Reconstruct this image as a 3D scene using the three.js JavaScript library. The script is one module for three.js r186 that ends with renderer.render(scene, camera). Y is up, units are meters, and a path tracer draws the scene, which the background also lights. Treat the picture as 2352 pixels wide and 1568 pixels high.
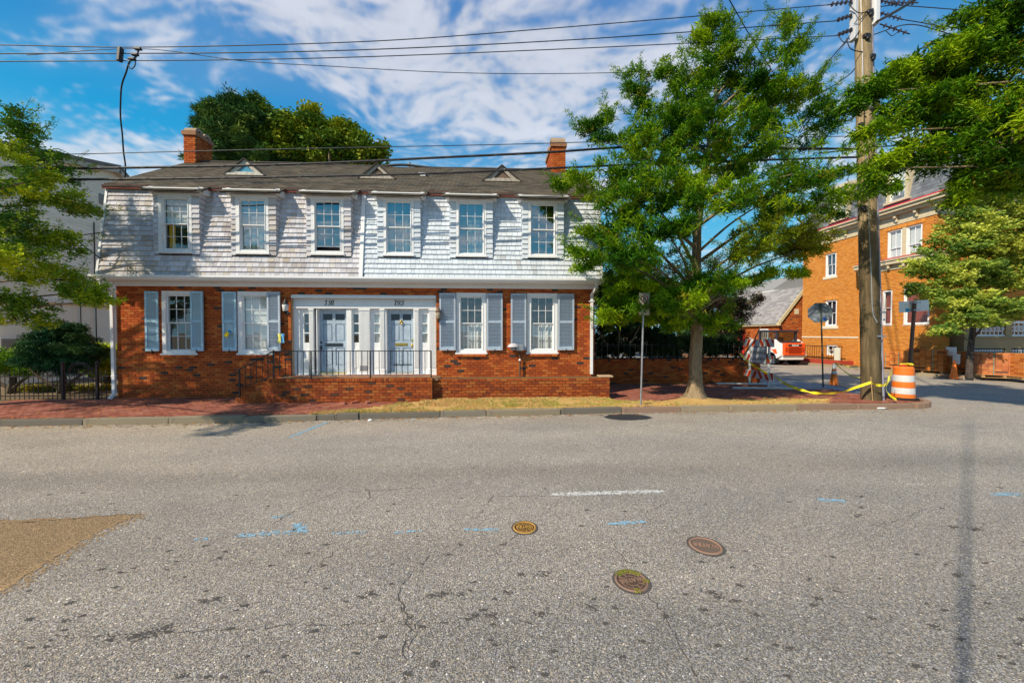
import * as THREE from 'three';
import { mergeGeometries, mergeVertices } from 'three/addons/utils/BufferGeometryUtils.js';
import { ImprovedNoise } from 'three/addons/math/ImprovedNoise.js';
import { RoundedBoxGeometry } from 'three/addons/geometries/RoundedBoxGeometry.js';
import { TextGeometry } from 'three/addons/geometries/TextGeometry.js';
import { FontLoader } from 'three/addons/loaders/FontLoader.js';

// ---------- camera, sky, sun, exposure ----------
const scene = new THREE.Scene();
const FOC = 850, PX = 1176, PY = 784;                       // lens measured on a 2352 x 1568 view of the photograph
const camera = new THREE.PerspectiveCamera(2 * Math.atan(PY / FOC) * 180 / Math.PI, 2352 / 1568, 0.1, 900);
camera.position.set(0, 2.2, 12.2);
camera.rotation.order = 'YXZ';
camera.rotation.set(-1.1 * Math.PI / 180, -3.3 * Math.PI / 180, 0);
camera.updateMatrixWorld(true);
const renderer = new THREE.WebGLRenderer({ antialias: true });
renderer.toneMapping = THREE.LinearToneMapping;
renderer.toneMappingExposure = 1.2;
renderer.shadowMap.enabled = true;
const SUN = new THREE.Vector3(-0.6137, 0.656, 0.4393).normalize();
const sun = new THREE.DirectionalLight(new THREE.Color(1, 0.885, 0.69), 5.0);
sun.name = 'sun'; sun.position.copy(SUN).multiplyScalar(80); sun.castShadow = true;
Object.assign(sun.shadow.camera, { left: -45, right: 45, top: 45, bottom: -45, near: 1, far: 200 });
sun.shadow.mapSize.set(4096, 4096); sun.shadow.radius = 1.2;
scene.add(sun, sun.target);

const noise = new ImprovedNoise();
const clamp = (x, a = 0, b = 1) => Math.min(b, Math.max(a, x)), lerp = (a, b, t) => a + (b - a) * t;
const smooth = (a, b, x) => { const t = clamp((x - a) / (b - a)); return t * t * (3 - 2 * t); };
const fbm = (x, y, z, n = 4) => { let s = 0, a = 0.5; for (let i = 0; i < n; i++) { s += a * noise.noise(x, y, z); x *= 2.03; y *= 2.03; z *= 2.03; a *= 0.5; } return s; };
function rngOf(seed) { let a = seed >>> 0; return () => { a = (a + 0x6d2b79f5) | 0; let t = Math.imul(a ^ (a >>> 15), 1 | a); t = (t + Math.imul(t ^ (t >>> 7), 61 | t)) ^ t; return ((t ^ (t >>> 14)) >>> 0) / 4294967296; }; }
let rnd = rngOf(7);
const rr = (a, b) => a + (b - a) * rnd();

function makeSky() {
  const W = 2048, H = 1024, data = new Float32Array(W * H * 4);
  const yaw = camera.rotation.y;
  const blobs = [[-0.25, 1.2, 0.85, 0.3, 0.5], [0.15, 1.5, 0.8, 0.32, 0.26], [0.6, 1.05, 0.5, 0.25, 0.1], [-2.1, 1.95, 0.8, 0.22, 0.34], [-0.9, 2.2, 1.2, 0.3, 0.25], [0.6, 2.25, 1.3, 0.4, 0.34], [1.35, 1.6, 0.7, 0.28, 0.2], [2.6, 2.2, 1.0, 0.5, 0.25],
    [-2.6, 0.2, 0.8, 0.7, 0.3], [2.3, 0.1, 0.9, 0.7, 0.3], [0.2, -1.2, 1.2, 0.6, 0.35], [-1.6, -1.8, 0.9, 0.5, 0.25], [1.9, -2, 1.1, 0.5, 0.3], [-3.5, -0.8, 0.9, 0.9, 0.25], [3.8, -1, 0.9, 0.9, 0.25], [-1.5, 0.3, .6, .4, .15], [0.9, -3, 1.4, .6, .3], [-1.2, -3.4, 1.4, .6, .3], [3.9, 1, .9, .7, .25], [-4, 2.2, .9, .7, .28]];
  const lut = (e) => { // clear sky by height above the horizon
    const k = [[0, 0.36, 0.66, 0.82], [0.12, 0.15, 0.51, 0.72], [0.3, 0.03, 0.36, 0.64], [0.5, 0.006, 0.22, 0.52], [0.75, 0.002, 0.145, 0.44], [1.6, 0.004, 0.1, 0.38]];
    let i = 0; while (i < k.length - 2 && e > k[i + 1][0]) i++;
    const t = clamp((e - k[i][0]) / (k[i + 1][0] - k[i][0]));
    return [1, 2, 3].map((c) => lerp(k[i][c], k[i + 1][c], t));
  };
  for (let row = 0; row < H; row++) {
    const up = ((row + 0.5) / H - 0.5) * Math.PI, y = Math.sin(up);
    const base = lut(Math.max(0, up));
    for (let col = 0; col < W; col++) {
      const o = (row * W + col) * 4;
      let c = base;
      if (y > 0.015) {
        const ro = ((col + 0.5) / W - 0.5) * 2 * Math.PI, x0 = Math.cos(ro) * Math.cos(up), z0 = Math.sin(ro) * Math.cos(up);
        const x = x0 * Math.cos(yaw) - z0 * Math.sin(yaw), z = x0 * Math.sin(yaw) + z0 * Math.cos(yaw);   // turned with the street
        let U = x / (y + 0.03), Vv = -z / (y + 0.03);
        const w1 = fbm(U * 0.9, Vv * 0.9, 3.1, 3), w2 = fbm(U * 0.9 + 9, Vv * 0.9, 7.7, 3);
        const su = U + w1 * 0.45, sv = Vv + w2 * 0.45;
        let cov = 0.0;
        for (const [bu, bv, ru, rv, k] of blobs) { const d = ((U - bu) / ru) ** 2 + ((Vv - bv) / rv) ** 2; if (d < 9) cov += k * Math.exp(-d); }
        const rip = fbm(su * 6.5 + sv * 3.0, sv * 9, 1.3, 5) * 0.8, big = fbm(su * 1.5, sv * 2.0, 5.5, 4) * 0.9, fine = fbm(su * 19, sv * 27, 2.2, 4) * 0.62;
        const far = smooth(0.05, 0.3, y);
        const veil = 0.13 * smooth(-0.35, 0.6, fbm(U * 0.7 + 3, Vv * 1.1, 9.2, 4) * 1.6 + cov + 0.1);
        let a = smooth(-0.06, 0.7, cov * 1.05 + (rip + fine) * (0.6 + 0.4 * far) + big * 0.9 - 0.09 + 0.2 * smooth(0.35, 0.1, y));
        a = Math.max(a * 0.84, 0) + veil * (1 - a);
        const hz = smooth(0.35, 0.02, y);
        const lit = 0.68 + 0.3 * hz + 0.2 * (rip + 0.2) + 0.12 * big;
        c = [lerp(base[0], 0.8 * lit, a), lerp(base[1], 0.84 * lit, a * 0.97), lerp(base[2], 0.91 * lit, a * 0.95)];
      }
      data[o] = c[0]; data[o + 1] = c[1]; data[o + 2] = c[2]; data[o + 3] = 1;
    }
  }
  const t = new THREE.DataTexture(data, W, H, THREE.RGBAFormat, THREE.FloatType);
  t.mapping = THREE.EquirectangularReflectionMapping; t.magFilter = t.minFilter = THREE.LinearFilter; t.needsUpdate = true;
  return t;
}
scene.background = makeSky(); scene.environment = scene.background;

// ---------- pixel of the photograph -> point of the place ----------
const v3 = (x, y, z) => new THREE.Vector3(x, y, z);
const CAM = camera.position.clone();
function ray(px, py) { return v3((px - PX) / FOC, -(py - PY) / FOC, -1).applyEuler(camera.rotation); }
const along = (d, t) => d.clone().multiplyScalar(t).add(CAM);
const atX = (px, py, x) => { const d = ray(px, py); return along(d, (x - CAM.x) / d.x); };
const atY = (px, py, y) => { const d = ray(px, py); return along(d, (y - CAM.y) / d.y); };
const atZ = (px, py, z) => { const d = ray(px, py); return along(d, (z - CAM.z) / d.z); };

// ---------- textures ----------
function dataTex(w, h, fn, srgb = false) {
  const d = new Uint8Array(w * h * 4), enc = (c) => clamp(Math.round(255 * (srgb ? (c <= 0.0031308 ? c * 12.92 : 1.055 * Math.pow(c, 1 / 2.4) - 0.055) : c)), 0, 255);
  for (let y = 0; y < h; y++) for (let x = 0; x < w; x++) { const c = fn(x, y), o = (y * w + x) * 4; if (c.length) { d[o] = enc(c[0]); d[o + 1] = enc(c[1]); d[o + 2] = enc(c[2]); } else d[o] = d[o + 1] = d[o + 2] = enc(c); d[o + 3] = 255; }
  return tex(d, w, h, srgb);
}
function tex(d, w, h, srgb) {
  const t = new THREE.DataTexture(d, w, h); t.wrapS = t.wrapT = THREE.RepeatWrapping; t.magFilter = THREE.LinearFilter; t.minFilter = THREE.LinearMipmapLinearFilter; t.generateMipmaps = true;
  if (srgb) t.colorSpace = THREE.SRGBColorSpace; t.needsUpdate = true; return t;
}
const rep = (t, x, y = x) => { const c = t.clone(); c.repeat.set(x, y); c.needsUpdate = true; return c; };
// tileable noise: value noise on a torus
function tileNoise(n, cells, seed) {
  const r = rngOf(seed), g = new Float32Array(cells * cells).map(() => r()), out = new Float32Array(n * n);
  for (let y = 0; y < n; y++) for (let x = 0; x < n; x++) {
    const u = x / n * cells, w = y / n * cells, i = Math.floor(u), j = Math.floor(w), a = u - i, b = w - j, s = a * a * (3 - 2 * a), t = b * b * (3 - 2 * b), q = (p, k) => g[(k % cells) * cells + (p % cells)];
    out[y * n + x] = lerp(lerp(q(i, j), q(i + 1, j), s), lerp(q(i, j + 1), q(i + 1, j + 1), s), t);
  }
  return out;
}
function layered(n, list) { const s = new Float32Array(n * n); let tot = 0; for (const [cells, k, seed] of list) { const t = tileNoise(n, cells, seed); tot += k; for (let i = 0; i < s.length; i++) s[i] += k * t[i]; } for (let i = 0; i < s.length; i++) s[i] /= tot; return s; }
const grainA = layered(256, [[8, 1, 1], [24, 1, 2], [64, 1, 3], [128, 1.2, 4]]);
const T = {};
T.grain = dataTex(256, 256, (x, y) => clamp(0.6 + (grainA[y * 256 + x] - 0.1) * 0.62));
const fineA = layered(256, [[64, 1, 5], [128, 1, 6], [256, 1, 8]]);
T.paint = dataTex(128, 128, (x, y) => clamp(0.86 + (grainA[(y * 2 % 256) * 256 + x * 2] - 0.5) * 0.2));
T.rough = dataTex(256, 256, (x, y) => clamp(0.45 + fineA[y * 256 + x] * 0.85));
const strA = layered(256, [[12, 1, 9], [40, 1, 10]]), strB = tileNoise(256, 64, 11);
T.streak = dataTex(256, 256, (x, y) => { const v = strB[(Math.floor(y / 14) % 256) * 256 + x] * 0.55 + strA[(y >> 3) * 256 + x] * 0.45; return clamp(0.62 + v * 0.55); });
T.wood = dataTex(256, 256, (x, y) => clamp(0.5 + 0.6 * (strB[(y >> 4) * 256 + x] * 0.7 + grainA[y * 256 + x] * 0.3)));
const barkA = layered(256, [[10, 1, 21], [30, 1, 22], [90, 0.7, 23]]);
T.bark = dataTex(256, 256, (x, y) => clamp(0.25 + Math.pow(barkA[(y >> 2) * 256 + x] * 0.7 + barkA[y * 256 + ((x * 2) & 255)] * 0.3, 1.3) * 1.15));
T.blind = dataTex(16, 64, (x, y) => { const k = y % 8; return k === 0 ? 0.25 : k === 1 ? 0.6 : 0.95; });
{ // asphalt: stones scattered on a torus
  const n = 2048, col = new Float32Array(n * n * 3).fill(0.11), hgt = new Float32Array(n * n), r = rngOf(99);
  for (let i = 0; i < 420000; i++) {
    const cx = r() * n, cy = r() * n, a = 1.3 + r() * r() * 3.4, b = a * (0.6 + 0.5 * r()), th = r() * 3.14, ct = Math.cos(th), st = Math.sin(th), q = r();
    const g = q < 0.03 ? 0.5 + 0.25 * r() : q < 0.2 ? 0.09 + 0.06 * r() : 0.17 + 0.2 * r(), hue = r(), cr = g * (hue < 0.35 ? 1.12 : 1), cb = g * (hue < 0.35 ? 0.8 : hue > 0.85 ? 1.12 : 0.97), hh = 0.3 + 0.7 * r(), R = Math.ceil(a) + 1;
    for (let dy = -R; dy <= R; dy++) for (let dx = -R; dx <= R; dx++) {
      const e = ((dx * ct + dy * st) / a) ** 2 + ((-dx * st + dy * ct) / b) ** 2; if (e > 1) continue;
      const k = ((Math.floor(cy + dy) + n) % n) * n + ((Math.floor(cx + dx) + n) % n); col[k * 3] = cr; col[k * 3 + 1] = g; col[k * 3 + 2] = cb; hgt[k] = hh * (1 - 0.5 * e);
    }
  }
  const d = new Uint8Array(n * n * 4), hd = new Uint8Array(n * n * 4), enc = (c) => clamp(Math.round(255 * (1.055 * Math.pow(c, 1 / 2.4) - 0.055)), 0, 255);
  for (let k = 0; k < n * n; k++) { d[k * 4] = enc(col[k * 3]); d[k * 4 + 1] = enc(col[k * 3 + 1]); d[k * 4 + 2] = enc(col[k * 3 + 2]); d[k * 4 + 3] = 255; hd[k * 4] = hd[k * 4 + 1] = hd[k * 4 + 2] = clamp(Math.round(hgt[k] * 255), 0, 255); hd[k * 4 + 3] = 255; }
  T.asphalt = tex(d, n, n, true); T.asphaltH = tex(hd, n, n, false);
}
function canvasTex(w, h, draw) { const c = document.createElement('canvas'); c.width = w; c.height = h; draw(c.getContext('2d'), w, h); const t = new THREE.CanvasTexture(c); t.colorSpace = THREE.SRGBColorSpace; return t; }

// ---------- materials ----------
function std(c, o = {}) { const m = new THREE.MeshPhysicalMaterial({ roughness: 0.8, specularIntensity: (o.roughness ?? 0.8) > 0.7 && !o.phys ? 0.3 : 1 }); delete o.phys; m.color.setRGB(...c); Object.assign(m, { side: THREE.DoubleSide }, o); return m; }
const grainy = (c, k = 1, o = {}) => std(c, { map: rep(T.grain, k), bumpMap: rep(T.grain, k), bumpScale: 0.004, ...o });
const M = {};
M.white = std([0.88, 0.89, 0.9], { map: rep(T.paint, 0.7), roughness: 0.5 });
M.white2 = std([0.84, 0.84, 0.84], { map: rep(T.paint, 0.7), roughness: 0.5 });
M.mortar = grainy([0.56, 0.37, 0.22], 2);
M.dark = std([0.02, 0.02, 0.022], { roughness: 0.5 });
M.iron = std([0.02, 0.02, 0.023], { roughness: 0.45, metalness: 0.4 });
M.black = std([0.012, 0.012, 0.014], { roughness: 0.55 });
M.galv = std([0.45, 0.46, 0.48], { roughness: 0.45, metalness: 0.7, map: rep(T.grain, 3) });
M.brass = std([0.75, 0.5, 0.12], { roughness: 0.25, metalness: 1 });
M.room = std([0.09, 0.075, 0.06], { roughness: 0.95 });
M.glass = std([0.93, 0.97, 1], { phys: 1, roughness: 0.02, transmission: 1, thickness: 0, ior: 2.1 });
M.glassDim = std([0.45, 0.55, 0.6], { phys: 1, roughness: 0.02, transmission: 1, thickness: 0, ior: 3.4 });
M.glassLow = std([0.93, 0.97, 1], { phys: 1, roughness: 0.02, transmission: 1, thickness: 0, ior: 1.5 });
M.curtain = std([0.78, 0.77, 0.72], { phys: 1, roughness: 0.9, transmission: 0.3, thickness: 0 });
M.blind = std([0.75, 0.74, 0.7], { map: rep(T.blind, 1, 5), roughness: 0.6 });
M.shutter = std([0.42, 0.5, 0.6], { roughness: 0.5, map: rep(T.streak, 1) });
M.shutterShade = std([0.4, 0.62, 0.76], { roughness: 0.5, map: rep(T.streak, 1) });  // bluer copy: shade on the left shutters put into the colour
M.door = std([0.42, 0.52, 0.63], { roughness: 0.4, map: rep(T.grain, 0.6) });
M.concrete = grainy([0.36, 0.34, 0.31], 1.5);
M.bark = std([0.38, 0.28, 0.17], { map: rep(T.bark, 1.4, 0.8), bumpMap: rep(T.bark, 1.4, 0.8), bumpScale: 0.05, roughness: 0.95 });
M.twig = std([0.09, 0.07, 0.045], { roughness: 0.9 });

// ---------- building blocks ----------
const BASE = new WeakMap(), used = {};
const uniq = (n) => { const k = used[n] ?? 0; used[n] = k + 1; return k ? `${n}_${String(k).padStart(3, '0')}` : n; };
function thing(name, label, category, p = [0, 0, 0], group) {
  const o = new THREE.Group(); o.name = uniq(name); o.position.set(...p); o.userData = { label, category }; if (group) o.userData.group = group;
  scene.add(o); BASE.set(o, p); return o;
}
function planar(g) { // uv in metres from the face's own direction
  if (g.index) g = g.toNonIndexed();
  const p = g.attributes.position, n = g.attributes.normal, uv = new Float32Array(p.count * 2);
  for (let i = 0; i < p.count; i += 3) {
    let nx = 0, ny = 0, nz = 0; for (let k = 0; k < 3; k++) { nx += n.getX(i + k); ny += n.getY(i + k); nz += n.getZ(i + k); }
    nx = Math.abs(nx); ny = Math.abs(ny); nz = Math.abs(nz);
    for (let k = 0; k < 3; k++) { const j = i + k, x = p.getX(j), y = p.getY(j), z = p.getZ(j); uv[j * 2] = nx > ny && nx > nz ? z : x; uv[j * 2 + 1] = ny >= nx && ny >= nz ? z : y; }
  }
  g.setAttribute('uv', new THREE.BufferAttribute(uv, 2)); return g;
}
function join(geos) {
  geos = [].concat(geos).map((g) => { const k = g.index ? g.toNonIndexed() : g; if (!k.attributes.normal) k.computeVertexNormals(); for (const a of Object.keys(k.attributes)) if (!['position', 'normal', 'uv'].includes(a)) k.deleteAttribute(a); if (!k.attributes.uv) k.setAttribute('uv', new THREE.BufferAttribute(new Float32Array(k.attributes.position.count * 2), 2)); return k; });
  return geos.length > 1 ? mergeGeometries(geos) : geos[0];
}
function add(name, geos, mat, parent = scene, keep = false) {
  let g = join(geos); if (!keep) g = planar(g);
  const m = new THREE.Mesh(g, mat); m.name = parent === scene ? uniq(name) : name; m.castShadow = m.receiveShadow = true;
  const b = BASE.get(parent); if (b) m.position.set(-b[0], -b[1], -b[2]);
  parent.add(m); return m;
}
function solo(name, label, category, geos, mat, group, keep) { const m = add(name, geos, mat, scene, keep); m.userData = { label, category }; if (group) m.userData.group = group; return m; }
function struct(name, geos, mat, keep) { const m = add(name, geos, mat, scene, keep); m.userData = { kind: 'structure' }; return m; }
const B = (x0, x1, y0, y1, z0, z1) => new THREE.BoxGeometry(Math.abs(x1 - x0), Math.abs(y1 - y0), Math.abs(z1 - z0)).translate((x0 + x1) / 2, (y0 + y1) / 2, (z0 + z1) / 2);
const RB = (x0, x1, y0, y1, z0, z1, r = 0.01, s = 2) => new RoundedBoxGeometry(Math.abs(x1 - x0), Math.abs(y1 - y0), Math.abs(z1 - z0), s, r).translate((x0 + x1) / 2, (y0 + y1) / 2, (z0 + z1) / 2);
const vec = (p) => (p.isVector3 ? p : v3(...p));
function cyl(a, b, r0, r1 = r0, seg = 10, open = false) {
  a = vec(a); b = vec(b); const d = b.clone().sub(a), L = d.length();
  return new THREE.CylinderGeometry(r1, r0, L, seg, 1, open).translate(0, L / 2, 0).applyQuaternion(new THREE.Quaternion().setFromUnitVectors(v3(0, 1, 0), d.normalize())).translate(a.x, a.y, a.z);
}
const bar = (a, b, r = 0.01) => cyl(a, b, r, r, 6);
const tube = (pts, r, n = 24, seg = 6) => new THREE.TubeGeometry(new THREE.CatmullRomCurve3(pts.map(vec)), n, r, seg);
function taper(pts, r0, r1, n = 6, seg = 6, wob = 0) { // a limb that thins along its length
  const c = new THREE.CatmullRomCurve3(pts.map(vec)), g = new THREE.TubeGeometry(c, n, 1, seg), p = g.attributes.position, q = v3(0, 0, 0);
  for (let i = 0; i <= n; i++) { c.getPointAt(i / n, q); const r = lerp(r0, r1, i / n); for (let j = 0; j <= seg; j++) { const k = i * (seg + 1) + j, w = r * (1 + (wob ? wob * noise.noise(Math.cos(j / seg * 6.283) * 2, i * 0.35, Math.sin(j / seg * 6.283) * 2) : 0)); p.setXYZ(k, q.x + (p.getX(k) - q.x) * w, q.y + (p.getY(k) - q.y) * w, q.z + (p.getZ(k) - q.z) * w); } }
  g.computeVertexNormals(); return g;
}
function extrude(pts, depth, holes = []) { const s = new THREE.Shape(pts.map(([x, y]) => new THREE.Vector2(x, y))); for (const h of holes) s.holes.push(new THREE.Path(h.map(([x, y]) => new THREE.Vector2(x, y)))); return new THREE.ExtrudeGeometry(s, { depth, bevelEnabled: false }); }
const rect = (x0, x1, y0, y1) => [[x0, y0], [x1, y0], [x1, y1], [x0, y1]];
const wallHoles = (x0, x1, y0, y1, holes, z0, z1) => extrude(rect(x0, x1, y0, y1), z1 - z0, holes.map((h) => rect(...h).reverse())).translate(0, 0, z0);

// alike pieces: up to `limit` of those that show largest are meshes of their own, the rest one instanced part
const UNIT = new THREE.BoxGeometry(1, 1, 1);
const PAL = new Map();
function pieces(parent, name, items, palette, o = {}) {
  const geo = o.geo ?? UNIT, limit = o.limit ?? 300, key = o.key ?? name;
  if (!PAL.has(key)) PAL.set(key, { one: palette.map((c) => std(c, { ...(o.mat ?? { map: T.grain, bumpMap: T.grain, bumpScale: 0.003, roughness: 0.9 }) })), all: std([1, 1, 1], { ...(o.mat ?? { map: T.grain, bumpMap: T.grain, bumpScale: 0.003, roughness: 0.9 }) }) });
  const mats = PAL.get(key), b = BASE.get(parent) ?? [0, 0, 0], q = v3(0, 0, 0), vp = camera.projectionMatrix.clone().multiply(camera.matrixWorldInverse);
  for (const it of items) { q.setFromMatrixPosition(it.m); it.d = q.distanceTo(CAM); q.applyMatrix4(vp); it.see = Math.abs(q.x) < 1 && Math.abs(q.y) < 1 && !it.back; if (!it.see) it.d += 1000; }
  items.sort((p, r) => p.d - r.d);
  let n = items.length <= limit ? items.length : Math.min(limit, items.filter((i) => i.see).length);
  const off = new THREE.Matrix4().makeTranslation(-b[0], -b[1], -b[2]);
  items.slice(0, n).forEach((it) => { const m = new THREE.Mesh(geo, mats.one[it.k % palette.length]); m.name = name; m.castShadow = m.receiveShadow = true; m.applyMatrix4(off.clone().multiply(it.m)); parent.add(m); });
  const rest = items.slice(n);
  if (rest.length) {
    const im = new THREE.InstancedMesh(geo, mats.all, rest.length), c = new THREE.Color(); im.name = name + '_field'; im.userData.kind = 'stuff'; im.castShadow = im.receiveShadow = true;
    rest.forEach((it, i) => { im.setMatrixAt(i, off.clone().multiply(it.m)); im.setColorAt(i, c.setRGB(...palette[it.k % palette.length])); });
    parent.add(im);
  }
}
const mat4 = (x, y, z, sx, sy, sz, rx = 0, ry = 0, rz = 0) => new THREE.Matrix4().compose(v3(x, y, z), new THREE.Quaternion().setFromEuler(new THREE.Euler(rx, ry, rz, 'YXZ')), v3(sx, sy, sz));
// running-bond bricks on a rectangle; toWorld(u, v) gives a matrix for a brick centred there with size w x h
function bond(u0, u1, v0, v1, holes, o = {}) {
  const c = o.course ?? 0.082, L = o.len ?? 0.215, j = o.joint ?? 0.014, out = [];
  const rows = Math.max(1, Math.round((v1 - v0) / c)), ch = (v1 - v0) / rows;
  for (let r = 0; r < rows; r++) {
    const y0 = v0 + r * ch, y1 = y0 + ch - j;
    let x = u0 - (r % 2 ? L / 2 : 0) - (o.shift ? o.shift(r) : 0);
    const blocked = holes.filter((h) => h[2] < y1 - 0.02 && h[3] > y0 + 0.02);
    for (; x < u1; x += L) {
      let parts = [[Math.max(x, u0), Math.min(x + L - j, u1)]];
      for (const h of blocked) parts = parts.flatMap(([a, b]) => (h[0] >= b || h[1] <= a ? [[a, b]] : [[a, Math.min(b, h[0] - j)], [Math.max(a, h[1] + j), b]])).filter(([a, b]) => b - a > 0.02);
      for (const [a, b] of parts) if (b - a > 0.015) out.push([(a + b) / 2, (y0 + y1) / 2, b - a, ch - j]);
    }
  }
  return out;
}
const RED = [[0.5, 0.11, 0.024], [0.56, 0.135, 0.028], [0.42, 0.085, 0.02], [0.54, 0.16, 0.038], [0.47, 0.1, 0.022], [0.35, 0.07, 0.018], [0.07, 0.05, 0.045]];
const redKind = () => { const q = rnd(); return q < 0.055 ? 6 : Math.floor(rnd() * 6); };

// a double-hung window: local x to the right, y up, z outwards
function windowUnit(parent, o) {
  const { p, ry = 0, w, h, fw = 0.1, cols = 3, rows = 2, inside = 'dark', open = 0, deep = 0.1, sill = 0.05 } = o;
  const g = new THREE.Group(); g.name = 'window'; const b = BASE.get(parent) ?? [0, 0, 0]; g.position.set(p[0] - b[0], p[1] - b[1], p[2] - b[2]); g.rotation.y = ry; parent.add(g);
  if (o.label) g.userData.label = o.label;
  const fm = o.frame ?? M.white, bot = fw * (o.bot ?? 0.9);
  const fr = [B(0, fw, 0, h, -deep, 0.03), B(w - fw, w, 0, h, -deep, 0.03), B(fw, w - fw, h - fw, h, -deep, 0.03), B(fw, w - fw, 0, bot, -deep, 0.025)];
  fr.push(B(fw * 0.82, fw, bot, h - fw * 0.82, 0.03, 0.042), B(w - fw, w - fw * 0.82, bot, h - fw * 0.82, 0.03, 0.042), B(fw * 0.82, w - fw * 0.82, h - fw * 0.99, h - fw * 0.82, 0.03, 0.042));
  add('frame', fr, fm, g);
  if (sill) add('sill', B(-0.03, w + 0.03, -sill, 0.003, -deep, 0.07), fm, g);
  const x0 = fw, x1 = w - fw, y0 = bot, y1 = h - fw, mid = (y0 + y1) / 2, st = Math.min(0.03, w * 0.04), mu = o.mu ?? 0.014;
  const sash = (ya, yb, z, cs, rs) => {
    const gs = [B(x0, x0 + st, ya, yb, z - 0.02, z + 0.016), B(x1 - st, x1, ya, yb, z - 0.02, z + 0.016), B(x0 + st, x1 - st, yb - st, yb, z - 0.02, z + 0.016), B(x0 + st, x1 - st, ya, ya + st, z - 0.02, z + 0.016)];
    const a0 = x0 + st, a1 = x1 - st, b0 = ya + st, b1 = yb - st;
    for (let i = 1; i < cs; i++) { const x = lerp(a0, a1, i / cs); gs.push(B(x - mu / 2, x + mu / 2, b0, b1, z - 0.012, z + 0.012)); }
    for (let k = 1; k < rs; k++) { const y = lerp(b0, b1, k / rs); for (let i = 0; i < cs; i++) gs.push(B(lerp(a0, a1, i / cs) + (i ? mu / 2 : 0), lerp(a0, a1, (i + 1) / cs) - (i < cs - 1 ? mu / 2 : 0), y - mu / 2, y + mu / 2, z - 0.011, z + 0.011)); }
    add('sash', gs, o.sashMat ?? fm, g);
    for (let i = 0; i < cs; i++) for (let k = 0; k < rs; k++) {
      const tilt = (rnd() - 0.5) * 0.012, pg = new THREE.PlaneGeometry((a1 - a0) / cs, (b1 - b0) / rs).rotateX(tilt).rotateY((rnd() - 0.5) * 0.01).translate(lerp(a0, a1, (i + 0.5) / cs), lerp(b0, b1, (k + 0.5) / rs), z);
      add('pane', pg, o.glass ?? M.glass, g);
    }
  };
  sash(mid - st / 2, y1, -0.03, cols, rows);
  sash(y0 + open * (mid - y0), mid + st / 2 + open * (mid - y0), -0.068, cols, rows);
  const zb = -deep - 0.03;
  if (inside === 'blind' || inside === 'half') add('blind', B(x0 + 0.01, x1 - 0.01, inside === 'half' ? mid : y0 + 0.02, y1 - 0.01, zb - 0.012, zb), M.blind, g);
  if (inside === 'curtain' || inside === 'cafe') {
    const yt = inside === 'cafe' ? mid - 0.04 : y1 - 0.02, cg = new THREE.PlaneGeometry(x1 - x0, yt - y0, 60, 1), q = cg.attributes.position;
    for (let i = 0; i < q.count; i++) q.setZ(i, 0.018 * Math.sin(q.getX(i) * 62 + Math.sin(q.getX(i) * 13) * 2));
    cg.computeVertexNormals(); add('curtain', cg.translate((x0 + x1) / 2, (yt + y0) / 2, zb - 0.03), M.curtain, g);
  }
  if (o.backing) add('window_backing', B(x0, x1, y0, y1, zb - 0.06, zb - 0.05), o.backing, g);  // dark panels paint in the unlit room; the bay passes red blinds
  return g;
}

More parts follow.
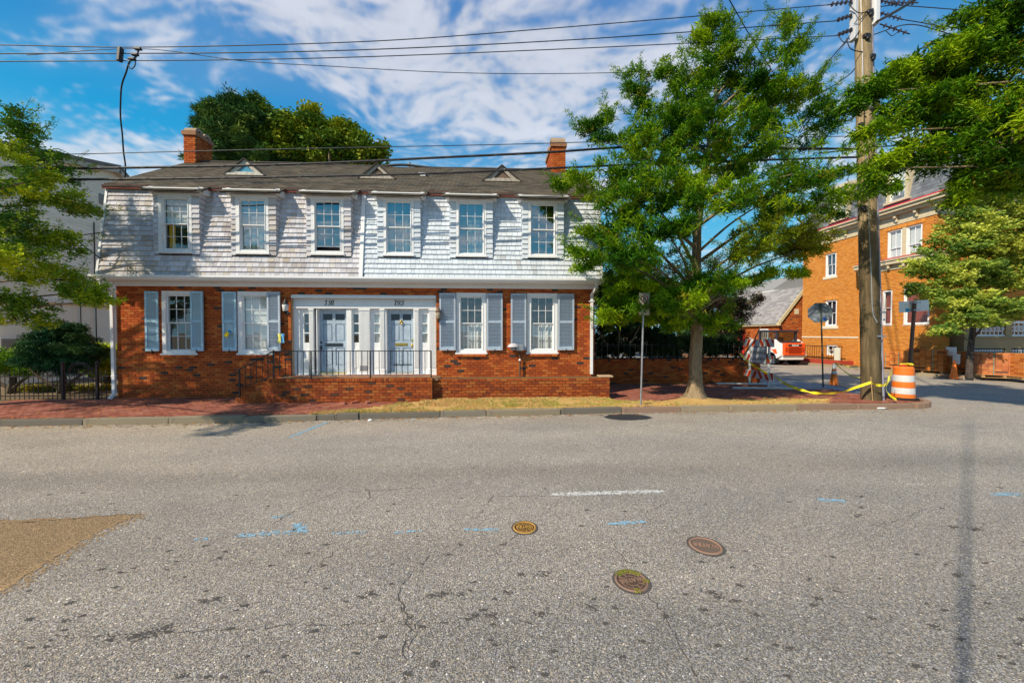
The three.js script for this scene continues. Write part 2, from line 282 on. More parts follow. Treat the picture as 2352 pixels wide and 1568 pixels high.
// ---------- ground, road, kerbs, pavements ----------
const KERB = [[-60, 2.75], [-11.8, 2.66], [-6.8, 2.62], [-1.5, 2.28], [4.6, 1.98], [9, 1.92], [12.6, 1.9]];
const kerbZ = (x) => { let i = 0; while (i < KERB.length - 2 && x > KERB[i + 1][0]) i++; return lerp(KERB[i][1], KERB[i + 1][1], clamp((x - KERB[i][0]) / (KERB[i + 1][0] - KERB[i][0]), 0, 1)); };
const groundY = (x, z) => 0.15 + 0.05 * clamp((kerbZ(x) - z) / 2.5) * smooth(4.5, 2, x);
{
  struct('ground', new THREE.PlaneGeometry(1600, 1600).rotateX(-Math.PI / 2).translate(0, -0.06, 0), grainy([0.16, 0.13, 0.08], 0.3));
  const am = std([1, 1, 1], { map: rep(T.asphalt, 1 / 3.7), bumpMap: rep(T.asphaltH, 1 / 3.7), bumpScale: 0.006, roughness: 0.85, vertexColors: true });
  const sheet = (x0, x1, z0, z1, step) => {
    const nx = Math.round((x1 - x0) / step), nz = Math.round((z1 - z0) / step), g = new THREE.PlaneGeometry(x1 - x0, z1 - z0, nx, nz).rotateX(-Math.PI / 2).translate((x0 + x1) / 2, 0, (z0 + z1) / 2), p = g.attributes.position, uv = g.attributes.uv, c = new Float32Array(p.count * 3);
    for (let i = 0; i < p.count; i++) {
      const x = p.getX(i), z = p.getZ(i); uv.setXY(i, x + 0.12 * z, z - 0.12 * x);
      const n = fbm(x * 0.25, 0.5, z * 0.9, 4), m = fbm(x * 1.3, 4.5, z * 2.2, 3);
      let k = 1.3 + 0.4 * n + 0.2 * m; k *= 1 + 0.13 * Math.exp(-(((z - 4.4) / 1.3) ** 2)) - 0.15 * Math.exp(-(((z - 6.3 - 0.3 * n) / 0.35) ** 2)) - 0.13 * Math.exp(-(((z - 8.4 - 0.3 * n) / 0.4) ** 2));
      const gut = smooth(1.6, 0.2, z - kerbZ(x)); k *= 1 + 0.12 * gut;                         // dusty gutter
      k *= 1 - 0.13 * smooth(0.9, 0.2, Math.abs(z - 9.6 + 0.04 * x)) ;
      const warm = 0.06 + 0.05 * gut + 0.05 * n + 0.05 * smooth(2, -9, x) - 0.02 * smooth(3, 9, x);
      c[i * 3] = k * (1 + warm); c[i * 3 + 1] = k; c[i * 3 + 2] = k * (1 - warm * 1.15);
    }
    g.setAttribute('color', new THREE.BufferAttribute(c, 3)); return g;
  };
  const road = new THREE.Mesh(sheet(-50, 62, 1.2, 17.2, 0.2), am); road.name = 'road'; road.userData.kind = 'structure'; road.receiveShadow = true; scene.add(road);
  const side = new THREE.Mesh(sheet(12.4, 62, -60, 1.2, 0.5), am); side.name = 'side_road'; side.userData.kind = 'structure'; side.receiveShadow = true; scene.add(side);

  // patch, cracks, tar spots and paint lie in the road
  const flat = (pts, y) => { const s = new THREE.ShapeGeometry(new THREE.Shape(pts.map((p) => new THREE.Vector2(p.x, -p.z)))); return s.rotateX(-Math.PI / 2).translate(0, y, 0); };
  const jag = (pts, k, n) => { const out = []; pts.forEach((p, i) => { const q = pts[(i + 1) % pts.length]; for (let j = 0; j < n; j++) out.push(p.clone().lerp(q, j / n).add(v3((rnd() - 0.5) * k, 0, (rnd() - 0.5) * k))); }); return out; };
  const brown = std([1.5, 1.06, 0.62], { map: rep(T.asphalt, 1 / 2.3), bumpMap: rep(T.asphaltH, 1 / 2.3), bumpScale: 0.008, roughness: 0.9 });
  struct('road_patch', flat(jag([atY(-700, 1205, 0), atY(-60, 1197, 0), atY(110, 1191, 0), atY(250, 1183, 0), atY(322, 1179, 0), atY(200, 1235, 0), atY(95, 1300, 0), atY(-20, 1370, 0), atY(-700, 1800, 0)], 0.05, 14), 0.004), brown);
  const crackM = std([0.075, 0.068, 0.06], { roughness: 1 }), cg = [];
  const crack = (a, w0_ = 0.011, jit = 0.05) => {
    const w = w0_ * 0.42, pts = []; for (let i = 0; i < a.length - 1; i++) { const p = atY(...a[i], 0), q = atY(...a[i + 1], 0), n = Math.max(2, Math.ceil(p.distanceTo(q) / 0.06)); for (let j = 0; j < n; j++) pts.push(p.clone().lerp(q, j / n).add(v3((rnd() - 0.5) * jit, 0, (rnd() - 0.5) * jit))); }
    for (let i = 0; i < pts.length - 1; i++) { if (rnd() < 0.22) continue; const p = pts[i], q = pts[i + 1], d = q.clone().sub(p), s = v3(-d.z, 0, d.x).normalize(), w0 = w * rr(0.3, 1), w1 = w * rr(0.3, 1); cg.push(flat([p.clone().addScaledVector(s, w0), q.clone().addScaledVector(s, w1), q.clone().addScaledVector(s, -w1), p.clone().addScaledVector(s, -w0)], 0.004)); }
  };
  crack([[620, 1206], [668, 1178], [760, 1135], [830, 1128], [1000, 1118]]); crack([[470, 1300], [530, 1262], [615, 1215]], 0.008); crack([[820, 1165], [850, 1140], [838, 1120]]);
  crack([[1100, 1180], [1115, 1160], [1130, 1140], [1262, 1138]]); crack([[935, 1568], [925, 1500], [945, 1450], [925, 1400], [915, 1360], [940, 1320], [990, 1270]], 0.012, 0.04); crack([[920, 1395], [960, 1420], [945, 1470], [950, 1540]], 0.009);
  crack([[1400, 1230], [1440, 1290], [1470, 1300]], 0.01); crack([[1485, 1360], [1530, 1420], [1570, 1500], [1600, 1568]], 0.012); crack([[0, 1470], [200, 1462], [350, 1455], [620, 1440], [900, 1430], [1050, 1428]], 0.008); crack([[350, 1110], [470, 1090], [600, 1080]], 0.008); crack([[1470, 1180], [1500, 1172], [1540, 1150]], 0.008);
  crack([[0, 1203], [110, 1196], [240, 1186], [320, 1180]], 0.03, 0.03); crack([[2000, 1210], [2080, 1190], [2130, 1165]], 0.01); crack([[680, 1330], [740, 1290], [790, 1250]], 0.009);
  crack([[1290, 1150], [1240, 1190], [1220, 1206]], 0.008); crack([[1190, 1225], [1150, 1262], [1120, 1280]], 0.008);
  const cr = add('road_crack', cg, crackM); cr.userData.kind = 'stuff'; cr.userData.label = 'thin dark cracks wandering across the grey asphalt'; cr.userData.category = 'cracks';
  const sg = [], fleck = (x, z, r) => { const a0 = rnd() * 6; sg.push(flat([0, 1, 2, 3, 4].map((k) => v3(x + Math.cos(a0 + k * 1.257) * r * rr(0.7, 1.7), 0, z + Math.sin(a0 + k * 1.257) * r * rr(0.5, 1.1))), 0.003 + rnd() * 0.001)); };
  const spot = (px, py, r, stretch = 1.6) => { const c = atY(px, py, 0), th = rr(-0.3, 0.3), n = Math.ceil(6 + r * 900); for (let i = 0; i < n; i++) { const a = rnd() * 6.283, k = r * Math.pow(rnd(), 0.8) * 1.5, x = Math.cos(a) * k * stretch, z = Math.sin(a) * k * 0.8; fleck(c.x + x * Math.cos(th) - z * Math.sin(th), c.z + x * Math.sin(th) + z * Math.cos(th), rr(0.004, 0.011) * (1.3 - 0.5 * k / r)); } };
  for (const [x, y, r] of [[1018, 1364, .05], [995, 1368, .03], [855, 1364, .035], [1165, 1360, .025], [1195, 1320, .03], [1245, 1318, .04], [830, 1372, .02], [345, 1455, .05], [310, 1462, .045], [380, 1440, .03], [470, 1382, .03], [500, 1376, .03], [1090, 1413, .025], [1128, 1413, .03], [940, 1420, .02], [1240, 1410, .03], [1690, 1380, .03], [1652, 1372, .025], [1635, 1362, .04], [1880, 1375, .03], [1735, 1412, .025], [2150, 1440, .03], [1870, 1390, .02], [1980, 1165, .03], [2200, 1320, .03], [1860, 1330, .02], [1620, 1400, .02], [1530, 1415, .02], [1360, 1395, .035], [560, 1390, .02], [250, 1470, .02], [1700, 1345, .02], [2240, 1215, .05], [2190, 1210, .03], [740, 1300, .02], [1085, 1075, .02], [1250, 1080, .02], [160, 1385, .02], [1060, 1365, .02], [2000, 965, .05], [1735, 955, .05], [1980, 1140, .02], [2300, 1120, .03]]) spot(x, y, r);
  for (let i = 0; i < 170; i++) spot(rr(0, 2352), rr(1000, 1560), rr(0.005, 0.02));
  for (let i = 0; i < 260; i++) { const X = rr(-12.5, 13), p = camera.worldToLocal(v3(X, 0, kerbZ(X) + 0.09 + rnd() * rnd() * 0.5)); spot(PX - FOC * p.x / p.z, PY + FOC * p.y / p.z, rr(0.008, 0.03), 2.4); }
  const tm = std([0.1, 0.092, 0.084], { roughness: 0.95, map: rep(T.rough, 4) });
  const ts = add('tar_spots', sg, tm); ts.userData = { kind: 'stuff', label: 'small dark tar and oil spots scattered on the asphalt', category: 'stains' };
  { const pts = []; const c = [[1386, 958], [1398, 953], [1425, 951], [1465, 951], [1490, 956], [1500, 960], [1485, 963], [1455, 965], [1425, 965], [1400, 962]]; struct('painted_shadow_patch', flat(c.map((q) => atY(...q, 0)), 0.0045), std([0.03, 0.032, 0.036], { roughness: 0.55, map: rep(T.rough, 3) })); }  // dark oval: a cast shadow painted onto the road as colour
  // worn paint: many flecks
  const paint = (name, a, b, w, mat, dens = 1) => {
    const p = atY(...a, 0), q = atY(...b, 0), L = p.distanceTo(q), d = q.clone().sub(p).normalize(), s = v3(-d.z, 0, d.x), gs = [], n = Math.round(L * w * 9000 * dens);
    for (let i = 0; i < n; i++) { const t = rnd(), e = Math.min(1, 6 * Math.min(t, 1 - t) + 0.3), o = (rnd() + rnd() + rnd() - 1.5) * 0.7 * w * e, c = p.clone().lerp(q, t).addScaledVector(s, o); if (fbm(c.x * 14, 1, c.z * 20, 3) < -0.14 || rnd() < 0.2) continue; const r = rr(0.006, 0.016), a0 = rnd() * 6; gs.push(flat([0, 1, 2, 3, 4].map((k) => v3(c.x + Math.cos(a0 + k * 1.257) * r * rr(.7, 1.5), 0, c.z + Math.sin(a0 + k * 1.257) * r * 0.7)), 0.0042 + rnd() * 0.0008)); }
    struct(name, gs, mat);
  };
  const blue = std([0.24, 0.44, 0.58], { roughness: 0.8 }), wht = std([0.55, 0.55, 0.53], { roughness: 0.8 });
  paint('blue_paint_mark', [752, 969], [664, 1005], 0.1, blue, 0.7); paint('blue_paint_mark', [540, 1232], [700, 1218], 0.07, blue, 0.42); paint('blue_paint_mark', [676, 1203], [706, 1222], 0.08, blue, 0.5); paint('blue_paint_mark', [620, 1189], [665, 1186], 0.04, blue, 0.35);
  paint('blue_paint_mark', [760, 1225], [842, 1222], 0.035, blue, 0.35); paint('blue_paint_mark', [905, 1223], [965, 1219], 0.035, blue, 0.45); paint('blue_paint_mark', [1066, 1216], [1144, 1217], 0.035, blue, 0.6); paint('blue_paint_mark', [1396, 1203], [1480, 1198], 0.05, blue, 0.8); paint('blue_paint_mark', [1880, 1148], [1940, 1150], 0.07, blue, 0.7); paint('blue_paint_mark', [2280, 1136], [2345, 1134], 0.07, blue, 0.6); paint('blue_paint_mark', [440, 1240], [480, 1238], 0.04, blue, 0.3);
  const grit = std([0.34, 0.23, 0.12], { roughness: 0.95 }); paint('patch_grit', [-20, 1372], [200, 1237], 0.2, grit, 0.35); paint('patch_grit', [200, 1237], [330, 1180], 0.16, grit, 0.4);
  paint('white_lane_dash', [1264, 1136], [1528, 1128], 0.085, wht, 1.2); paint('white_paint_mark', [934, 967], [955, 961], 0.07, wht, 0.7); paint('yellow_paint_mark', [545, 986], [600, 978], 0.08, std([0.6, 0.4, 0.06]), 0.3); paint('white_paint_mark', [2080, 1114], [2120, 1112], 0.05, wht, 0.3);

  // the lot: soil that carries the pavements, lawns and houses
  const pos = [], idx = [], zs = [0, 0.8, 1.6, 2.6, 5, 65], xs = [-60, -45, -30, -20, -11.8, -9, -6.8, -4, -1.5, 0, 2, 3, 4.6, 7, 9, 12.4];
  for (const x of xs) for (const dz of zs) { const z = kerbZ(x) - dz - 0.02; pos.push(x, groundY(x, z) - 0.022, z); }
  for (let i = 0; i < xs.length - 1; i++) for (let j = 0; j < zs.length - 1; j++) { const a = i * zs.length + j, b = a + zs.length; idx.push(a, b, a + 1, b, b + 1, a + 1); }
  const lot = new THREE.BufferGeometry(); lot.setAttribute('position', new THREE.BufferAttribute(new Float32Array(pos), 3)); lot.setIndex(idx); lot.computeVertexNormals();
  struct('soil', [lot, B(12.4, 13.75, -0.05, 0.128, -63, 0.6), cyl([12.65, -0.05, 0.75], [12.65, 0.128, 0.75], 1.1, 1.1, 40)], grainy([0.2, 0.145, 0.085], 0.8));
  struct('far_soil', B(22.9, 62, -0.05, 0.13, -63, -4.9), grainy([0.3, 0.15, 0.1], 0.8));

  // kerb stones
  const kerb = struct('kerb', B(-60, -13.6, -0.03, 0.13, 2.55, 2.7), M.concrete), stones = [], col = [[0.25, 0.22, 0.17], [0.31, 0.26, 0.185], [0.19, 0.17, 0.14], [0.33, 0.22, 0.16], [0.3, 0.11, 0.09], [0.36, 0.29, 0.2]];
  let x = -13.6;
  while (x < 12.5) {
    const L = x < -6 ? rr(1.5, 2) : x < -3.5 ? rr(0.35, 0.6) : rr(1.2, 2.1), x1 = Math.min(x + L, 12.55), xm = (x + x1) / 2, z0 = kerbZ(x), z1 = kerbZ(x1), k = x < 3 ? Math.floor(rnd() * 3) : x > 4 && x < 5 ? 4 : rnd() < 0.5 ? 3 : 5;
    stones.push({ m: mat4(xm, 0.055 + rr(-0.014, 0.012), (z0 + z1) / 2 - 0.01 + rr(-0.018, 0.018), x1 - x - 0.012, 0.2, 0.17, rr(-0.04, 0.04), Math.atan2(z0 - z1, x1 - x), rr(-0.006, 0.006)), k });
    x = x1;
  }
  for (let i = 0; i < 9; i++) { const a0 = Math.PI / 2 - i / 9 * Math.PI / 2, a = a0 - Math.PI / 36, R = 1.15; stones.push({ m: mat4(12.65 + R * Math.cos(a), 0.055, 0.75 + R * Math.sin(a), R * 0.185, 0.2, 0.17, 0, -(a - Math.PI / 2)), k: 3 }); }
  for (let z = 0.7; z > -40; z -= 1.8) stones.push({ m: mat4(13.8 + (z < -3.2 ? 0 : 0), 0.045, z - 0.9, 0.17, 0.2, 1.78), k: z > -2.9 ? 2 : 5 });
  const rough = new RoundedBoxGeometry(1, 1, 1, 5, 0.08), rp = rough.attributes.position; for (let i = 0; i < rp.count; i++) { const n = fbm(rp.getX(i) * 9, rp.getY(i) * 2, rp.getZ(i) * 2, 3) * 0.3; rp.setY(i, rp.getY(i) * (1 + n * 0.5)); rp.setZ(i, rp.getZ(i) * (1 + n)); } rough.computeVertexNormals();
  pieces(kerb, 'kerb_stone', stones, col, { geo: rough, mat: { map: rep(T.rough, 3), bumpMap: rep(T.rough, 2), bumpScale: 0.008, roughness: 0.95 } });
  const fk = struct('far_kerb', B(22.7, 22.9, -0.03, 0.14, -63, -20), M.concrete), fs = [];
  for (let z = -6.2; z > -20; z -= 1.9) fs.push({ m: mat4(22.8, 0.06, z - 0.95, 0.19, 0.2, 1.88), k: 5 });
  const arc = [[22.8, -6.2], [22.95, -5.4], [23.4, -4.85], [24.2, -4.5], [26, -4.35], [29, -4.25], [34, -4.2], [45, -4.2]];
  for (let i = 0; i < arc.length - 1; i++) { const [ax, az] = arc[i], [bx, bz] = arc[i + 1]; fs.push({ m: mat4((ax + bx) / 2, 0.06, (az + bz) / 2, Math.hypot(bx - ax, bz - az) + 0.02, 0.2, 0.19, 0, -Math.atan2(bz - az, bx - ax)), k: i % 2 ? 3 : 5 }); }
  pieces(fk, 'kerb_stone', fs, col, { geo: rough, key: 'kerb_stone' });

  // brick pavements
  const lawn = (x, z) => { const kz = kerbZ(x); if (x < -4.9) return false; if (x < 0) return z > lerp(kz - 0.1, 0.85, clamp((x + 4.9) / 3.6)) + 0.1 * fbm(x * 2, z * 2, 1, 3); if (x < 3.75) return true; const ed = 0.98 + 0.1 * fbm(x * 3, 1, 2, 2); return z > ed && x < 10 + (kz - z) * 0.9 + 0.4 * fbm(x, z, 4, 3); };
  const pv = [];
  for (let r = 0, z = 2.62; z > -2.44; z -= 0.102, r++) for (let px = -14.4 + (r % 2) * 0.104 + rr(0, 0.02); px < 13.6; px += 0.208) {
    const kz = kerbZ(px); if (z > kz - 0.15 || lawn(px, z)) continue;
    if (px < 3.6 && z < 0.03 && px > -11.75) continue; if (px <= -11.75 && z < 0.12) continue; if (px > -7.1 && px < 3.7 && z < 0.98) continue;
    if (px > 11.25 + 0.05 * r && z < 0.25) continue; if (px > 12.65 && Math.hypot(px - 12.65, z - 0.75) > 0.98) continue; if (px > 11.0 && z < -0.9) continue;
    pv.push({ m: mat4(px, groundY(px, z) - 0.025 + rr(-0.003, 0.004), z, 0.196, 0.06, 0.09, rr(-0.02, 0.014), rr(-0.015, 0.015), rr(-0.012, 0.012)), k: Math.floor(rnd() * 6) });
  }
  for (let i = 0; i < 7; i++) pv.push({ m: mat4(rr(-6.6, -3.4), 0.2 + rr(0, 0.02), rr(1.1, 1.3), 0.2, 0.06, 0.095, rr(-0.15, 0.15), rr(-1, 1), rr(-0.15, 0.15)), k: i });  // loose ones by the porch
  const sw = struct('sidewalk', new THREE.BoxGeometry(30, 0.01, 1.2).translate(-30, 0.15, 1.9), grainy([0.3, 0.13, 0.08], 1));
  pieces(sw, 'paver', pv, [[0.34, 0.115, 0.075], [0.38, 0.13, 0.08], [0.3, 0.095, 0.065], [0.35, 0.14, 0.1], [0.27, 0.09, 0.06], [0.4, 0.16, 0.11]]);
  struct('concrete_ramp', [B(11.1, 13.7, 0.02, 0.142, -40, -0.9), B(11.3, 13.7, 0.02, 0.138, -0.9, 0.22)], grainy([0.34, 0.35, 0.36], 1.2));
  struct('far_sidewalk', [B(22.9, 24.0, 0.0, 0.146, -60, -4.95), B(24, 62, 0, 0.146, -5.6, -4.4)], grainy([0.36, 0.2, 0.15], 1.5));

  // dry lawn strip: soil sheet, then tufts
  const lg = []; rnd = rngOf(31); const mound = (X, Z) => 0.07 * smooth(1.9, 1.0, Z) * smooth(4.4, 3.2, X);
  for (let gx = -5; gx < 11.6; gx += 0.2) for (let gz = 0.75; gz < 2.6; gz += 0.1) if (lawn(gx, gz) && gz < kerbZ(gx) - 0.08 && !(gx < 3.72 && gz < 0.85)) { const q = new THREE.PlaneGeometry(0.2, 0.1).rotateX(-Math.PI / 2); const p = q.attributes.position; for (let i = 0; i < 4; i++) { const X = p.getX(i) + gx, Z = p.getZ(i) + gz, tree = Math.hypot(X - 6.45, Z - 0.95); p.setXYZ(i, X, groundY(X, Z) - 0.01 + mound(X, Z) + 0.03 * fbm(X * 1.7, 3, Z * 1.7, 3) + 0.12 * Math.exp(-tree * tree * 2.2), Z); } lg.push(q); }
  const lm = mergeVertices(join(lg), 1e-4); lm.computeVertexNormals();
  struct('dirt_strip', lm, grainy([0.56, 0.36, 0.13], 1.3, { bumpScale: 0.02 }));
  const blade = () => { const gs = []; for (let i = 0; i < 9; i++) { const a = rnd() * 6.28, r = rnd() * 0.05, h = rr(0.015, 0.05), l = rr(-0.05, 0.05), b = new THREE.BufferGeometry(), w = 0.005; b.setAttribute('position', new THREE.BufferAttribute(new Float32Array([-w, 0, 0, w, 0, 0, l, h, 0.02]), 3)); b.computeVertexNormals(); gs.push(b.rotateY(a).translate(Math.cos(a) * r, 0, Math.sin(a) * r)); } return join(gs); };
  const tg = blade(), tm2 = std([1, 1, 1], { roughness: 0.9 }), ms = [], cs = [];
  for (let i = 0; i < 42000; i++) { const X = rr(-5, 11.3), Z = rr(0.8, 2.6); if (!lawn(X, Z) || Z > kerbZ(X) - 0.05 || (X < 3.75 && Z < 0.85)) continue; const bare = smooth(3.2, 4.6, X) * smooth(12, 10, X) * 0.9, d = fbm(X * 1.1, 8, Z * 2, 3); if (rnd() < bare - d || d < -0.1) continue; const s = rr(0.5, 1.3); ms.push(mat4(X, groundY(X, Z) - 0.012 + mound(X, Z) + 0.03 * fbm(X * 1.7, 3, Z * 1.7, 3), Z, s, s, s, 0, rnd() * 6.3)); const gr = clamp(0.5 + 1.8 * fbm(X * 0.9, 5, Z * 1.6, 3) - 0.42 + (X > 1.5 && X < 4 ? 0.2 : 0)); cs.push([lerp(0.66, 0.34, gr) * rr(.7, 1.15), lerp(0.45, 0.36, gr) * rr(.7, 1.15), lerp(0.16, 0.05, gr)]); }
  for (let i = 0; i < 900; i++) { const X = rr(-4.8, 11), Z = rr(0.9, 2.5); if (!lawn(X, Z) || Z > kerbZ(X) - 0.02 || (X < 3.75 && Z < 0.85) || fbm(X * 0.8, 2, Z * 2, 3) < 0.02) continue; const s = rr(1.1, 2); ms.push(mat4(X, groundY(X, Z) - 0.012 + mound(X, Z), Z, s, s * rr(.7, 1.3), s, 0, rnd() * 6.3)); const gr = rnd(); cs.push([lerp(0.52, 0.24, gr), lerp(0.37, 0.3, gr), 0.1]); }
  const im = new THREE.InstancedMesh(tg, tm2, ms.length), C = new THREE.Color(); ms.forEach((m, i) => { im.setMatrixAt(i, m); im.setColorAt(i, C.setRGB(...cs[i])); }); im.name = 'dry_grass'; im.userData = { kind: 'stuff', label: 'short straw-coloured grass on the strip between kerb and porch', category: 'grass' }; scene.add(im);
  // fallen leaves along the kerb
  const lf = new THREE.CircleGeometry(0.03, 6).scale(1, 0.55, 1).rotateX(-1.4), lms = [];
  for (let i = 0; i < 1700; i++) { const X = rr(-12.5, 13), on = rnd() < 0.55, Z = on ? kerbZ(X) + Math.abs(rr(-0.05, 0.5) * rnd()) + 0.02 : rr(0.3, kerbZ(X)); if (X > -7.2 && X < 3.8 && Z < 1.05) continue; lms.push(mat4(X, (on ? 0.012 : groundY(X, Z) + 0.02), Z, rr(.6, 1.3), 1, rr(.6, 1.3), rr(-.2, .2), rnd() * 6, rr(-.2, .2))); }
  const li = new THREE.InstancedMesh(lf, std([1, 1, 1]), lms.length); lms.forEach((m, i) => { li.setMatrixAt(i, m); li.setColorAt(i, C.setRGB(rr(.25, .55), rr(.12, .27), rr(.02, .06))); }); li.name = 'fallen_leaves'; li.userData = { kind: 'stuff', label: 'dry fallen leaves scattered along the kerb', category: 'leaves' }; scene.add(li);
}

// manhole covers with raised ribs and letters
const FONT = await new FontLoader().loadAsync('fonts/droid/droid_sans_bold.typeface.json');
const SERIF = await new FontLoader().loadAsync('fonts/droid/droid_serif_regular.typeface.json');
const textGeo = (s, size, depth, font = FONT) => { const g = new TextGeometry(s, { font, size, depth, curveSegments: 3, bevelEnabled: false }); g.computeBoundingBox(); const b = g.boundingBox; return g.translate(-(b.min.x + b.max.x) / 2, -(b.min.y + b.max.y) / 2, 0); };
function cover(px, py, r, turn, mat, rim, label, ribs) {
  const c = atY(px, py, 0), t = thing('valve_cover', label, 'valve cover', [c.x, 0, c.z]); rnd = rngOf(px);
  const at = (g) => g.rotateX(-Math.PI / 2).rotateY(turn).translate(c.x, 0.006, c.z);
  add('rim', new THREE.LatheGeometry([[r * 0.9, 0], [r * 0.9, 0.011], [r * 1.0, 0.013], [r * 1.06, 0.004], [r * 1.07, 0]].map(([x, y]) => new THREE.Vector2(x, y)), 40).translate(c.x, 0.001, c.z), rim, t);
  add('painted_recess_ring', new THREE.RingGeometry(r * 1.04, r * 1.22, 30).rotateX(-Math.PI / 2).translate(c.x, 0.0048, c.z), std([0.1, 0.092, 0.085], { map: rep(T.rough, 5), roughness: 1 }), t);  // dark ring: shade of a sunken rim painted round the cover
  add('plate', new THREE.CylinderGeometry(r * 0.89, r * 0.89, 0.006, 36).translate(c.x, 0.003, c.z), mat, t);
  const gs = [];
  if (ribs) { for (const k of [0.45, 0.72]) gs.push(at(new THREE.TorusGeometry(r * k, r * 0.022, 5, 36))); for (let i = 0; i < 10; i++) { const a = i / 10 * 6.283; if (Math.abs(Math.sin(a)) > 0.35) gs.push(at(new THREE.BoxGeometry(r * 0.4, r * 0.035, 0.006).translate(r * 0.64, 0, 0.002).rotateZ(a))); } }
  if (gs.length) add('rib', gs, rim, t);
  add('lettering', [at(textGeo('WATER', r * 0.34, 0.009))], rim, t);
  return { t, c };
}
cover(1205, 1212, 0.125, Math.PI - 0.1, grainy([0.1, 0.06, 0.025], 6), grainy([0.5, 0.28, 0.07], 6), 'small ochre iron WATER valve cover, farthest of the three in the road', true);
cover(1621, 1254, 0.15, Math.PI - 0.35, grainy([0.17, 0.125, 0.1], 6), grainy([0.33, 0.2, 0.14], 6), 'plain grey-brown iron WATER valve cover, right of the mossy one', false);
{
  const { c } = cover(1451, 1335, 0.138, Math.PI + 0.12, grainy([0.1, 0.065, 0.05], 6), grainy([0.27, 0.17, 0.12], 6), 'rusty WATER valve cover with green moss around its rim, nearest the camera', true);
  const ms = []; rnd = rngOf(5); for (let i = 0; i < 520; i++) { const top = rnd() < 0.72, a = top ? -Math.PI / 2 + rr(-0.95, 0.95) : rnd() < 0.5 ? rr(-0.1, 0.3) : rr(1.4, 1.75), k = 0.148 * rr(0.72, 1.03); ms.push(mat4(c.x + Math.cos(a) * k, 0.01, c.z + Math.sin(a) * k, .25, .4, .25, 0, rnd() * 6)); }
  const b = new THREE.ConeGeometry(0.016, 0.06, 3).rotateX(0.7), im = new THREE.InstancedMesh(b, std([1, 1, 1]), ms.length), C = new THREE.Color(); ms.forEach((m, i) => { im.setMatrixAt(i, m); im.setColorAt(i, C.setRGB(rr(.2, .45), rr(.28, .4), .03)); }); im.name = 'moss'; im.userData = { kind: 'stuff', label: 'yellow-green moss on the rim of the nearest valve cover', category: 'moss' }; scene.add(im);
}

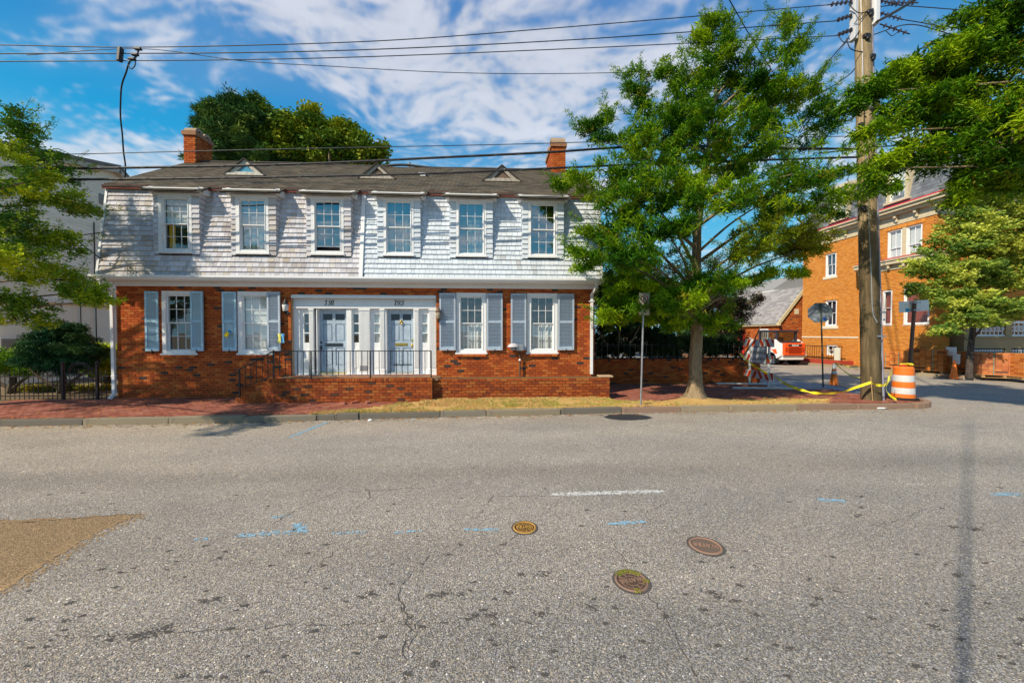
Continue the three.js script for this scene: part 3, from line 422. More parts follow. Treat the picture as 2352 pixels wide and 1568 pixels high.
// ---------- the house, numbers 191 and 193 ----------
rnd = rngOf(77);
const house = thing('brick_house', 'long low brick duplex with grey shingled mansard, six dormers and blue-grey shutters', 'house', [-4, 0.2, -3.3]);
const HX0 = -11.62, HX1 = 3.47, HB = -6.6;
const GW = [[-10.28, 1.04], [-8.0, 1.06], [-1.13, 0.99], [1.2, 1.02]];
const SUR = [-6.35, -1.78, 0.88, 3.42];
const mz = (y) => 0.33 - 0.38 * (y - 3.95) / 2.88;                        // front of the mansard at height y
const ry0 = 6.82, rz0 = 0.0, RS = 0.667;                                  // the upper roof starts here and climbs RS per metre
const roofY = (z) => ry0 + 0.02 - (z - rz0) * RS;
const RIDGE = -3.3;
{
  const wins = GW.map(([x, w]) => [x, x + w, 1.6, 3.56]);
  const wall = add('front_wall', wallHoles(HX0 + 0.01, HX1 - 0.01, 0.05, 3.86, [...wins, [SUR[0], SUR[1], SUR[2] - 0.04, SUR[3]]], -0.24, -0.03), M.mortar, house);
  const holes = [...wins.map((w) => [w[0], w[1], w[2] - 0.06, w[3]]), SUR];
  const br = bond(HX0, HX1, 0.15, 3.72, holes).map(([u, w, a, b]) => ({ m: mat4(u, w, -0.0575 + rr(-0.002, 0.003), a, b, 0.115, 0, rr(-0.004, 0.004)), k: fbm(u * 0.8, w * 1.5, 6, 3) + (w < 0.55 ? -0.12 : 0) < -0.2 ? 5 : redKind() }));
  for (const [x, w] of GW) for (let i = 0; i < 5; i++) { const L = (w - 0.01) / 5; br.push({ m: mat4(x + (i + 0.5) * L + 0.005, 1.515, 0.005, L - 0.01, 0.075, 0.13), k: Math.floor(rnd() * 5) }); }   // brick sills
  pieces(wall, 'brick', br, RED);
  add('back_wall', [B(HX0, HX1, 0, 6.8, HB, HB + 0.2), B(HX0 + 0.003, HX0 + 0.22, 0, 6.85, HB + 0.2, -0.24), B(HX1 - 0.22, HX1 - 0.003, 0, 3.9, HB + 0.2, -0.24)], grainy([0.36, 0.1, 0.04], 2), house);
  const rb = bond(HB, -0.12, 0.15, 3.8, []).map(([u, w, a, b]) => ({ m: mat4(HX1 - 0.03, w, u, 0.1, b, a), k: redKind() })), lb = bond(HB, -0.12, 0.15, 3.8, []).map(([u, w, a, b]) => ({ m: mat4(HX0 + 0.03, w, u, 0.1, b, a), k: redKind() }));
  const eg = add('side_wall', B(HX1 - 0.08, HX1 - 0.002, 0.1, 3.9, HB, -0.03), M.mortar, house); pieces(eg, 'brick', rb, RED, { limit: 150 });
  const wg = add('side_wall', B(HX0 + 0.002, HX0 + 0.08, 0.1, 3.9, HB, -0.03), M.mortar, house); pieces(wg, 'brick', lb, RED, { limit: 60 });
  add('floor', [B(HX0 + 0.23, HX1 - 0.23, 0.7, 0.86, HB + 0.2, -0.25), B(HX0 + 0.23, HX1 - 0.23, 3.78, 3.92, HB + 0.2, -0.1), B(-4.1, -3.9, 0.86, 6.7, HB + 0.2, -0.4)], M.room, house);

  GW.forEach(([x, w], i) => windowUnit(house, { p: [x, 1.6, -0.03], w, h: 1.96, fw: 0.13, bot: 0.75, deep: 0.12, inside: ['dark', 'blind', 'cafe', 'cafe'][i], label: ['white sash window with dark panes, far left', 'white sash window with a closed blind', 'white sash window with short curtains beside the right lantern', 'white sash window with short curtains at the right end'][i], backing: i === 0 ? std([0.012, 0.013, 0.015]) : i > 1 ? std([0.02, 0.02, 0.02]) : undefined }));
  // shutters
  const SH = [[-10.72, 0.36, 0.14], [-9.36, 0.4, -0.1], [-8.42, 0.4, 0.1], [-7.05, 0.42, -0.1], [-1.66, 0.52, 0], [-0.13, 0.52, 0], [0.66, 0.51, 0], [2.22, 0.54, 0]];
  SH.forEach(([x, w, turn], i) => {
    const g = new THREE.Group(); g.name = 'shutter'; g.position.set(x + 4, 1.68 - 0.2, 0.045 + 3.3); g.rotation.y = turn; house.add(g);
    const h = 1.86, mat = i < 3 ? M.shutterShade : M.shutter, st = 0.055;
    add('stile', [B(0, st, 0, h, 0, 0.045), B(w - st, w, 0, h, 0, 0.045)], mat, g); add('rail', [B(st, w - st, 0, 0.11, 0.002, 0.043), B(st, w - st, h * 0.5 - 0.035, h * 0.5 + 0.035, 0.002, 0.043), B(st, w - st, h - 0.07, h, 0.002, 0.043)], mat, g);
    const sl = new THREE.BoxGeometry(w - 2 * st, 0.045, 0.008).rotateX(0.62);
    for (const [a, b] of [[0.125, h * 0.5 - 0.045], [h * 0.5 + 0.045, h - 0.08]]) { const n = 17; for (let k = 0; k < n; k++) { const m = new THREE.Mesh(sl, mat); m.name = 'slat'; m.position.set(w / 2, lerp(a, b, (k + 0.5) / n), 0.022); m.rotation.x = rr(-0.03, 0.03); g.add(m); } }
    add('backboard', B(st, w - st, 0.1, h - 0.07, 0.001, 0.006), M.shutterShade, g);
    add('shutter_dog', [bar([w * 0.5, -0.07, 0.0], [w * 0.5, 0.04, 0.07], 0.012), new THREE.SphereGeometry(0.022, 8, 6).translate(w * 0.5, -0.03, 0.06)], M.iron, g);
  });
}
{ // double entrance
  const P = (c) => atZ(632 + 0.1728 * c, 770, -0.13).x, Y = (c) => atZ(800, 632 + 0.1728 * c, -0.13).y;
  const zF = -0.13, zB = -0.3, s = house, yb = 0.9, yh = Y(440), yt = Y(265);
  const sur = add('door_surround', [B(SUR[0], SUR[1], yt, 3.42, -0.22, -0.02), B(SUR[0], SUR[1], yh, yt, -0.24, zF), B(SUR[0] + 0.0, P(322), yb, yh, -0.24, zF), B(P(960), P(1012), yb, yh, -0.24, zF + 0.002), B(SUR[0], SUR[1], yh, yh + 0.045, zF, zF + 0.045), B(SUR[0], SUR[1], 3.36, 3.42, -0.02, 0.02),
    B(P(545), P(556), yb, yh, zB, zF), B(P(945), P(960), yb, yh, zB, zF), B(P(1450), P(1478), yb, yh, zB, zF), B(P(1838), P(1848), yb, yh, zB, zF), B(P(556), P(945), yh - 0.02, yh + 0.01, zB, zF), B(P(1478), P(1838), yh - 0.02, yh + 0.01, zB, zF), B(SUR[0], SUR[1], yb - 0.06, yb, -0.35, zF + 0.06)], M.white, s);
  const pil = (c0, c1, nf) => { // fluted pilaster
    const x0 = P(c0), x1 = P(c1), n = nf, gs = [B(x0, x1, yb, yh - 0.06, -0.24, zF + 0.012), B(x0 - 0.012, x1 + 0.012, yh - 0.06, yh, -0.24, zF + 0.04), B(x0 - 0.012, x1 + 0.012, yb, yb + 0.16, -0.24, zF + 0.035)];
    for (let i = 0; i < n; i++) { const xa = lerp(x0, x1, (i + 0.18) / n), xb = lerp(x0, x1, (i + 0.82) / n); gs.push(B(xa, xb, yb + 0.2, yh - 0.1, zF + 0.012, zF + 0.03)); }
    add('pilaster', gs, M.white, s);
  };
  pil(452, 512, 4); pil(1115, 1258, 9); pil(1394, 1452, 4); pil(1848, 1906, 4); pil(2046, 2138, 6);
  const light = (c0, c1, p0, p1, curtain) => { // side light: three panes over a panel
    const g = new THREE.Group(); g.name = 'side_light'; g.position.set(4, -0.2, 3.3); s.add(g);
    const x0 = P(c0), x1 = P(c1), a = P(p0), b = P(p1), y0 = Y(895), y1 = Y(510), zf = -0.19, gs = [B(x0, a, yb, yh, -0.26, zf), B(b, x1, yb, yh, -0.26, zf), B(a, b, y1, yh, -0.26, zf), B(a, b, yb, y0, -0.26, zf), B(a + 0.03, b - 0.03, yb + 0.2, Y(985), zf, zf + 0.012)];
    for (const k of [1, 2]) { const y = lerp(y0, y1, k / 3); gs.push(B(a, b, y - 0.016, y + 0.016, -0.25, zf)); }
    add('frame', gs, M.white, g);
    for (let k = 0; k < 3; k++) add('pane', new THREE.PlaneGeometry(b - a, (y1 - y0) / 3).translate((a + b) / 2, lerp(y0, y1, (k + 0.5) / 3), -0.22), M.glass, g);
    if (curtain) { const cg = new THREE.PlaneGeometry(b - a, y1 - y0, 24, 1), q = cg.attributes.position; for (let i = 0; i < q.count; i++) q.setZ(i, 0.012 * Math.sin(q.getX(i) * 110)); cg.computeVertexNormals(); add('curtain', cg.translate((a + b) / 2, (y0 + y1) / 2, -0.27), M.curtain, g); }
  };
  light(322, 452, 370, 450, false); light(1012, 1115, 1027, 1102, false); light(1258, 1394, 1305, 1383, true); light(1906, 2046, 1944, 2020, true);
  const door = (c0, c1, num) => {
    const d = new THREE.Group(); d.name = 'door'; d.position.set(4, -0.2, 3.3); d.userData.label = num === 191 ? 'blue-grey door with dark mail slot under number 191' : 'blue-grey door with brass mail slot under number 193'; s.add(d);
    const x0 = P(c0), x1 = P(c1), xm = (x0 + x1) / 2, w = x1 - x0, z = zB, st = 0.12 * w, y1 = yh - 0.02, g = [];
    const rows = [[Y(1290), yb + 0.0, 0], [Y(965), Y(1210), 1], [Y(645), Y(880), 1], [Y(510), Y(595), 2]];
    const cols = [[x0 + st, xm - 0.045], [xm + 0.045, x1 - st]];
    g.push(B(x0, x0 + st, yb, y1, z - 0.05, z), B(x1 - st, x1, yb, y1, z - 0.05, z), B(xm - 0.045, xm + 0.045, yb, y1, z - 0.05, z));
    const ys = [yb, Y(1205), Y(965), Y(880), Y(645), Y(595), Y(510), y1];
    for (const [a, b] of cols) for (const i of [0, 2, 4, 6]) g.push(B(a, b, ys[i], ys[i + 1], z - 0.05, z - 0.0005));
    add('leaf', g, M.door, d);
    for (const [a, b] of cols) {
      for (const [i, j] of [[1, 2], [3, 4]]) { add('panel', [B(a, b, ys[i], ys[j], z - 0.045, z - 0.022), RB(a + 0.035, b - 0.035, ys[i] + 0.035, ys[j] - 0.035, z - 0.022, z - 0.006, 0.006)], M.door, d); }
      add('pane', B(a + 0.004, b - 0.004, ys[5], ys[6], z - 0.035, z - 0.03), std([0.02, 0.022, 0.035], { roughness: 0.08 }), d);
    }
    const ym = (ys[2] + ys[3]) / 2;
    if (num === 193) {
      add('mail_slot', [RB(xm - 0.2, xm + 0.2, ym - 0.045, ym + 0.05, z, z + 0.018, 0.008), B(xm - 0.17, xm + 0.17, ym - 0.02, ym + 0.028, z + 0.018, z + 0.024)], M.brass, d);
      add('knocker', [new THREE.TorusGeometry(0.045, 0.013, 6, 16).translate(xm, Y(630), z + 0.035), new THREE.SphereGeometry(0.04, 10, 8).translate(xm, Y(610), z + 0.025), bar([xm, Y(600), z + 0.02], [xm - 0.01, Y(580), z + 0.03], 0.014)], M.brass, d);
      add('handle', [new THREE.CylinderGeometry(0.035, 0.04, 0.03, 14).rotateX(Math.PI / 2).translate(x1 - 0.07, Y(868), z + 0.015), RB(x1 - 0.1, x1 - 0.05, Y(970), Y(915), z, z + 0.02, 0.008), new THREE.SphereGeometry(0.036, 12, 8).translate(x1 - 0.075, Y(930), z + 0.06)], M.brass, d);
      add('kick_bar', B(x0 + 0.18, x1 - 0.1, Y(1200), Y(1192), z, z + 0.02), M.iron, d);
    } else {
      add('mail_slot', [B(xm - 0.2, xm + 0.36, ym + 0.02, ym + 0.045, z, z + 0.02), B(xm - 0.2, xm + 0.36, ym - 0.02, ym + 0.0, z, z + 0.024), B(xm - 0.2, xm + 0.36, ym - 0.055, ym - 0.035, z, z + 0.018)].map((q) => q.translate(-0.08, 0, 0)), M.iron, d);
      add('handle', [RB(x0 + 0.03, x0 + 0.075, Y(990), Y(935), z, z + 0.02, 0.006), tube([[x0 + 0.055, Y(950), z + 0.02], [x0 + 0.055, Y(955), z + 0.06], [x0 + 0.055, Y(1010), z + 0.06], [x0 + 0.055, Y(1025), z + 0.02]], 0.01, 12), new THREE.CylinderGeometry(0.03, 0.03, 0.03, 12).rotateX(Math.PI / 2).translate(x0 + 0.055, Y(895), z + 0.015)], M.iron, d);
    }
    add('threshold', B(x0 - 0.02, x1 + 0.02, yb, yb + 0.05, z, z + 0.1), num === 191 ? std([0.55, 0.42, 0.16], { roughness: 0.4, metalness: 0.5 }) : M.concrete, d);
  };
  door(556, 945, 191); door(1478, 1838, 193);
  const slant = (g) => g.applyMatrix4(new THREE.Matrix4().set(1, 0.22, 0, 0, 0, 1, 0, 0, 0, 0, 1, 0, 0, 0, 0, 1));
  const numM = std([0.06, 0.035, 0.015], { roughness: 0.35, metalness: 0.6 });
  for (const [cx, ch, dy] of [[680, '1', 0], [734, '9', 4], [772, '1', 0], [1603, '1', -4], [1645, '9', 0], [1692, '3', 0]]) add('house_number', slant(textGeo(ch, 0.16, 0.012, SERIF)).translate(P(cx), Y(364 + dy), zF + 0.004), numM, s);
  add('backing', B(SUR[0], SUR[1], 0.85, 3.4, -0.75, -0.7), std([0.02, 0.018, 0.03]), s);
  add('vent_grille', B(P(1125), P(1222), Y(1270), Y(1200), zF + 0.03, zF + 0.04), M.galv, s);
  // lanterns
  for (const [px, py, pale] of [[655, 706, true], [1007, 724, false]]) {
    const c = atZ(px, py, 0.16), g = new THREE.Group(); g.name = 'wall_lantern'; g.userData.label = pale ? 'white glass wall lantern left of the entrance' : 'dark wall lantern right of the entrance'; g.position.set(4, -0.2, 3.3); s.add(g);
    const L = (pts) => new THREE.LatheGeometry(pts.map(([x, y]) => new THREE.Vector2(x, y)), 6).translate(c.x, c.y, c.z);
    add('cap', L([[0.0, 0.3], [0.018, 0.29], [0.02, 0.24], [0.05, 0.22], [0.045, 0.18], [0.105, 0.12], [0.11, 0.1], [0.0, 0.1]]), pale ? M.black : std([0.1, 0.06, 0.035], { roughness: 0.5 }), g);
    add('glass', L([[0.0, -0.11], [0.07, -0.11], [0.095, 0.1], [0, 0.1]]), pale ? std([0.6, 0.6, 0.58], { roughness: 0.4 }) : std([0.3, 0.25, 0.17], { roughness: 0.3 }), g);
    add('base', L([[0, -0.2], [0.03, -0.19], [0.035, -0.14], [0.078, -0.125], [0.075, -0.108], [0, -0.108]]), pale ? M.black : std([0.1, 0.06, 0.035]), g);
    add('bracket', [tube([[c.x, c.y - 0.15, c.z], [c.x, c.y - 0.24, c.z - 0.04], [c.x, c.y - 0.2, c.z - 0.13], [c.x, c.y - 0.16, 0.0]], 0.014, 14), new THREE.CylinderGeometry(0.06, 0.06, 0.02, 14).rotateX(Math.PI / 2).translate(c.x, c.y - 0.17, 0.005)], M.black, g);
  }
}
{ // mansard
  rnd = rngOf(123);
  const D = [[-10.11, 0.98], [-7.84, 0.98], [-5.59, 1.0], [-3.37, 0.94], [-1.1, 0.96], [1.21, 0.95]], DW = D.map(([x, w], i) => (i < 3 ? [x - 0.14, x + w + 0.22] : [x - 0.19, x + w + 0.21]));
  const yb = 4.6, yTop = ry0, zf = 0.25;
  const slab = (x0, x1, y0, y1, t = 0.06, front = 0.0) => { const g = B(x0, x1, 0, 1, -t, front), p = g.attributes.position; for (let i = 0; i < p.count; i++) { const y = lerp(y0, y1, p.getY(i)); p.setZ(i, p.getZ(i) + mz(y) - 0.02); p.setY(i, y); } g.computeVertexNormals(); return g; };
  const XL = -11.85, XR = 3.62, gs = [slab(XL, XR, 3.95, yb)]; let x = XL; for (const [a, b] of DW) { gs.push(slab(x, a, yb, yTop)); x = b; } gs.push(slab(x, XR, yb, yTop));
  const under = std([0.16, 0.15, 0.15]);
  const man = add('mansard', gs, under, house);
  // taper: each shingle is thick at its butt
  const sg = new THREE.BoxGeometry(1, 1, 1), sp = sg.attributes.position; for (let i = 0; i < sp.count; i++) if (sp.getY(i) > 0) sp.setZ(i, sp.getZ(i) > 0 ? -0.32 : -0.5);
  sg.computeVertexNormals();
  const left = [], right = [], tilt = -Math.atan(0.38 / 2.88) - 0.075, e = 0.158, th = 0.026;
  const split = -4.05;
  const put = (u, y, w, rot = 0, z, cheek) => {
    const L = u < split, n = fbm(u * 0.5, y * 1.2, 3, 3) + fbm(u * 3, y * 2, 8, 2) * 0.7, low = smooth(-7.5, -11.5, u) * smooth(6.4, 4.2, y);
    const k = L ? clamp(Math.floor(rr(0, 5) + n * 5 + low * 2.2), 0, 7) : clamp(Math.floor(rr(0, 3.4) + (n > 0.25 ? 2 : 0)), 0, 5);
    (L ? left : right).push({ m: mat4(u, y, z, w, e + 0.03, th * rr(0.85, 1.25), rot + rr(-0.02, 0.02), 0, rr(-0.012, 0.012)), k, cheek });
  };
  let r = 0;
  for (let y = 3.98; y < yTop - 0.03; y += e, r++) {
    const blocked = y + e * 0.6 > yb ? DW : [];
    for (let u = XL + (r % 2 ? -0.06 : 0); u < XR;) {
      const w = rr(0.1, 0.2), a = Math.max(u, XL), b = Math.min(u + w - 0.006, XR); u += w; let ps = [[a, b]];
      for (const h of blocked) ps = ps.flatMap(([p, q]) => (h[0] >= q || h[1] <= p ? [[p, q]] : [[p, Math.min(q, h[0])], [Math.max(p, h[1]), q]]));
      ps = ps.flatMap(([p, q]) => (p < split + 0.06 && q > split - 0.06 ? [[p, Math.min(q, split - 0.06)], [Math.max(p, split + 0.06), q]] : [[p, q]])).filter(([p, q]) => q - p > 0.02);
      for (const [p, q] of ps) put((p + q) / 2, Math.min(y + e / 2, yTop - 0.02) + rr(-0.004, 0.004), q - p, tilt, mz(y + e / 2) + 0.005);
    }
  }
  // dormer fronts and cheeks
  D.forEach(([dx, dw], i) => {
    const [a, b] = DW[i], mm = i < 3 ? M.white2 : M.white, g = new THREE.Group(); g.name = 'dormer'; g.position.set(4, -0.2, 3.3); house.add(g);
    add('wall', [B(a, dx, 4.66, 6.56, 0.16, zf - 0.004), B(dx + dw, b, 4.66, 6.56, 0.16, zf - 0.004), B(dx, dx + dw, 6.47, 6.57, 0.16, zf - 0.004), B(a, a + 0.05, yb, 6.7, -0.25, 0.16), B(b - 0.05, b, yb, 6.7, -0.25, 0.16)], under, g);
    add('fascia', [B(a - 0.1, b + 0.1, 6.53, 6.6, zf + 0.02, 0.41), B(a - 0.12, b + 0.12, 6.58, 6.612, 0.41, 0.45), B(b + 0.02, b + 0.13, 6.5, 6.7, -0.05, zf + 0.02), B(a - 0.13, a - 0.02, 6.5, 6.7, -0.05, zf + 0.02), B(a - 0.0, b, 6.44, 6.5, zf - 0.004, zf + 0.06)], mm, g);
    for (let k = 0, y = 4.66; y < 6.42; y += e, k++) for (const [p, q] of [[a, dx - 0.004], [dx + dw + 0.004, b]]) put((p + q) / 2, y + e / 2, q - p, -0.06, zf + 0.012);
    for (let k = 0, y = 4.66; y < 6.6; y += e, k++) { const zm = mz(y) - 0.05, d = zf - zm; if (d > 0.03) for (const [xx, s] of [[b, 1], [a, -1]]) { (xx < split ? left : right).push({ m: new THREE.Matrix4().makeTranslation(xx, y + e / 2, zm + d / 2).multiply(new THREE.Matrix4().makeRotationFromEuler(new THREE.Euler(0, s * Math.PI / 2, 0))).multiply(mat4(0, 0, 0.006, d, e + 0.03, th, -0.06)), k: Math.floor(rnd() * 4) }); } }
    windowUnit(house, { p: [dx, 4.72, zf - 0.004], w: dw, h: 1.75, fw: i < 3 ? 0.115 : 0.085, bot: 0.8, deep: 0.12, sill: 0.045, frame: mm, inside: ['half', 'blind', 'dark', 'curtain', 'blind', 'dark'][i], open: i === 2 ? 0.18 : 0, mu: 0.011, glass: i === 0 ? M.glass : M.glassDim, backing: i === 1 || i === 4 ? undefined : std(i === 3 ? [0.05, 0.06, 0.07] : [0.015, 0.015, 0.018]),
      label: ['dormer window with a half-drawn blind and yellow wood inside, first from the left', 'dormer window with blind, second from the left', 'dormer window with its lower sash raised, third from the left', 'dormer window with curtain, first right of the white dividing board', 'dormer window with closed blind, second from the right', 'dormer window by the street tree, last on the right'][i] });
    if (i === 0) add('wooden_door', B(dx + 0.15, dx + 0.33, 4.86, 5.6, 0.05, 0.06), std([0.7, 0.38, 0.05]), g);
  });
  const sm = (t) => ({ map: t, bumpMap: T.streak, bumpScale: 0.003, roughness: 0.85 });
  pieces(man, 'shingle', left, [[0.68, 0.67, 0.71], [0.6, 0.59, 0.63], [0.54, 0.53, 0.56], [0.62, 0.58, 0.57], [0.5, 0.47, 0.48], [0.52, 0.47, 0.42], [0.41, 0.38, 0.38], [0.44, 0.38, 0.32]], { geo: sg, key: 'shingleL', mat: sm(T.streak), limit: 150 });
  pieces(man, 'shingle', right, [[0.7, 0.76, 0.83], [0.64, 0.7, 0.77], [0.68, 0.73, 0.78], [0.6, 0.66, 0.72], [0.56, 0.59, 0.62], [0.5, 0.51, 0.53]], { geo: sg, key: 'shingleR', mat: sm(T.streak), limit: 150 });
  add('party_board', slab(split - 0.055, split + 0.055, 3.95, 6.75, 0, 0.075), M.white, house);
  add('corner_board', [slab(XL - 0.02, XL + 0.045, 3.95, 6.8, 0.2, 0.05), slab(XR - 0.03, XR + 0.02, 3.95, 6.8, 0.2, 0.04)], M.white2, house);
  // gable ends of the upper storey
  const end = (x0, x1) => { const g = extrude([[-0.3, 3.9], [-0.3 + 0.0, 3.9], [6.5, 3.9], [6.5, 6.75], [3.3, 8.9], [0.03, 6.75]], x1 - x0); return g.rotateY(Math.PI / 2).translate(x0, 0, 0); };
  add('gable_wall', [end(XL, XL + 0.1), end(XR - 0.1, XR)], std([0.5, 0.49, 0.48], { map: rep(T.streak, 1) }), house);
  // gutter and frieze
  const gut = extrude([[0.34, 3.98], [0.34, 3.85], [0.42, 3.85], [0.475, 3.93], [0.475, 3.985], [0.455, 3.985], [0.45, 3.94], [0.41, 3.87], [0.36, 3.87], [0.36, 3.98]], 15.62).rotateY(-Math.PI / 2).translate(3.67, 0, 0);
  add('gutter', [gut], M.white, house);
  add('frieze', [B(HX0 - 0.05, HX1 + 0.05, 3.7, 3.85, -0.02, 0.05), B(XL, XR, 3.83, 3.9, -0.1, 0.34)], M.white2, house);
  const ds = (pts) => { const gs2 = []; for (let i = 0; i < pts.length - 1; i++) { const a = vec(pts[i]), b = vec(pts[i + 1]), d = b.clone().sub(a); gs2.push(new THREE.BoxGeometry(0.085, d.length() + 0.05, 0.07).applyQuaternion(new THREE.Quaternion().setFromUnitVectors(v3(0, 1, 0), d.normalize())).translate((a.x + b.x) / 2, (a.y + b.y) / 2, (a.z + b.z) / 2)); } return gs2; };
  add('downspout', [...ds([[-11.7, 3.86, 0.4], [-11.7, 3.72, 0.38], [-11.68, 3.5, 0.07], [-11.66, 0.36, 0.07], [-11.68, 0.24, 0.18]]), B(-11.75, -11.55, 3.28, 3.31, 0.02, 0.12), B(-11.72, -11.6, 0.9, 0.93, 0.02, 0.115)], M.white, house);
  add('downspout', [...ds([[3.42, 3.86, 0.4], [3.42, 3.72, 0.38], [3.35, 3.5, 0.07], [3.35, 0.9, 0.07]]), B(3.26, 3.44, 3.28, 3.31, 0.02, 0.12)], M.white, house);

  // upper roof: deck, tongues over the dormers, then asphalt tabs
  rnd = rngOf(222);
  const sl = (x0, x1, z0, z1, t = 0.05) => { const g = B(x0, x1, -t, 0, 0, 1), p = g.attributes.position; for (let i = 0; i < p.count; i++) { const z = lerp(z0, z1, p.getZ(i)); p.setY(i, p.getY(i) + roofY(z)); p.setZ(i, z); } g.computeVertexNormals(); return g; };
  const sag = (x) => 0.06 * Math.sin((x + 4) * 0.9) * 0 ;
  const roofM = std([0.07, 0.062, 0.055], { roughness: 0.95 });
  const back = B(XL - 0.05, XR + 0.05, -0.05, 0, 0, 1), bp = back.attributes.position; for (let i = 0; i < bp.count; i++) { const z = lerp(RIDGE, -6.8, bp.getZ(i)); bp.setY(i, bp.getY(i) + roofY(RIDGE) - (RIDGE - z) * RS); bp.setZ(i, z); }
  const roof = add('roof', [sl(XL - 0.05, XR + 0.05, RIDGE, 0.09), back, ...DW.map(([a, b]) => sl(a - 0.2, b + 0.2, 0.09, 0.46))], roofM, house);
  add('roof_edge', [B(XL - 0.05, XR + 0.05, 6.68, 6.8, 0.03, 0.075)], std([0.22, 0.07, 0.05]), house);
  const tabs = [], len = Math.hypot(1, RS), ang = Math.atan(RS);
  r = 0;
  for (let z = 0.44; z > RIDGE; z -= 0.125, r++) for (let u = XL - 0.05 - (r % 2 ? 0.15 : 0); u < XR; u += 0.305) {
    const a = Math.max(u, XL - 0.05), b = Math.min(u + 0.29, XR + 0.05), c = (a + b) / 2; if (b - a < 0.04) continue; if (z > 0.03 && !DW.some(([p, q]) => c > p - 0.18 && c < q + 0.18)) continue;
    tabs.push({ m: mat4(c, roofY(z) + 0.012 + rr(-0.002, 0.002), z - 0.02, b - a, 0.02, 0.2, ang - 0.06, 0, rr(-0.004, 0.004)), k: Math.floor(rnd() * 5) });
  }
  pieces(roof, 'roof_shingle', tabs, [[0.115, 0.095, 0.068], [0.14, 0.115, 0.082], [0.09, 0.075, 0.056], [0.155, 0.13, 0.095], [0.115, 0.105, 0.085]], { mat: { map: rep(T.rough, 1), bumpMap: rep(T.rough, 2), bumpScale: 0.003, roughness: 0.95 } });
  add('ridge_cap', [tube([[XL, roofY(RIDGE) + 0.0, RIDGE], [-8, roofY(RIDGE) + 0.03, RIDGE], [-4.6, roofY(RIDGE) + 0.0, RIDGE], [-3.6, roofY(RIDGE) + 0.09, RIDGE], [-2.4, roofY(RIDGE) - 0.0, RIDGE], [0, roofY(RIDGE) + 0.02, RIDGE], [XR, roofY(RIDGE), RIDGE]], 0.05, 60, 6)], roofM, house);
  // little gablets
  const onRoof = (px, py) => { const d = ray(px, py), t = (ry0 + 0.02 + rz0 * RS - CAM.y - CAM.z * RS) / (d.y + d.z * RS); return along(d, t); };
  [[522, 606, 403, 366], [828, 905, 411, 377], [1113, 1193, 417, 381]].forEach(([xa, xb, yb2, yt], i) => {
    const p = onRoof((xa + xb) / 2, yb2), x0 = atZ(xa, yb2, p.z).x, x1 = atZ(xb, yb2, p.z).x, h = atZ(xa, yt, p.z).y - p.y, zf2 = p.z + 0.05, deep = h / RS + 0.1, xm = (x0 + x1) / 2, g = new THREE.Group(); g.name = 'gablet'; g.position.set(4, -0.2, 3.3); house.add(g);
    const tri = (k, z, d) => extrude([[xm - (xm - x0) * k, p.y + 0.06], [xm + (x1 - xm) * k, p.y + 0.06], [xm, p.y + 0.06 + (h - 0.06) * k]], d).translate(0, 0, z);
    const hole = extrude([[x0, p.y + 0.03], [x1, p.y + 0.03], [xm, p.y + h]], 0.05, [[[xm - (xm - x0) * 0.5, p.y + 0.11], [xm, p.y + 0.11 + h * 0.55], [xm + (x1 - xm) * 0.5, p.y + 0.11]]]).translate(0, 0, zf2 - 0.05);
    add('frame', [hole, B(x0 - 0.05, x1 + 0.05, p.y - 0.02, p.y + 0.05, zf2 - 0.1, zf2 + 0.05)], i === 0 ? std([0.66, 0.62, 0.54], { map: rep(T.wood, 1) }) : std([0.5, 0.44, 0.37], { map: rep(T.wood, 1) }), g);
    add(i === 0 ? 'pane' : 'board', tri(0.6, zf2 - 0.06, 0.02), i === 0 ? std([0.1, 0.3, 0.42], { roughness: 0.05 }) : std([0.2, 0.14, 0.1], { map: rep(T.wood, 1) }), g);  // first pane has the sky reflection put into its blue colour
    const s1 = [[x0 - 0.04, p.y - 0.02], [xm, p.y + h], [xm, p.y + h + 0.035], [x0 - 0.09, p.y - 0.0]], s2 = s1.map(([x, y]) => [2 * xm - x, y]).reverse();
    add('roof', [extrude(s1, deep).translate(0, 0, zf2 - deep + 0.06), extrude(s2, deep).translate(0, 0, zf2 - deep + 0.06)], roofM, g);
  });
  { const p = onRoof(971, 406); add('roof_vent', [B(p.x - 0.1, p.x + 0.1, p.y + 0.02, p.y + 0.1, p.z - 0.1, p.z + 0.05), B(p.x - 0.14, p.x + 0.14, p.y + 0.1, p.y + 0.13, p.z - 0.13, p.z + 0.08)], M.white, house); }
  // chimneys
  const chim = (x0, x1, z0, z1, top, arches) => {
    const g = new THREE.Group(); g.name = 'chimney'; g.position.set(4, -0.2, 3.3); house.add(g);
    const y0 = roofY(Math.max(z0, z1)) - 0.3; const bodyTop = top - 0.42;
    const body = add('stack', [B(x0 + 0.012, x1 - 0.012, y0, bodyTop, z1 + 0.012, z0 - 0.012), B(x0 - 0.05, x1 + 0.05, bodyTop - 0.0, bodyTop + 0.16, z1 - 0.05, z0 + 0.05)], grainy([0.36, 0.17, 0.09], 2), g);
    const bs = []; for (const [u, w, a, b] of bond(x0, x1, y0, bodyTop, [])) bs.push({ m: mat4(u, w, z0 - 0.04, a, b, 0.09), k: redKind() % 6 }); for (const [u, w, a, b] of bond(z1, z0 - 0.09, y0, bodyTop, [])) { bs.push({ m: mat4(x1 - 0.04, w, u, 0.09, b, a), k: redKind() % 6 }); bs.push({ m: mat4(x0 + 0.04, w, u, 0.09, b, a), k: redKind() % 6 }); }
    for (const it of bs) { const m = it.m; void m; }
    pieces(g, 'brick', bs, RED, { limit: 120, key: 'brick' });
    const n = arches, dz = (z0 - z1) / n, cap = grainy([0.42, 0.3, 0.19], 2);
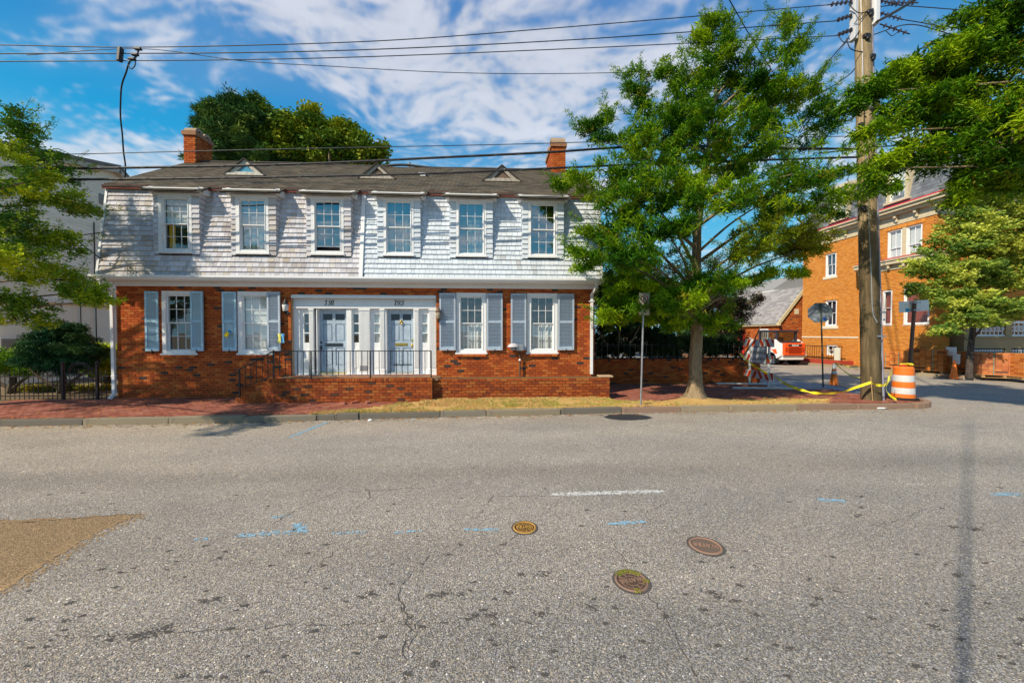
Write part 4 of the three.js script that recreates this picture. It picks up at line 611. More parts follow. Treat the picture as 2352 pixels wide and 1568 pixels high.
    for (let i = 0; i < n; i++) { const zc = z0 - dz * (i + 0.5), R = dz / 2 * 0.94; const arc = []; for (let k = 0; k <= 12; k++) { const a = Math.PI * k / 12; arc.push([Math.cos(a) * R, Math.sin(a) * Math.min(R, 0.4)]); } for (let k = 12; k >= 0; k--) { const a = Math.PI * k / 12; arc.push([Math.cos(a) * (R - 0.11), Math.sin(a) * (Math.min(R, 0.4) - 0.11)]); } add('arched_hood', extrude(arc, x1 - x0).rotateY(Math.PI / 2).translate(x0, bodyTop + 0.16, zc), cap, g); }
    add('flue', B(x0 + 0.05, x1 - 0.05, bodyTop + 0.16, bodyTop + 0.17, z1, z0), M.black, g);
  };
  const cz = -3.0, ct = atZ(436, 285, cz).y; chim(atZ(422, 380, cz).x, atZ(449, 380, cz).x, cz, atX(487, 320, atZ(450, 380, cz).x).z, ct, 2);
  chim(atZ(1268, 380, cz).x, atZ(1299, 380, cz).x, cz, cz - 1.5, atZ(1280, 313, cz).y, 2);
}

// porch with side steps, and the raised bed that carries on to the right
{
  rnd = rngOf(321);
  const porch = thing('brick_porch', 'low brick porch and raised planter wall with four steps at its left end', 'porch', [-1.7, 0.15, 0.5]);
  const PF = 1.0, PX0 = atZ(613, 870, PF).x, top = 0.88;
  const core = grainy([0.34, 0.17, 0.09], 2);
  const body = add('core', [B(PX0 + 0.02, -1.78, 0.1, top - 0.09, 0.0, PF - 0.02), B(-1.78, 3.7, 0.1, 0.78, 0.0, 0.76)], core, porch);
  const bs = bond(PX0, -1.76, 0.13, top - 0.085, [], {}).map(([u, w, a, b]) => ({ m: mat4(u, w, PF - 0.045 + rr(-0.006, 0.008), a, b, 0.09), k: Math.floor(rnd() * 7) }));
  for (const [u, w, a, b] of bond(0.02, PF - 0.09, 0.13, top - 0.085, [])) bs.push({ m: mat4(PX0 + 0.045, w, u, 0.09, b, a), k: Math.floor(rnd() * 6) });
  for (let x = PX0; x < -1.8; x += 0.076) bs.push({ m: mat4(x + 0.038, top - 0.035, PF - 0.085 + rr(-0.005, 0.008), 0.066, 0.085, 0.2, 0, 0, 0), k: Math.floor(rnd() * 6) });   // soldier edge
  for (const [u, w, a, b] of bond(-1.74, 3.74, 0.13, 0.84, [], { course: 0.085 })) { const er = 0.02 * fbm(u * 1.3, w * 2, 3, 3); bs.push({ m: mat4(u, w + rr(-0.004, 0.004), 0.745 + rr(-0.01, 0.012) + er, a, b, 0.1, rr(-0.02, 0.02), rr(-0.03, 0.03), rr(-0.012, 0.012)), k: Math.floor(rnd() * 6) }); }
  for (const [u, w, a, b] of bond(0.02, 0.7, 0.13, 0.84, [], { course: 0.085 })) bs.push({ m: mat4(3.7, w, u, 0.09, b, a), k: Math.floor(rnd() * 6) });
  pieces(body, 'brick', bs, [[0.36, 0.085, 0.022], [0.42, 0.11, 0.028], [0.31, 0.07, 0.02], [0.4, 0.13, 0.035], [0.38, 0.09, 0.024], [0.25, 0.06, 0.025], [0.1, 0.05, 0.035]], { key: 'porchbrick' });
  const fl = []; for (let z = 0.02; z < PF - 0.2; z += 0.105) for (let x = PX0 + 0.02; x < -1.8; x += 0.21) fl.push({ m: mat4(x + 0.1 + (Math.round(z / 0.105) % 2) * 0.1, top - 0.05, z + 0.05, 0.2, 0.06, 0.096), k: Math.floor(rnd() * 4) });
  pieces(add('floor', B(PX0, -1.8, top - 0.12, top - 0.06, 0, PF - 0.18), core, porch), 'floor_brick', fl, [[0.34, 0.2, 0.11], [0.3, 0.17, 0.1], [0.38, 0.24, 0.14], [0.28, 0.17, 0.11]]);
  // steps
  const xs = [539, 562, 587, 613].map((p) => atZ(p, 890, PF).x);
  for (let i = 0; i < 3; i++) {
    const x0 = xs[i], x1 = xs[i + 1] + 0.02, y1 = 0.17 + (i + 1) * 0.175, st = add('step', B(x0 + 0.015, x1, 0.1, y1 - 0.07, 0.06, PF - 0.02), core, porch), sb = [];
    for (let z = 0.06; z < PF - 0.05; z += 0.105) for (const [a, b] of [[x0, (x0 + x1) / 2], [(x0 + x1) / 2, x1]]) sb.push({ m: mat4((a + b) / 2, y1 - 0.035, Math.min(z + 0.05, PF - 0.045), b - a - 0.008, 0.07, 0.096, 0, rr(-0.02, 0.02)), k: Math.floor(rnd() * 5) });
    for (const [u, w, a, b] of bond(x0, x1, 0.13, y1 - 0.075, [])) sb.push({ m: mat4(u, w, PF - 0.045, a, b, 0.09), k: Math.floor(rnd() * 5) });
    for (const [u, w, a, b] of bond(0.08, PF - 0.09, 0.13, y1 - 0.075, [])) sb.push({ m: mat4(x0 + 0.045, w, u, 0.09, b, a), k: Math.floor(rnd() * 5) });
    pieces(st, 'brick', sb, RED, { key: 'porchbrick' });
  }
  add('planter_soil', B(-1.78, 3.68, 0.78, 0.8, 0.0, 0.72), grainy([0.2, 0.13, 0.06], 2, { bumpScale: 0.03 }), porch);
  add('capstone', RB(3.42, 3.86, 0.84, 0.9, 0.45, 0.78, 0.02), grainy([0.5, 0.36, 0.22], 2), porch);
  // railing
  const rl = thing('porch_railing', 'thin black iron railing along the porch, sloping down beside its steps', 'railing', [-4.3, top, 0.85]);
  const zr = 0.9, X = (p) => atZ(p, 830, zr).x, yT = atZ(800, 806, zr).y, yB = atZ(800, 861, zr).y, r = 0.011;
  const xa = X(628), xb = -1.8, xe = X(549), yTe = atZ(549, 848, zr).y, yBe = atZ(549, 893, zr).y;
  add('top_rail', [B(xa, xb, yT - 0.012, yT + 0.012, zr - 0.02, zr + 0.02), cyl([xa, yT, zr], [xe, yTe, zr], 0.018), new THREE.TorusGeometry(0.055, 0.014, 6, 16).translate(xe - 0.07, yTe - 0.06, zr)], M.iron, rl);
  add('bottom_rail', [B(xa, xb, yB - 0.01, yB + 0.01, zr - 0.012, zr + 0.012), cyl([xa, yB, zr], [xe, yBe, zr], 0.013)], M.iron, rl);
  for (const [x, y0, y1] of [[xe, 0.3, yTe], [xa, top, yT], [X(714), top, yT], [X(850), top, yT], [xb, top, yT]]) add('post', B(x - 0.017, x + 0.017, y0, y1, zr - 0.017, zr + 0.017), M.iron, rl);
  for (let x = xa + 0.17; x < xb - 0.05; x += 0.17) add('baluster', bar([x, yB, zr], [x, yT, zr], r), M.iron, rl);
  for (let i = 1; i < 6; i++) { const t = i / 6, x = lerp(xe, xa, t); add('baluster', bar([x, lerp(yBe, yB, t), zr], [x, lerp(yTe, yT, t), zr], r), M.iron, rl); }
}
// flags and the vent pipe
{
  const cloth = (w, h, twist, amp, seed) => { const g = new THREE.PlaneGeometry(w, h, 14, 14), p = g.attributes.position; for (let i = 0; i < p.count; i++) { const x = p.getX(i), y = p.getY(i), n = fbm(x * 9 + seed, y * 7, seed, 2) * amp; p.setXYZ(i, x * (1 - twist * Math.sin((y / h + 0.5) * 3.14)) + n, y, n * 1.2 + 0.02 * Math.sin(x * 40 + y * 15)); } g.computeVertexNormals(); return g; };
  const blueM = std([0.02, 0.22, 0.6], { roughness: 0.8 }), yel = std([0.85, 0.66, 0.03], { roughness: 0.8 });
  const a = atZ(523, 766, 0.17), t = thing('ribbon_bow', 'small blue and yellow ribbon tied to the shutter left of the blinded window', 'ribbon', [a.x, a.y, a.z]);
  add('blue_half', cloth(0.13, 0.1, 0.3, 0.05, 1).rotateZ(-0.6).translate(a.x + 0.05, a.y + 0.05, a.z), blueM, t); add('yellow_half', cloth(0.15, 0.17, 0.3, 0.06, 5).rotateZ(-0.5).translate(a.x - 0.03, a.y - 0.03, a.z + 0.01), yel, t);
  const b = atZ(645, 777, 0.16), f = thing('paper_flag', 'small upright yellow and blue flag on the shutter next to the left lantern', 'flag', [b.x, b.y, b.z]);
  add('yellow_band', cloth(0.1, 0.29, 0.05, 0.02, 2).translate(b.x - 0.05, b.y, b.z), std([0.85, 0.8, 0.2]), f); add('blue_band', cloth(0.1, 0.29, 0.05, 0.02, 3).translate(b.x + 0.05, b.y + 0.005, b.z + 0.004), std([0.15, 0.45, 0.75]), f);
  const p = atZ(1194, 800, 0.15), g = thing('vent_pipe', 'dark vertical pipe with a grey hood between the two right windows', 'pipe', [p.x, 0.8, 0.12]);
  add('pipe', [tube([[p.x, 0.8, 0.12], [p.x, 1.55, 0.12], [p.x - 0.03, 1.7, 0.16], [p.x - 0.14, 1.76, 0.2]], 0.03, 20, 8)], std([0.12, 0.07, 0.04]), g);
  add('hood', new THREE.SphereGeometry(0.19, 14, 8, 0, 6.283, 0, 1.5).scale(1, 0.7, 0.7).translate(p.x - 0.22, 1.78, 0.2), std([0.5, 0.47, 0.5], { roughness: 0.5 }), g);
  add('meter', [RB(p.x - 0.12, p.x + 0.12, 1.66, 1.88, 0.1, 0.24, 0.03)], M.galv, g); add('valve', new THREE.SphereGeometry(0.04, 10, 8).translate(p.x, 1.36, 0.15), M.white, g);
}

// ---------- neighbours: the pale building on the left ----------
{
  rnd = rngOf(400);
  const X = -19, ZR = -7.8, YR = 10.5, sl = 0.24, z0 = -3.2, z1 = ZR - 9;
  const t = thing('clapboard_building', 'tall pale clapboard building with a low gable, left of the brick house', 'building', [-24, 0.15, -6]);
  const yA = YR - (z0 - ZR) * sl, yB = YR + (z1 - ZR) * 0.75;
  const gab = (d0, d1, lo = 0.1) => extrude([[-z0, lo], [-z1, lo], [-z1, Math.max(lo + 1, yB)], [-ZR, YR], [-z0, yA]], d1 - d0).rotateY(Math.PI / 2).translate(d0, 0, 0);
  add('wall', gab(X - 11, X - 0.05), std([0.93, 0.82, 0.65], { map: rep(T.paint, 0.4), roughness: 0.85 }), t);
  const sid = [], course = 0.155;
  for (let y = 3.75, r = 0; y < YR - 0.1; y += course, r++) {
    const zf = Math.min(z0, ZR + (YR - y - 0.1) / sl), zb = Math.max(z1, ZR - (YR - y - 0.1) / 0.75); if (zf - zb < 0.3) continue;
    for (let z = zb; z < zf;) { const L = Math.min(rr(2.4, 4.2), zf - z); sid.push({ m: new THREE.Matrix4().makeTranslation(X, y + course / 2, z + L / 2).multiply(new THREE.Matrix4().makeRotationY(Math.PI / 2)).multiply(mat4(0, 0, 0, L - 0.006, course + 0.015, 0.03, -0.11)), k: Math.floor(rnd() * 4) }); z += L; }
  }
  pieces(t, 'clapboard', sid, [[0.95, 0.84, 0.66], [0.92, 0.81, 0.63], [0.96, 0.86, 0.68], [0.9, 0.79, 0.62]], { mat: { map: T.grain, roughness: 0.7 } });
  const rake = (za, ya, zb2, yb2) => { const g = new THREE.BoxGeometry(0.35, 0.28, Math.hypot(zb2 - za, yb2 - ya)); return g.rotateX(-Math.atan2(yb2 - ya, zb2 - za)).translate(X + 0.12, (ya + yb2) / 2, (za + zb2) / 2); };
  const trim = std([0.55, 0.46, 0.36], { roughness: 0.7, map: rep(T.streak, 1) });
  add('rake_board', [rake(ZR, YR, z0, yA), rake(z1, yB, ZR, YR)], trim, t);
  add('roof', [extrude([[-z0 - 0.2, yA], [-ZR, YR + 0.05], [-z1, yB], [-z1, yB + 0.18], [-ZR, YR + 0.25], [-z0 - 0.2, yA + 0.18]], 11.5).rotateY(Math.PI / 2).translate(X - 11.2, 0, 0)], std([0.22, 0.19, 0.16], { map: rep(T.rough, 2) }), t);
  add('water_table', B(X - 0.05, X + 0.08, 3.58, 3.76, z1, z0), std([0.72, 0.68, 0.6]), t);
  add('gable_vent', [B(X, X + 0.06, 8.55, 9.05, -7.7, -7.0), ...[0, 1, 2, 3, 4].map((i) => B(X + 0.06, X + 0.08, 8.6 + i * 0.09, 8.65 + i * 0.09, -7.65, -7.05))], std([0.3, 0.28, 0.26]), t);
  const c0 = atX(253, 460, X), c1 = atX(247, 530, X);
  add('window_frame', [B(X, X + 0.09, c1.y - 0.1, c0.y, c0.z - 0.1, c0.z + 0.14), B(X, X + 0.09, c0.y, c0.y + 0.18, c0.z - 1.3, c0.z + 0.14), B(X, X + 0.1, c1.y - 0.26, c1.y - 0.1, c0.z - 1.3, c0.z + 0.14)], M.white, t);
  add('window_pane', B(X, X + 0.05, c1.y, c0.y, c0.z - 1.2, c0.z - 0.1), std([0.25, 0.27, 0.22], { roughness: 0.1 }), t);
  const cab = M.black; const w1 = atX(213, 510, X), w2 = atX(213, 820, X);
  add('conduit', [bar([X + 0.04, w1.y, w1.z], [X + 0.04, w2.y, w1.z], 0.022), bar([X + 0.04, 3.9, atX(182, 700, X).z], [X + 0.04, 1.5, atX(182, 700, X).z], 0.018)], cab, t);
  const a = atX(16, 790, X + 0.25);
  const ac = thing('air_conditioner', 'grey box air conditioner on the pale building at the left edge', 'air conditioner', [X + 0.2, a.y - 0.3, a.z]);
  add('case', RB(X, X + 0.5, a.y - 0.28, a.y + 0.24, a.z - 0.45, a.z + 0.4, 0.02), std([0.42, 0.4, 0.36]), ac); add('grille', [0, 1, 2, 3, 4, 5, 6].map((i) => B(X + 0.5, X + 0.515, a.y - 0.22 + i * 0.06, a.y - 0.19 + i * 0.06, a.z - 0.4, a.z + 0.35)), std([0.2, 0.19, 0.18]), ac);
}

// ---------- trees ----------
const leafShape = (L, W, n, spread, seed, fold = 0.25) => { // a spray of folded leaves
  const r = rngOf(seed), gs = [];
  for (let i = 0; i < n; i++) {
    const g = new THREE.BufferGeometry(), l = L * (0.7 + 0.6 * r()), w = W * (0.8 + 0.4 * r());
    g.setAttribute('position', new THREE.BufferAttribute(new Float32Array([0, 0, 0, l * 0.45, fold * w, w / 2, l, -0.1 * l, 0, 0, 0, 0, l, -0.1 * l, 0, l * 0.45, fold * w, -w / 2]), 3)); g.computeVertexNormals();
    g.rotateX((r() - 0.5) * 1.6).rotateZ((r() - 0.35) * 1.5).rotateY(r() * 6.283).translate((r() - 0.5) * spread, (r() - 0.5) * spread * 0.7, (r() - 0.5) * spread); gs.push(g);
  }
  return join(gs);
};
const leafMat = (t = 0.35) => std([1, 1, 1], { phys: 1, roughness: 0.42, specularIntensity: 0.45, transmission: t, thickness: 0, ior: 1.25 });
const LEAF = { oak: leafShape(0.15, 0.036, 12, 0.22, 1), near: leafShape(0.15, 0.042, 10, 0.18, 2), broad: leafShape(0.13, 0.075, 8, 0.24, 3), small: leafShape(0.07, 0.04, 14, 0.2, 4), fir: leafShape(0.16, 0.03, 18, 0.12, 6), big: leafShape(0.3, 0.15, 10, 0.5, 7), yew: leafShape(0.1, 0.022, 22, 0.18, 8) };
const LM = { oak: leafMat(0.42), near: leafMat(0.42), broad: leafMat(0.35), small: leafMat(0.3), fir: leafMat(0.12), big: leafMat(0.3), yew: leafMat(0.1) };
function crownOf(parent, lobes, leaf, tint, seed, o = {}) {
  rnd = rngOf(seed); const ms = [], cs = [], tw = [], q = new THREE.Quaternion(), C = new THREE.Color(), b = BASE.get(parent);
  for (const lb of lobes) {
    const nT = lb.n ?? 26, per = lb.per ?? 16;
    for (let i = 0; i < nT; i++) {
      const d = v3(rr(-1, 1), rr(-1, 1), rr(-1, 1)); while (d.length() > 1) d.set(rr(-1, 1), rr(-1, 1), rr(-1, 1));
      const L = d.length(); d.multiplyScalar(Math.pow(L, 0.55) / Math.max(L, 0.05));
      const end = v3(d.x * lb.r[0], d.y * lb.r[1], d.z * lb.r[2]).add(lb.c), start = lb.c.clone().lerp(end, 0.12).add(v3(0, -0.18 * lb.r[1], 0)), mid = start.clone().lerp(end, 0.5).add(v3(rr(-.1, .1), 0.1 + (o.droop ?? 0), rr(-.1, .1)));
      end.y += (o.up ?? 0.1) * lb.r[1];
      const curve = new THREE.QuadraticBezierCurve3(start, mid, end);
      if (i % (o.tw ?? 2) === 0) tw.push(taper([start, mid, end], o.twr ?? 0.018, 0.003, 3, 3));
      const shade = clamp(fbm(end.x * 0.9, end.y * 0.9, end.z * 0.9 + seed, 3) * 1.6 + 0.5);
      for (let k = 0; k < per; k++) {
        const t = 0.25 + 0.78 * Math.sqrt(rnd()), s = (o.spread ?? 0.16) * (1.5 - t * 0.9), p = curve.getPoint(Math.min(t, 1)).add(v3(rr(-s, s), rr(-s, s) * 0.7, rr(-s, s)));
        const sc = rr(0.75, 1.25) * (lb.s ?? 1); q.setFromEuler(new THREE.Euler(rr(-.5, .5), rnd() * 6.283, rr(-.5, .5)));
        ms.push(new THREE.Matrix4().compose(p.sub(v3(...b)), q, v3(sc, sc, sc))); cs.push(C.clone().setRGB(...tint(shade, rnd(), lb)));
      }
    }
  }
  if (o.shoots) for (const lb of lobes) for (let i = 0, n = Math.round(o.shoots * Math.min(1.5, lb.r[0] * lb.r[1] * 1.2 + 0.3)); i < n; i++) { // thin leafy shoots standing out of the mass
    const d = v3(rr(-1, 1), rr(-0.35, 1), rr(-1, 1)).normalize(), s = v3(d.x * lb.r[0], d.y * lb.r[1], d.z * lb.r[2]).multiplyScalar(0.85).add(lb.c), L = rr(0.35, o.shootL ?? 0.8), e = s.clone().add(v3(d.x * L * 0.9, (0.45 + 0.5 * rnd()) * L + d.y * L * 0.3, d.z * L * 0.9));
    tw.push(taper([s, s.clone().lerp(e, 0.5), e], 0.009, 0.002, 2, 3)); const k2 = Math.round(L * 15);
    for (let k = 0; k < k2; k++) { const p = s.clone().lerp(e, k / k2).add(v3(rr(-.04, .04), rr(-.03, .03), rr(-.04, .04))), sc = rr(0.6, 0.95) * (lb.s ?? 1) * (1 - 0.35 * k / k2); q.setFromEuler(new THREE.Euler(rr(-.5, .5), rnd() * 6.283, rr(-.5, .5))); ms.push(new THREE.Matrix4().compose(p.sub(v3(...b)), q, v3(sc, sc, sc))); cs.push(C.clone().setRGB(...tint(0.4 + 0.4 * rnd(), rnd(), lb))); }
  }
  const im = new THREE.InstancedMesh(LEAF[leaf], LM[leaf], ms.length); ms.forEach((m, i) => { im.setMatrixAt(i, m); im.setColorAt(i, cs[i]); }); im.name = 'crown'; im.userData.kind = 'stuff'; im.castShadow = im.receiveShadow = true; parent.add(im);
  if (tw.length) add('twigs', tw, M.twig, parent);
}
const greenTint = (dark, mid, lite, warm = 0.05) => (s, r, lb) => { const k = clamp(s + (r - 0.5) * 0.5), a = k < 0.5 ? dark : mid, c = k < 0.5 ? mid : lite, t = k < 0.5 ? k * 2 : k * 2 - 1, y = (lb.y ?? 0) + (r < warm ? 0.6 : 0), o = [0, 1, 2].map((i) => lerp(a[i], c[i], t)); return [lerp(o[0], 0.42, y), lerp(o[1], 0.34, y), lerp(o[2], 0.02, y)]; };
const OAK = greenTint([0.022, 0.1, 0.006], [0.1, 0.26, 0.006], [0.4, 0.55, 0.01], 0.03);
const px2 = (px, py, rx, ry, z, rz, o = {}) => { const c = atZ(px, py, z), d = atZ(px + 1, py, z).x - c.x; return { c, r: [rx * d, ry * d, rz], ...o }; };

{ // street tree in the middle of the view
  const base = [6.45, 0.2, 0.95], z = 0.95, t = thing('street_oak_tree', 'slender-leaved street oak with ridged trunk between sign post and barricade', 'tree', base);
  const tp = [atZ(1597, 912, z), atZ(1598, 840, z), atZ(1601, 740, z), atZ(1600, 640, z), atZ(1602, 540, z), atZ(1612, 440, z + 0.1), atZ(1630, 320, z), atZ(1650, 160, z)];
  const tr = [taper(tp, 0.205, 0.022, 40, 16, 0.16)]; { const g = new THREE.LatheGeometry([[0.47, -0.05], [0.34, 0.05], [0.26, 0.2], [0.215, 0.42], [0.197, 0.6]].map(([x, y]) => new THREE.Vector2(x, y)), 20), p = g.attributes.position; for (let i = 0; i < p.count; i++) { const a = Math.atan2(p.getZ(i), p.getX(i)), k = 1 + 0.16 * Math.sin(a * 5 + 1) * clamp(0.6 - p.getY(i)); p.setX(i, p.getX(i) * k); p.setZ(i, p.getZ(i) * k); } g.computeVertexNormals(); tr.push(g.translate(tp[0].x, 0.2, z)); }
  add('trunk', tr, M.bark, t);
  const L = [[1640, 140, 34, 75, 0, .8, 18], [1690, 165, 42, 42, 0, .8, 12], [1745, 215, 55, 40, .2, .9, 16], [1600, 195, 42, 42, .2, .8, 12], [1540, 290, 55, 42, .4, .9, 14], [1800, 235, 50, 40, 0, .9, 14], [1790, 155, 38, 75, 0.3, .8, 14], [1718, 225, 95, 70, -0.3, 1.2, 26], [1575, 240, 60, 70, 0.5, 1, 18], [1470, 280, 36, 70, 0.4, .6, 8], [1400, 325, 50, 36, 0.5, .7, 7], [1500, 365, 110, 62, 1.0, 1.4, 30], [1560, 330, 80, 60, -1.2, 1.3, 20], [1700, 360, 130, 70, 1.2, 1.6, 38], [1650, 300, 90, 60, 1.9, 1.0, 22], [1830, 300, 80, 70, -0.6, 1.4, 26], [1880, 385, 85, 60, 0.2, 1.5, 26], [1375, 425, 95, 40, 0.6, 1.1, 24], [1480, 450, 100, 50, 1.8, 1.2, 30], [1620, 450, 130, 48, 2.1, 1.1, 34], [1780, 450, 100, 55, 1.6, 1.3, 30], [1880, 470, 90, 45, 0.3, 1.3, 24], [1600, 420, 150, 50, -1.6, 1.2, 26],
    [1400, 515, 95, 40, 1.3, 1.1, 26], [1530, 530, 80, 40, 1.9, 1.0, 20], [1500, 600, 90, 40, -1.2, 1.2, 18], [1370, 590, 75, 50, 0.8, 1.1, 28], [1450, 590, 75, 50, 1.9, .9, 22], [1470, 650, 90, 38, 0.2, .9, 24], [1430, 715, 60, 35, 0.3, .9, 16], [1550, 690, 60, 42, 1.4, .9, 20], [1640, 655, 65, 40, 1.5, .9, 18], [1700, 640, 70, 32, 0.2, 1.1, 14], [1790, 535, 110, 38, 1.2, 1.2, 26, .35], [1860, 570, 70, 32, 0.9, 1.0, 18, .5], [1730, 575, 70, 28, 1.6, .8, 14, .3], [1790, 630, 60, 14, 0.4, .6, 6], [1650, 745, 45, 28, 0.8, .6, 8], [1415, 685, 50, 36, 0.1, .7, 18], [1490, 725, 55, 26, -0.2, .6, 16], [1400, 735, 34, 20, 0.1, .6, 9], [1540, 745, 40, 20, 0.6, .6, 8]];
  const lobes = L.map(([a, b, c, d, dz, rz, n, y]) => px2(a, b, c * 0.9, d * 0.86, z + dz, rz, { n: Math.round(n * 0.64), per: 13, y: y ?? 0 }));
  const lg = []; const hs = (y) => { for (let i = 0; i < tp.length - 1; i++) if (tp[i + 1].y >= y) return tp[i].clone().lerp(tp[i + 1], clamp((y - tp[i].y) / (tp[i + 1].y - tp[i].y))); return tp[tp.length - 1].clone(); };
  for (const l of lobes) { const d = Math.hypot(l.c.x - 6.45, l.c.z - z), s = hs(Math.max(2.9, l.c.y - 0.35 * d - 0.5)), m = s.clone().lerp(l.c, 0.5).add(v3(0, 0.12 * d - 0.1, 0)); add('limb', taper([s, m, l.c], 0.03 + 0.009 * d, 0.01, 7, 6), M.bark, t); void lg; }
  // upright shoots that stand above the crown
  for (const [a, b, c, d] of [[1452, 215, 1448, 160], [1473, 230, 1478, 185], [1530, 180, 1522, 150], [1610, 110, 1602, 78], [1655, 90, 1668, 45], [1622, 60, 1640, 50], [1800, 90, 1822, 50], [1830, 130, 1842, 90], [1360, 300, 1338, 292], [1395, 285, 1375, 262], [1900, 300, 1935, 262], [1560, 200, 1555, 170], [1860, 210, 1880, 190], [1300, 430, 1265, 420]]) { const p = atZ(a, b, z + 0.3), q = atZ(c, d, z + 0.3); lobes.push({ c: p.clone().lerp(q, 0.45), r: [0.1 + Math.abs(q.x - p.x) * 0.55, 0.12 + Math.abs(q.y - p.y) * 0.7, 0.14], n: 6, per: 9, s: 0.9 }); }
  crownOf(t, lobes, 'oak', OAK, 51, { spread: 0.17, up: 0.14, shoots: 9, shootL: 0.85 });
}
{ // tree at the left edge, its trunk outside the frame
  const base = [-15.6, 0.15, 1.9], t = thing('left_street_tree', 'leafy street tree reaching in from the left edge before the pale building', 'tree', base);
  add('trunk', [taper([base, [-15.6, 2.5, 1.9], [-15.4, 5, 1.9], [-15.5, 9, 2]], 0.25, 0.05, 16, 10, 0.12)], M.bark, t);
  const z = 1.7, L = [[60, 330, 55, 55, 0, .8, 14], [30, 290, 40, 40, 0.2, .6, 10], [90, 380, 95, 38, 0, 1, 26], [40, 430, 80, 45, .6, 1, 26], [150, 465, 72, 30, .1, .9, 24, .12], [60, 520, 95, 50, .4, 1.2, 34], [20, 590, 90, 55, .8, 1.2, 34], [130, 560, 70, 35, -.2, .8, 14], [120, 635, 90, 34, .2, 1, 28], [200, 670, 50, 20, .1, .6, 18], [225, 690, 42, 16, .2, .5, 16], [30, 690, 70, 40, .4, 1, 24], [40, 735, 60, 26, .3, .8, 14], [-70, 470, 80, 120, 1.2, 1.1, 14], [-170, 420, 110, 160, 2.6, 1.8, 60], [-120, 560, 110, 90, 3.4, 1.4, 46], [-120, 300, 100, 80, 2.2, 1.2, 14], [95, 410, 30, 20, 2.0, .5, 8]];
  const lobes = L.map(([a, b, c, d, dz, rz, n, y]) => px2(a, b, c * 0.92, d * 0.88, z + dz, rz, { n: Math.round(n * 0.72), per: 11, y: y ?? 0 }));
  for (const l of lobes) add('limb', taper([[-15.5, Math.max(2.4, l.c.y - 1.6), 1.9], v3(-15.5, l.c.y - 0.6, 1.9).lerp(l.c, 0.5), l.c], 0.06, 0.012, 6, 6), M.bark, t);
  const p = atZ(20, 330, z), q = atZ(62, 255, z); lobes.push({ c: p.clone().lerp(q, 0.5), r: [0.3, 0.5, 0.2], n: 6, per: 8 });
  for (const lb of [{ c: v3(-17.3, 7.8, 5.2), r: [1.8, 1.5, 1.6], n: 26, per: 12 }, { c: v3(-15.6, 8.5, 4.8), r: [1.5, 1.2, 1.4], n: 20, per: 12 }, { c: v3(-16, 6, 4.6), r: [1.4, 1.0, 1.2], n: 14, per: 12 }, { c: v3(-19, 7.5, 4.4), r: [1.8, 1.6, 1.6], n: 40, per: 12 }, { c: v3(-14.6, 9.6, 3.2), r: [1.3, 1, 1.2], n: 30, per: 12 }]) lobes.push(lb);
  crownOf(t, lobes, 'small', greenTint([0.05, 0.16, 0.03], [0.19, 0.34, 0.02], [0.58, 0.62, 0.02], 0.05), 61, { spread: 0.17, up: 0.05, shoots: 5, shootL: 0.5 });
}
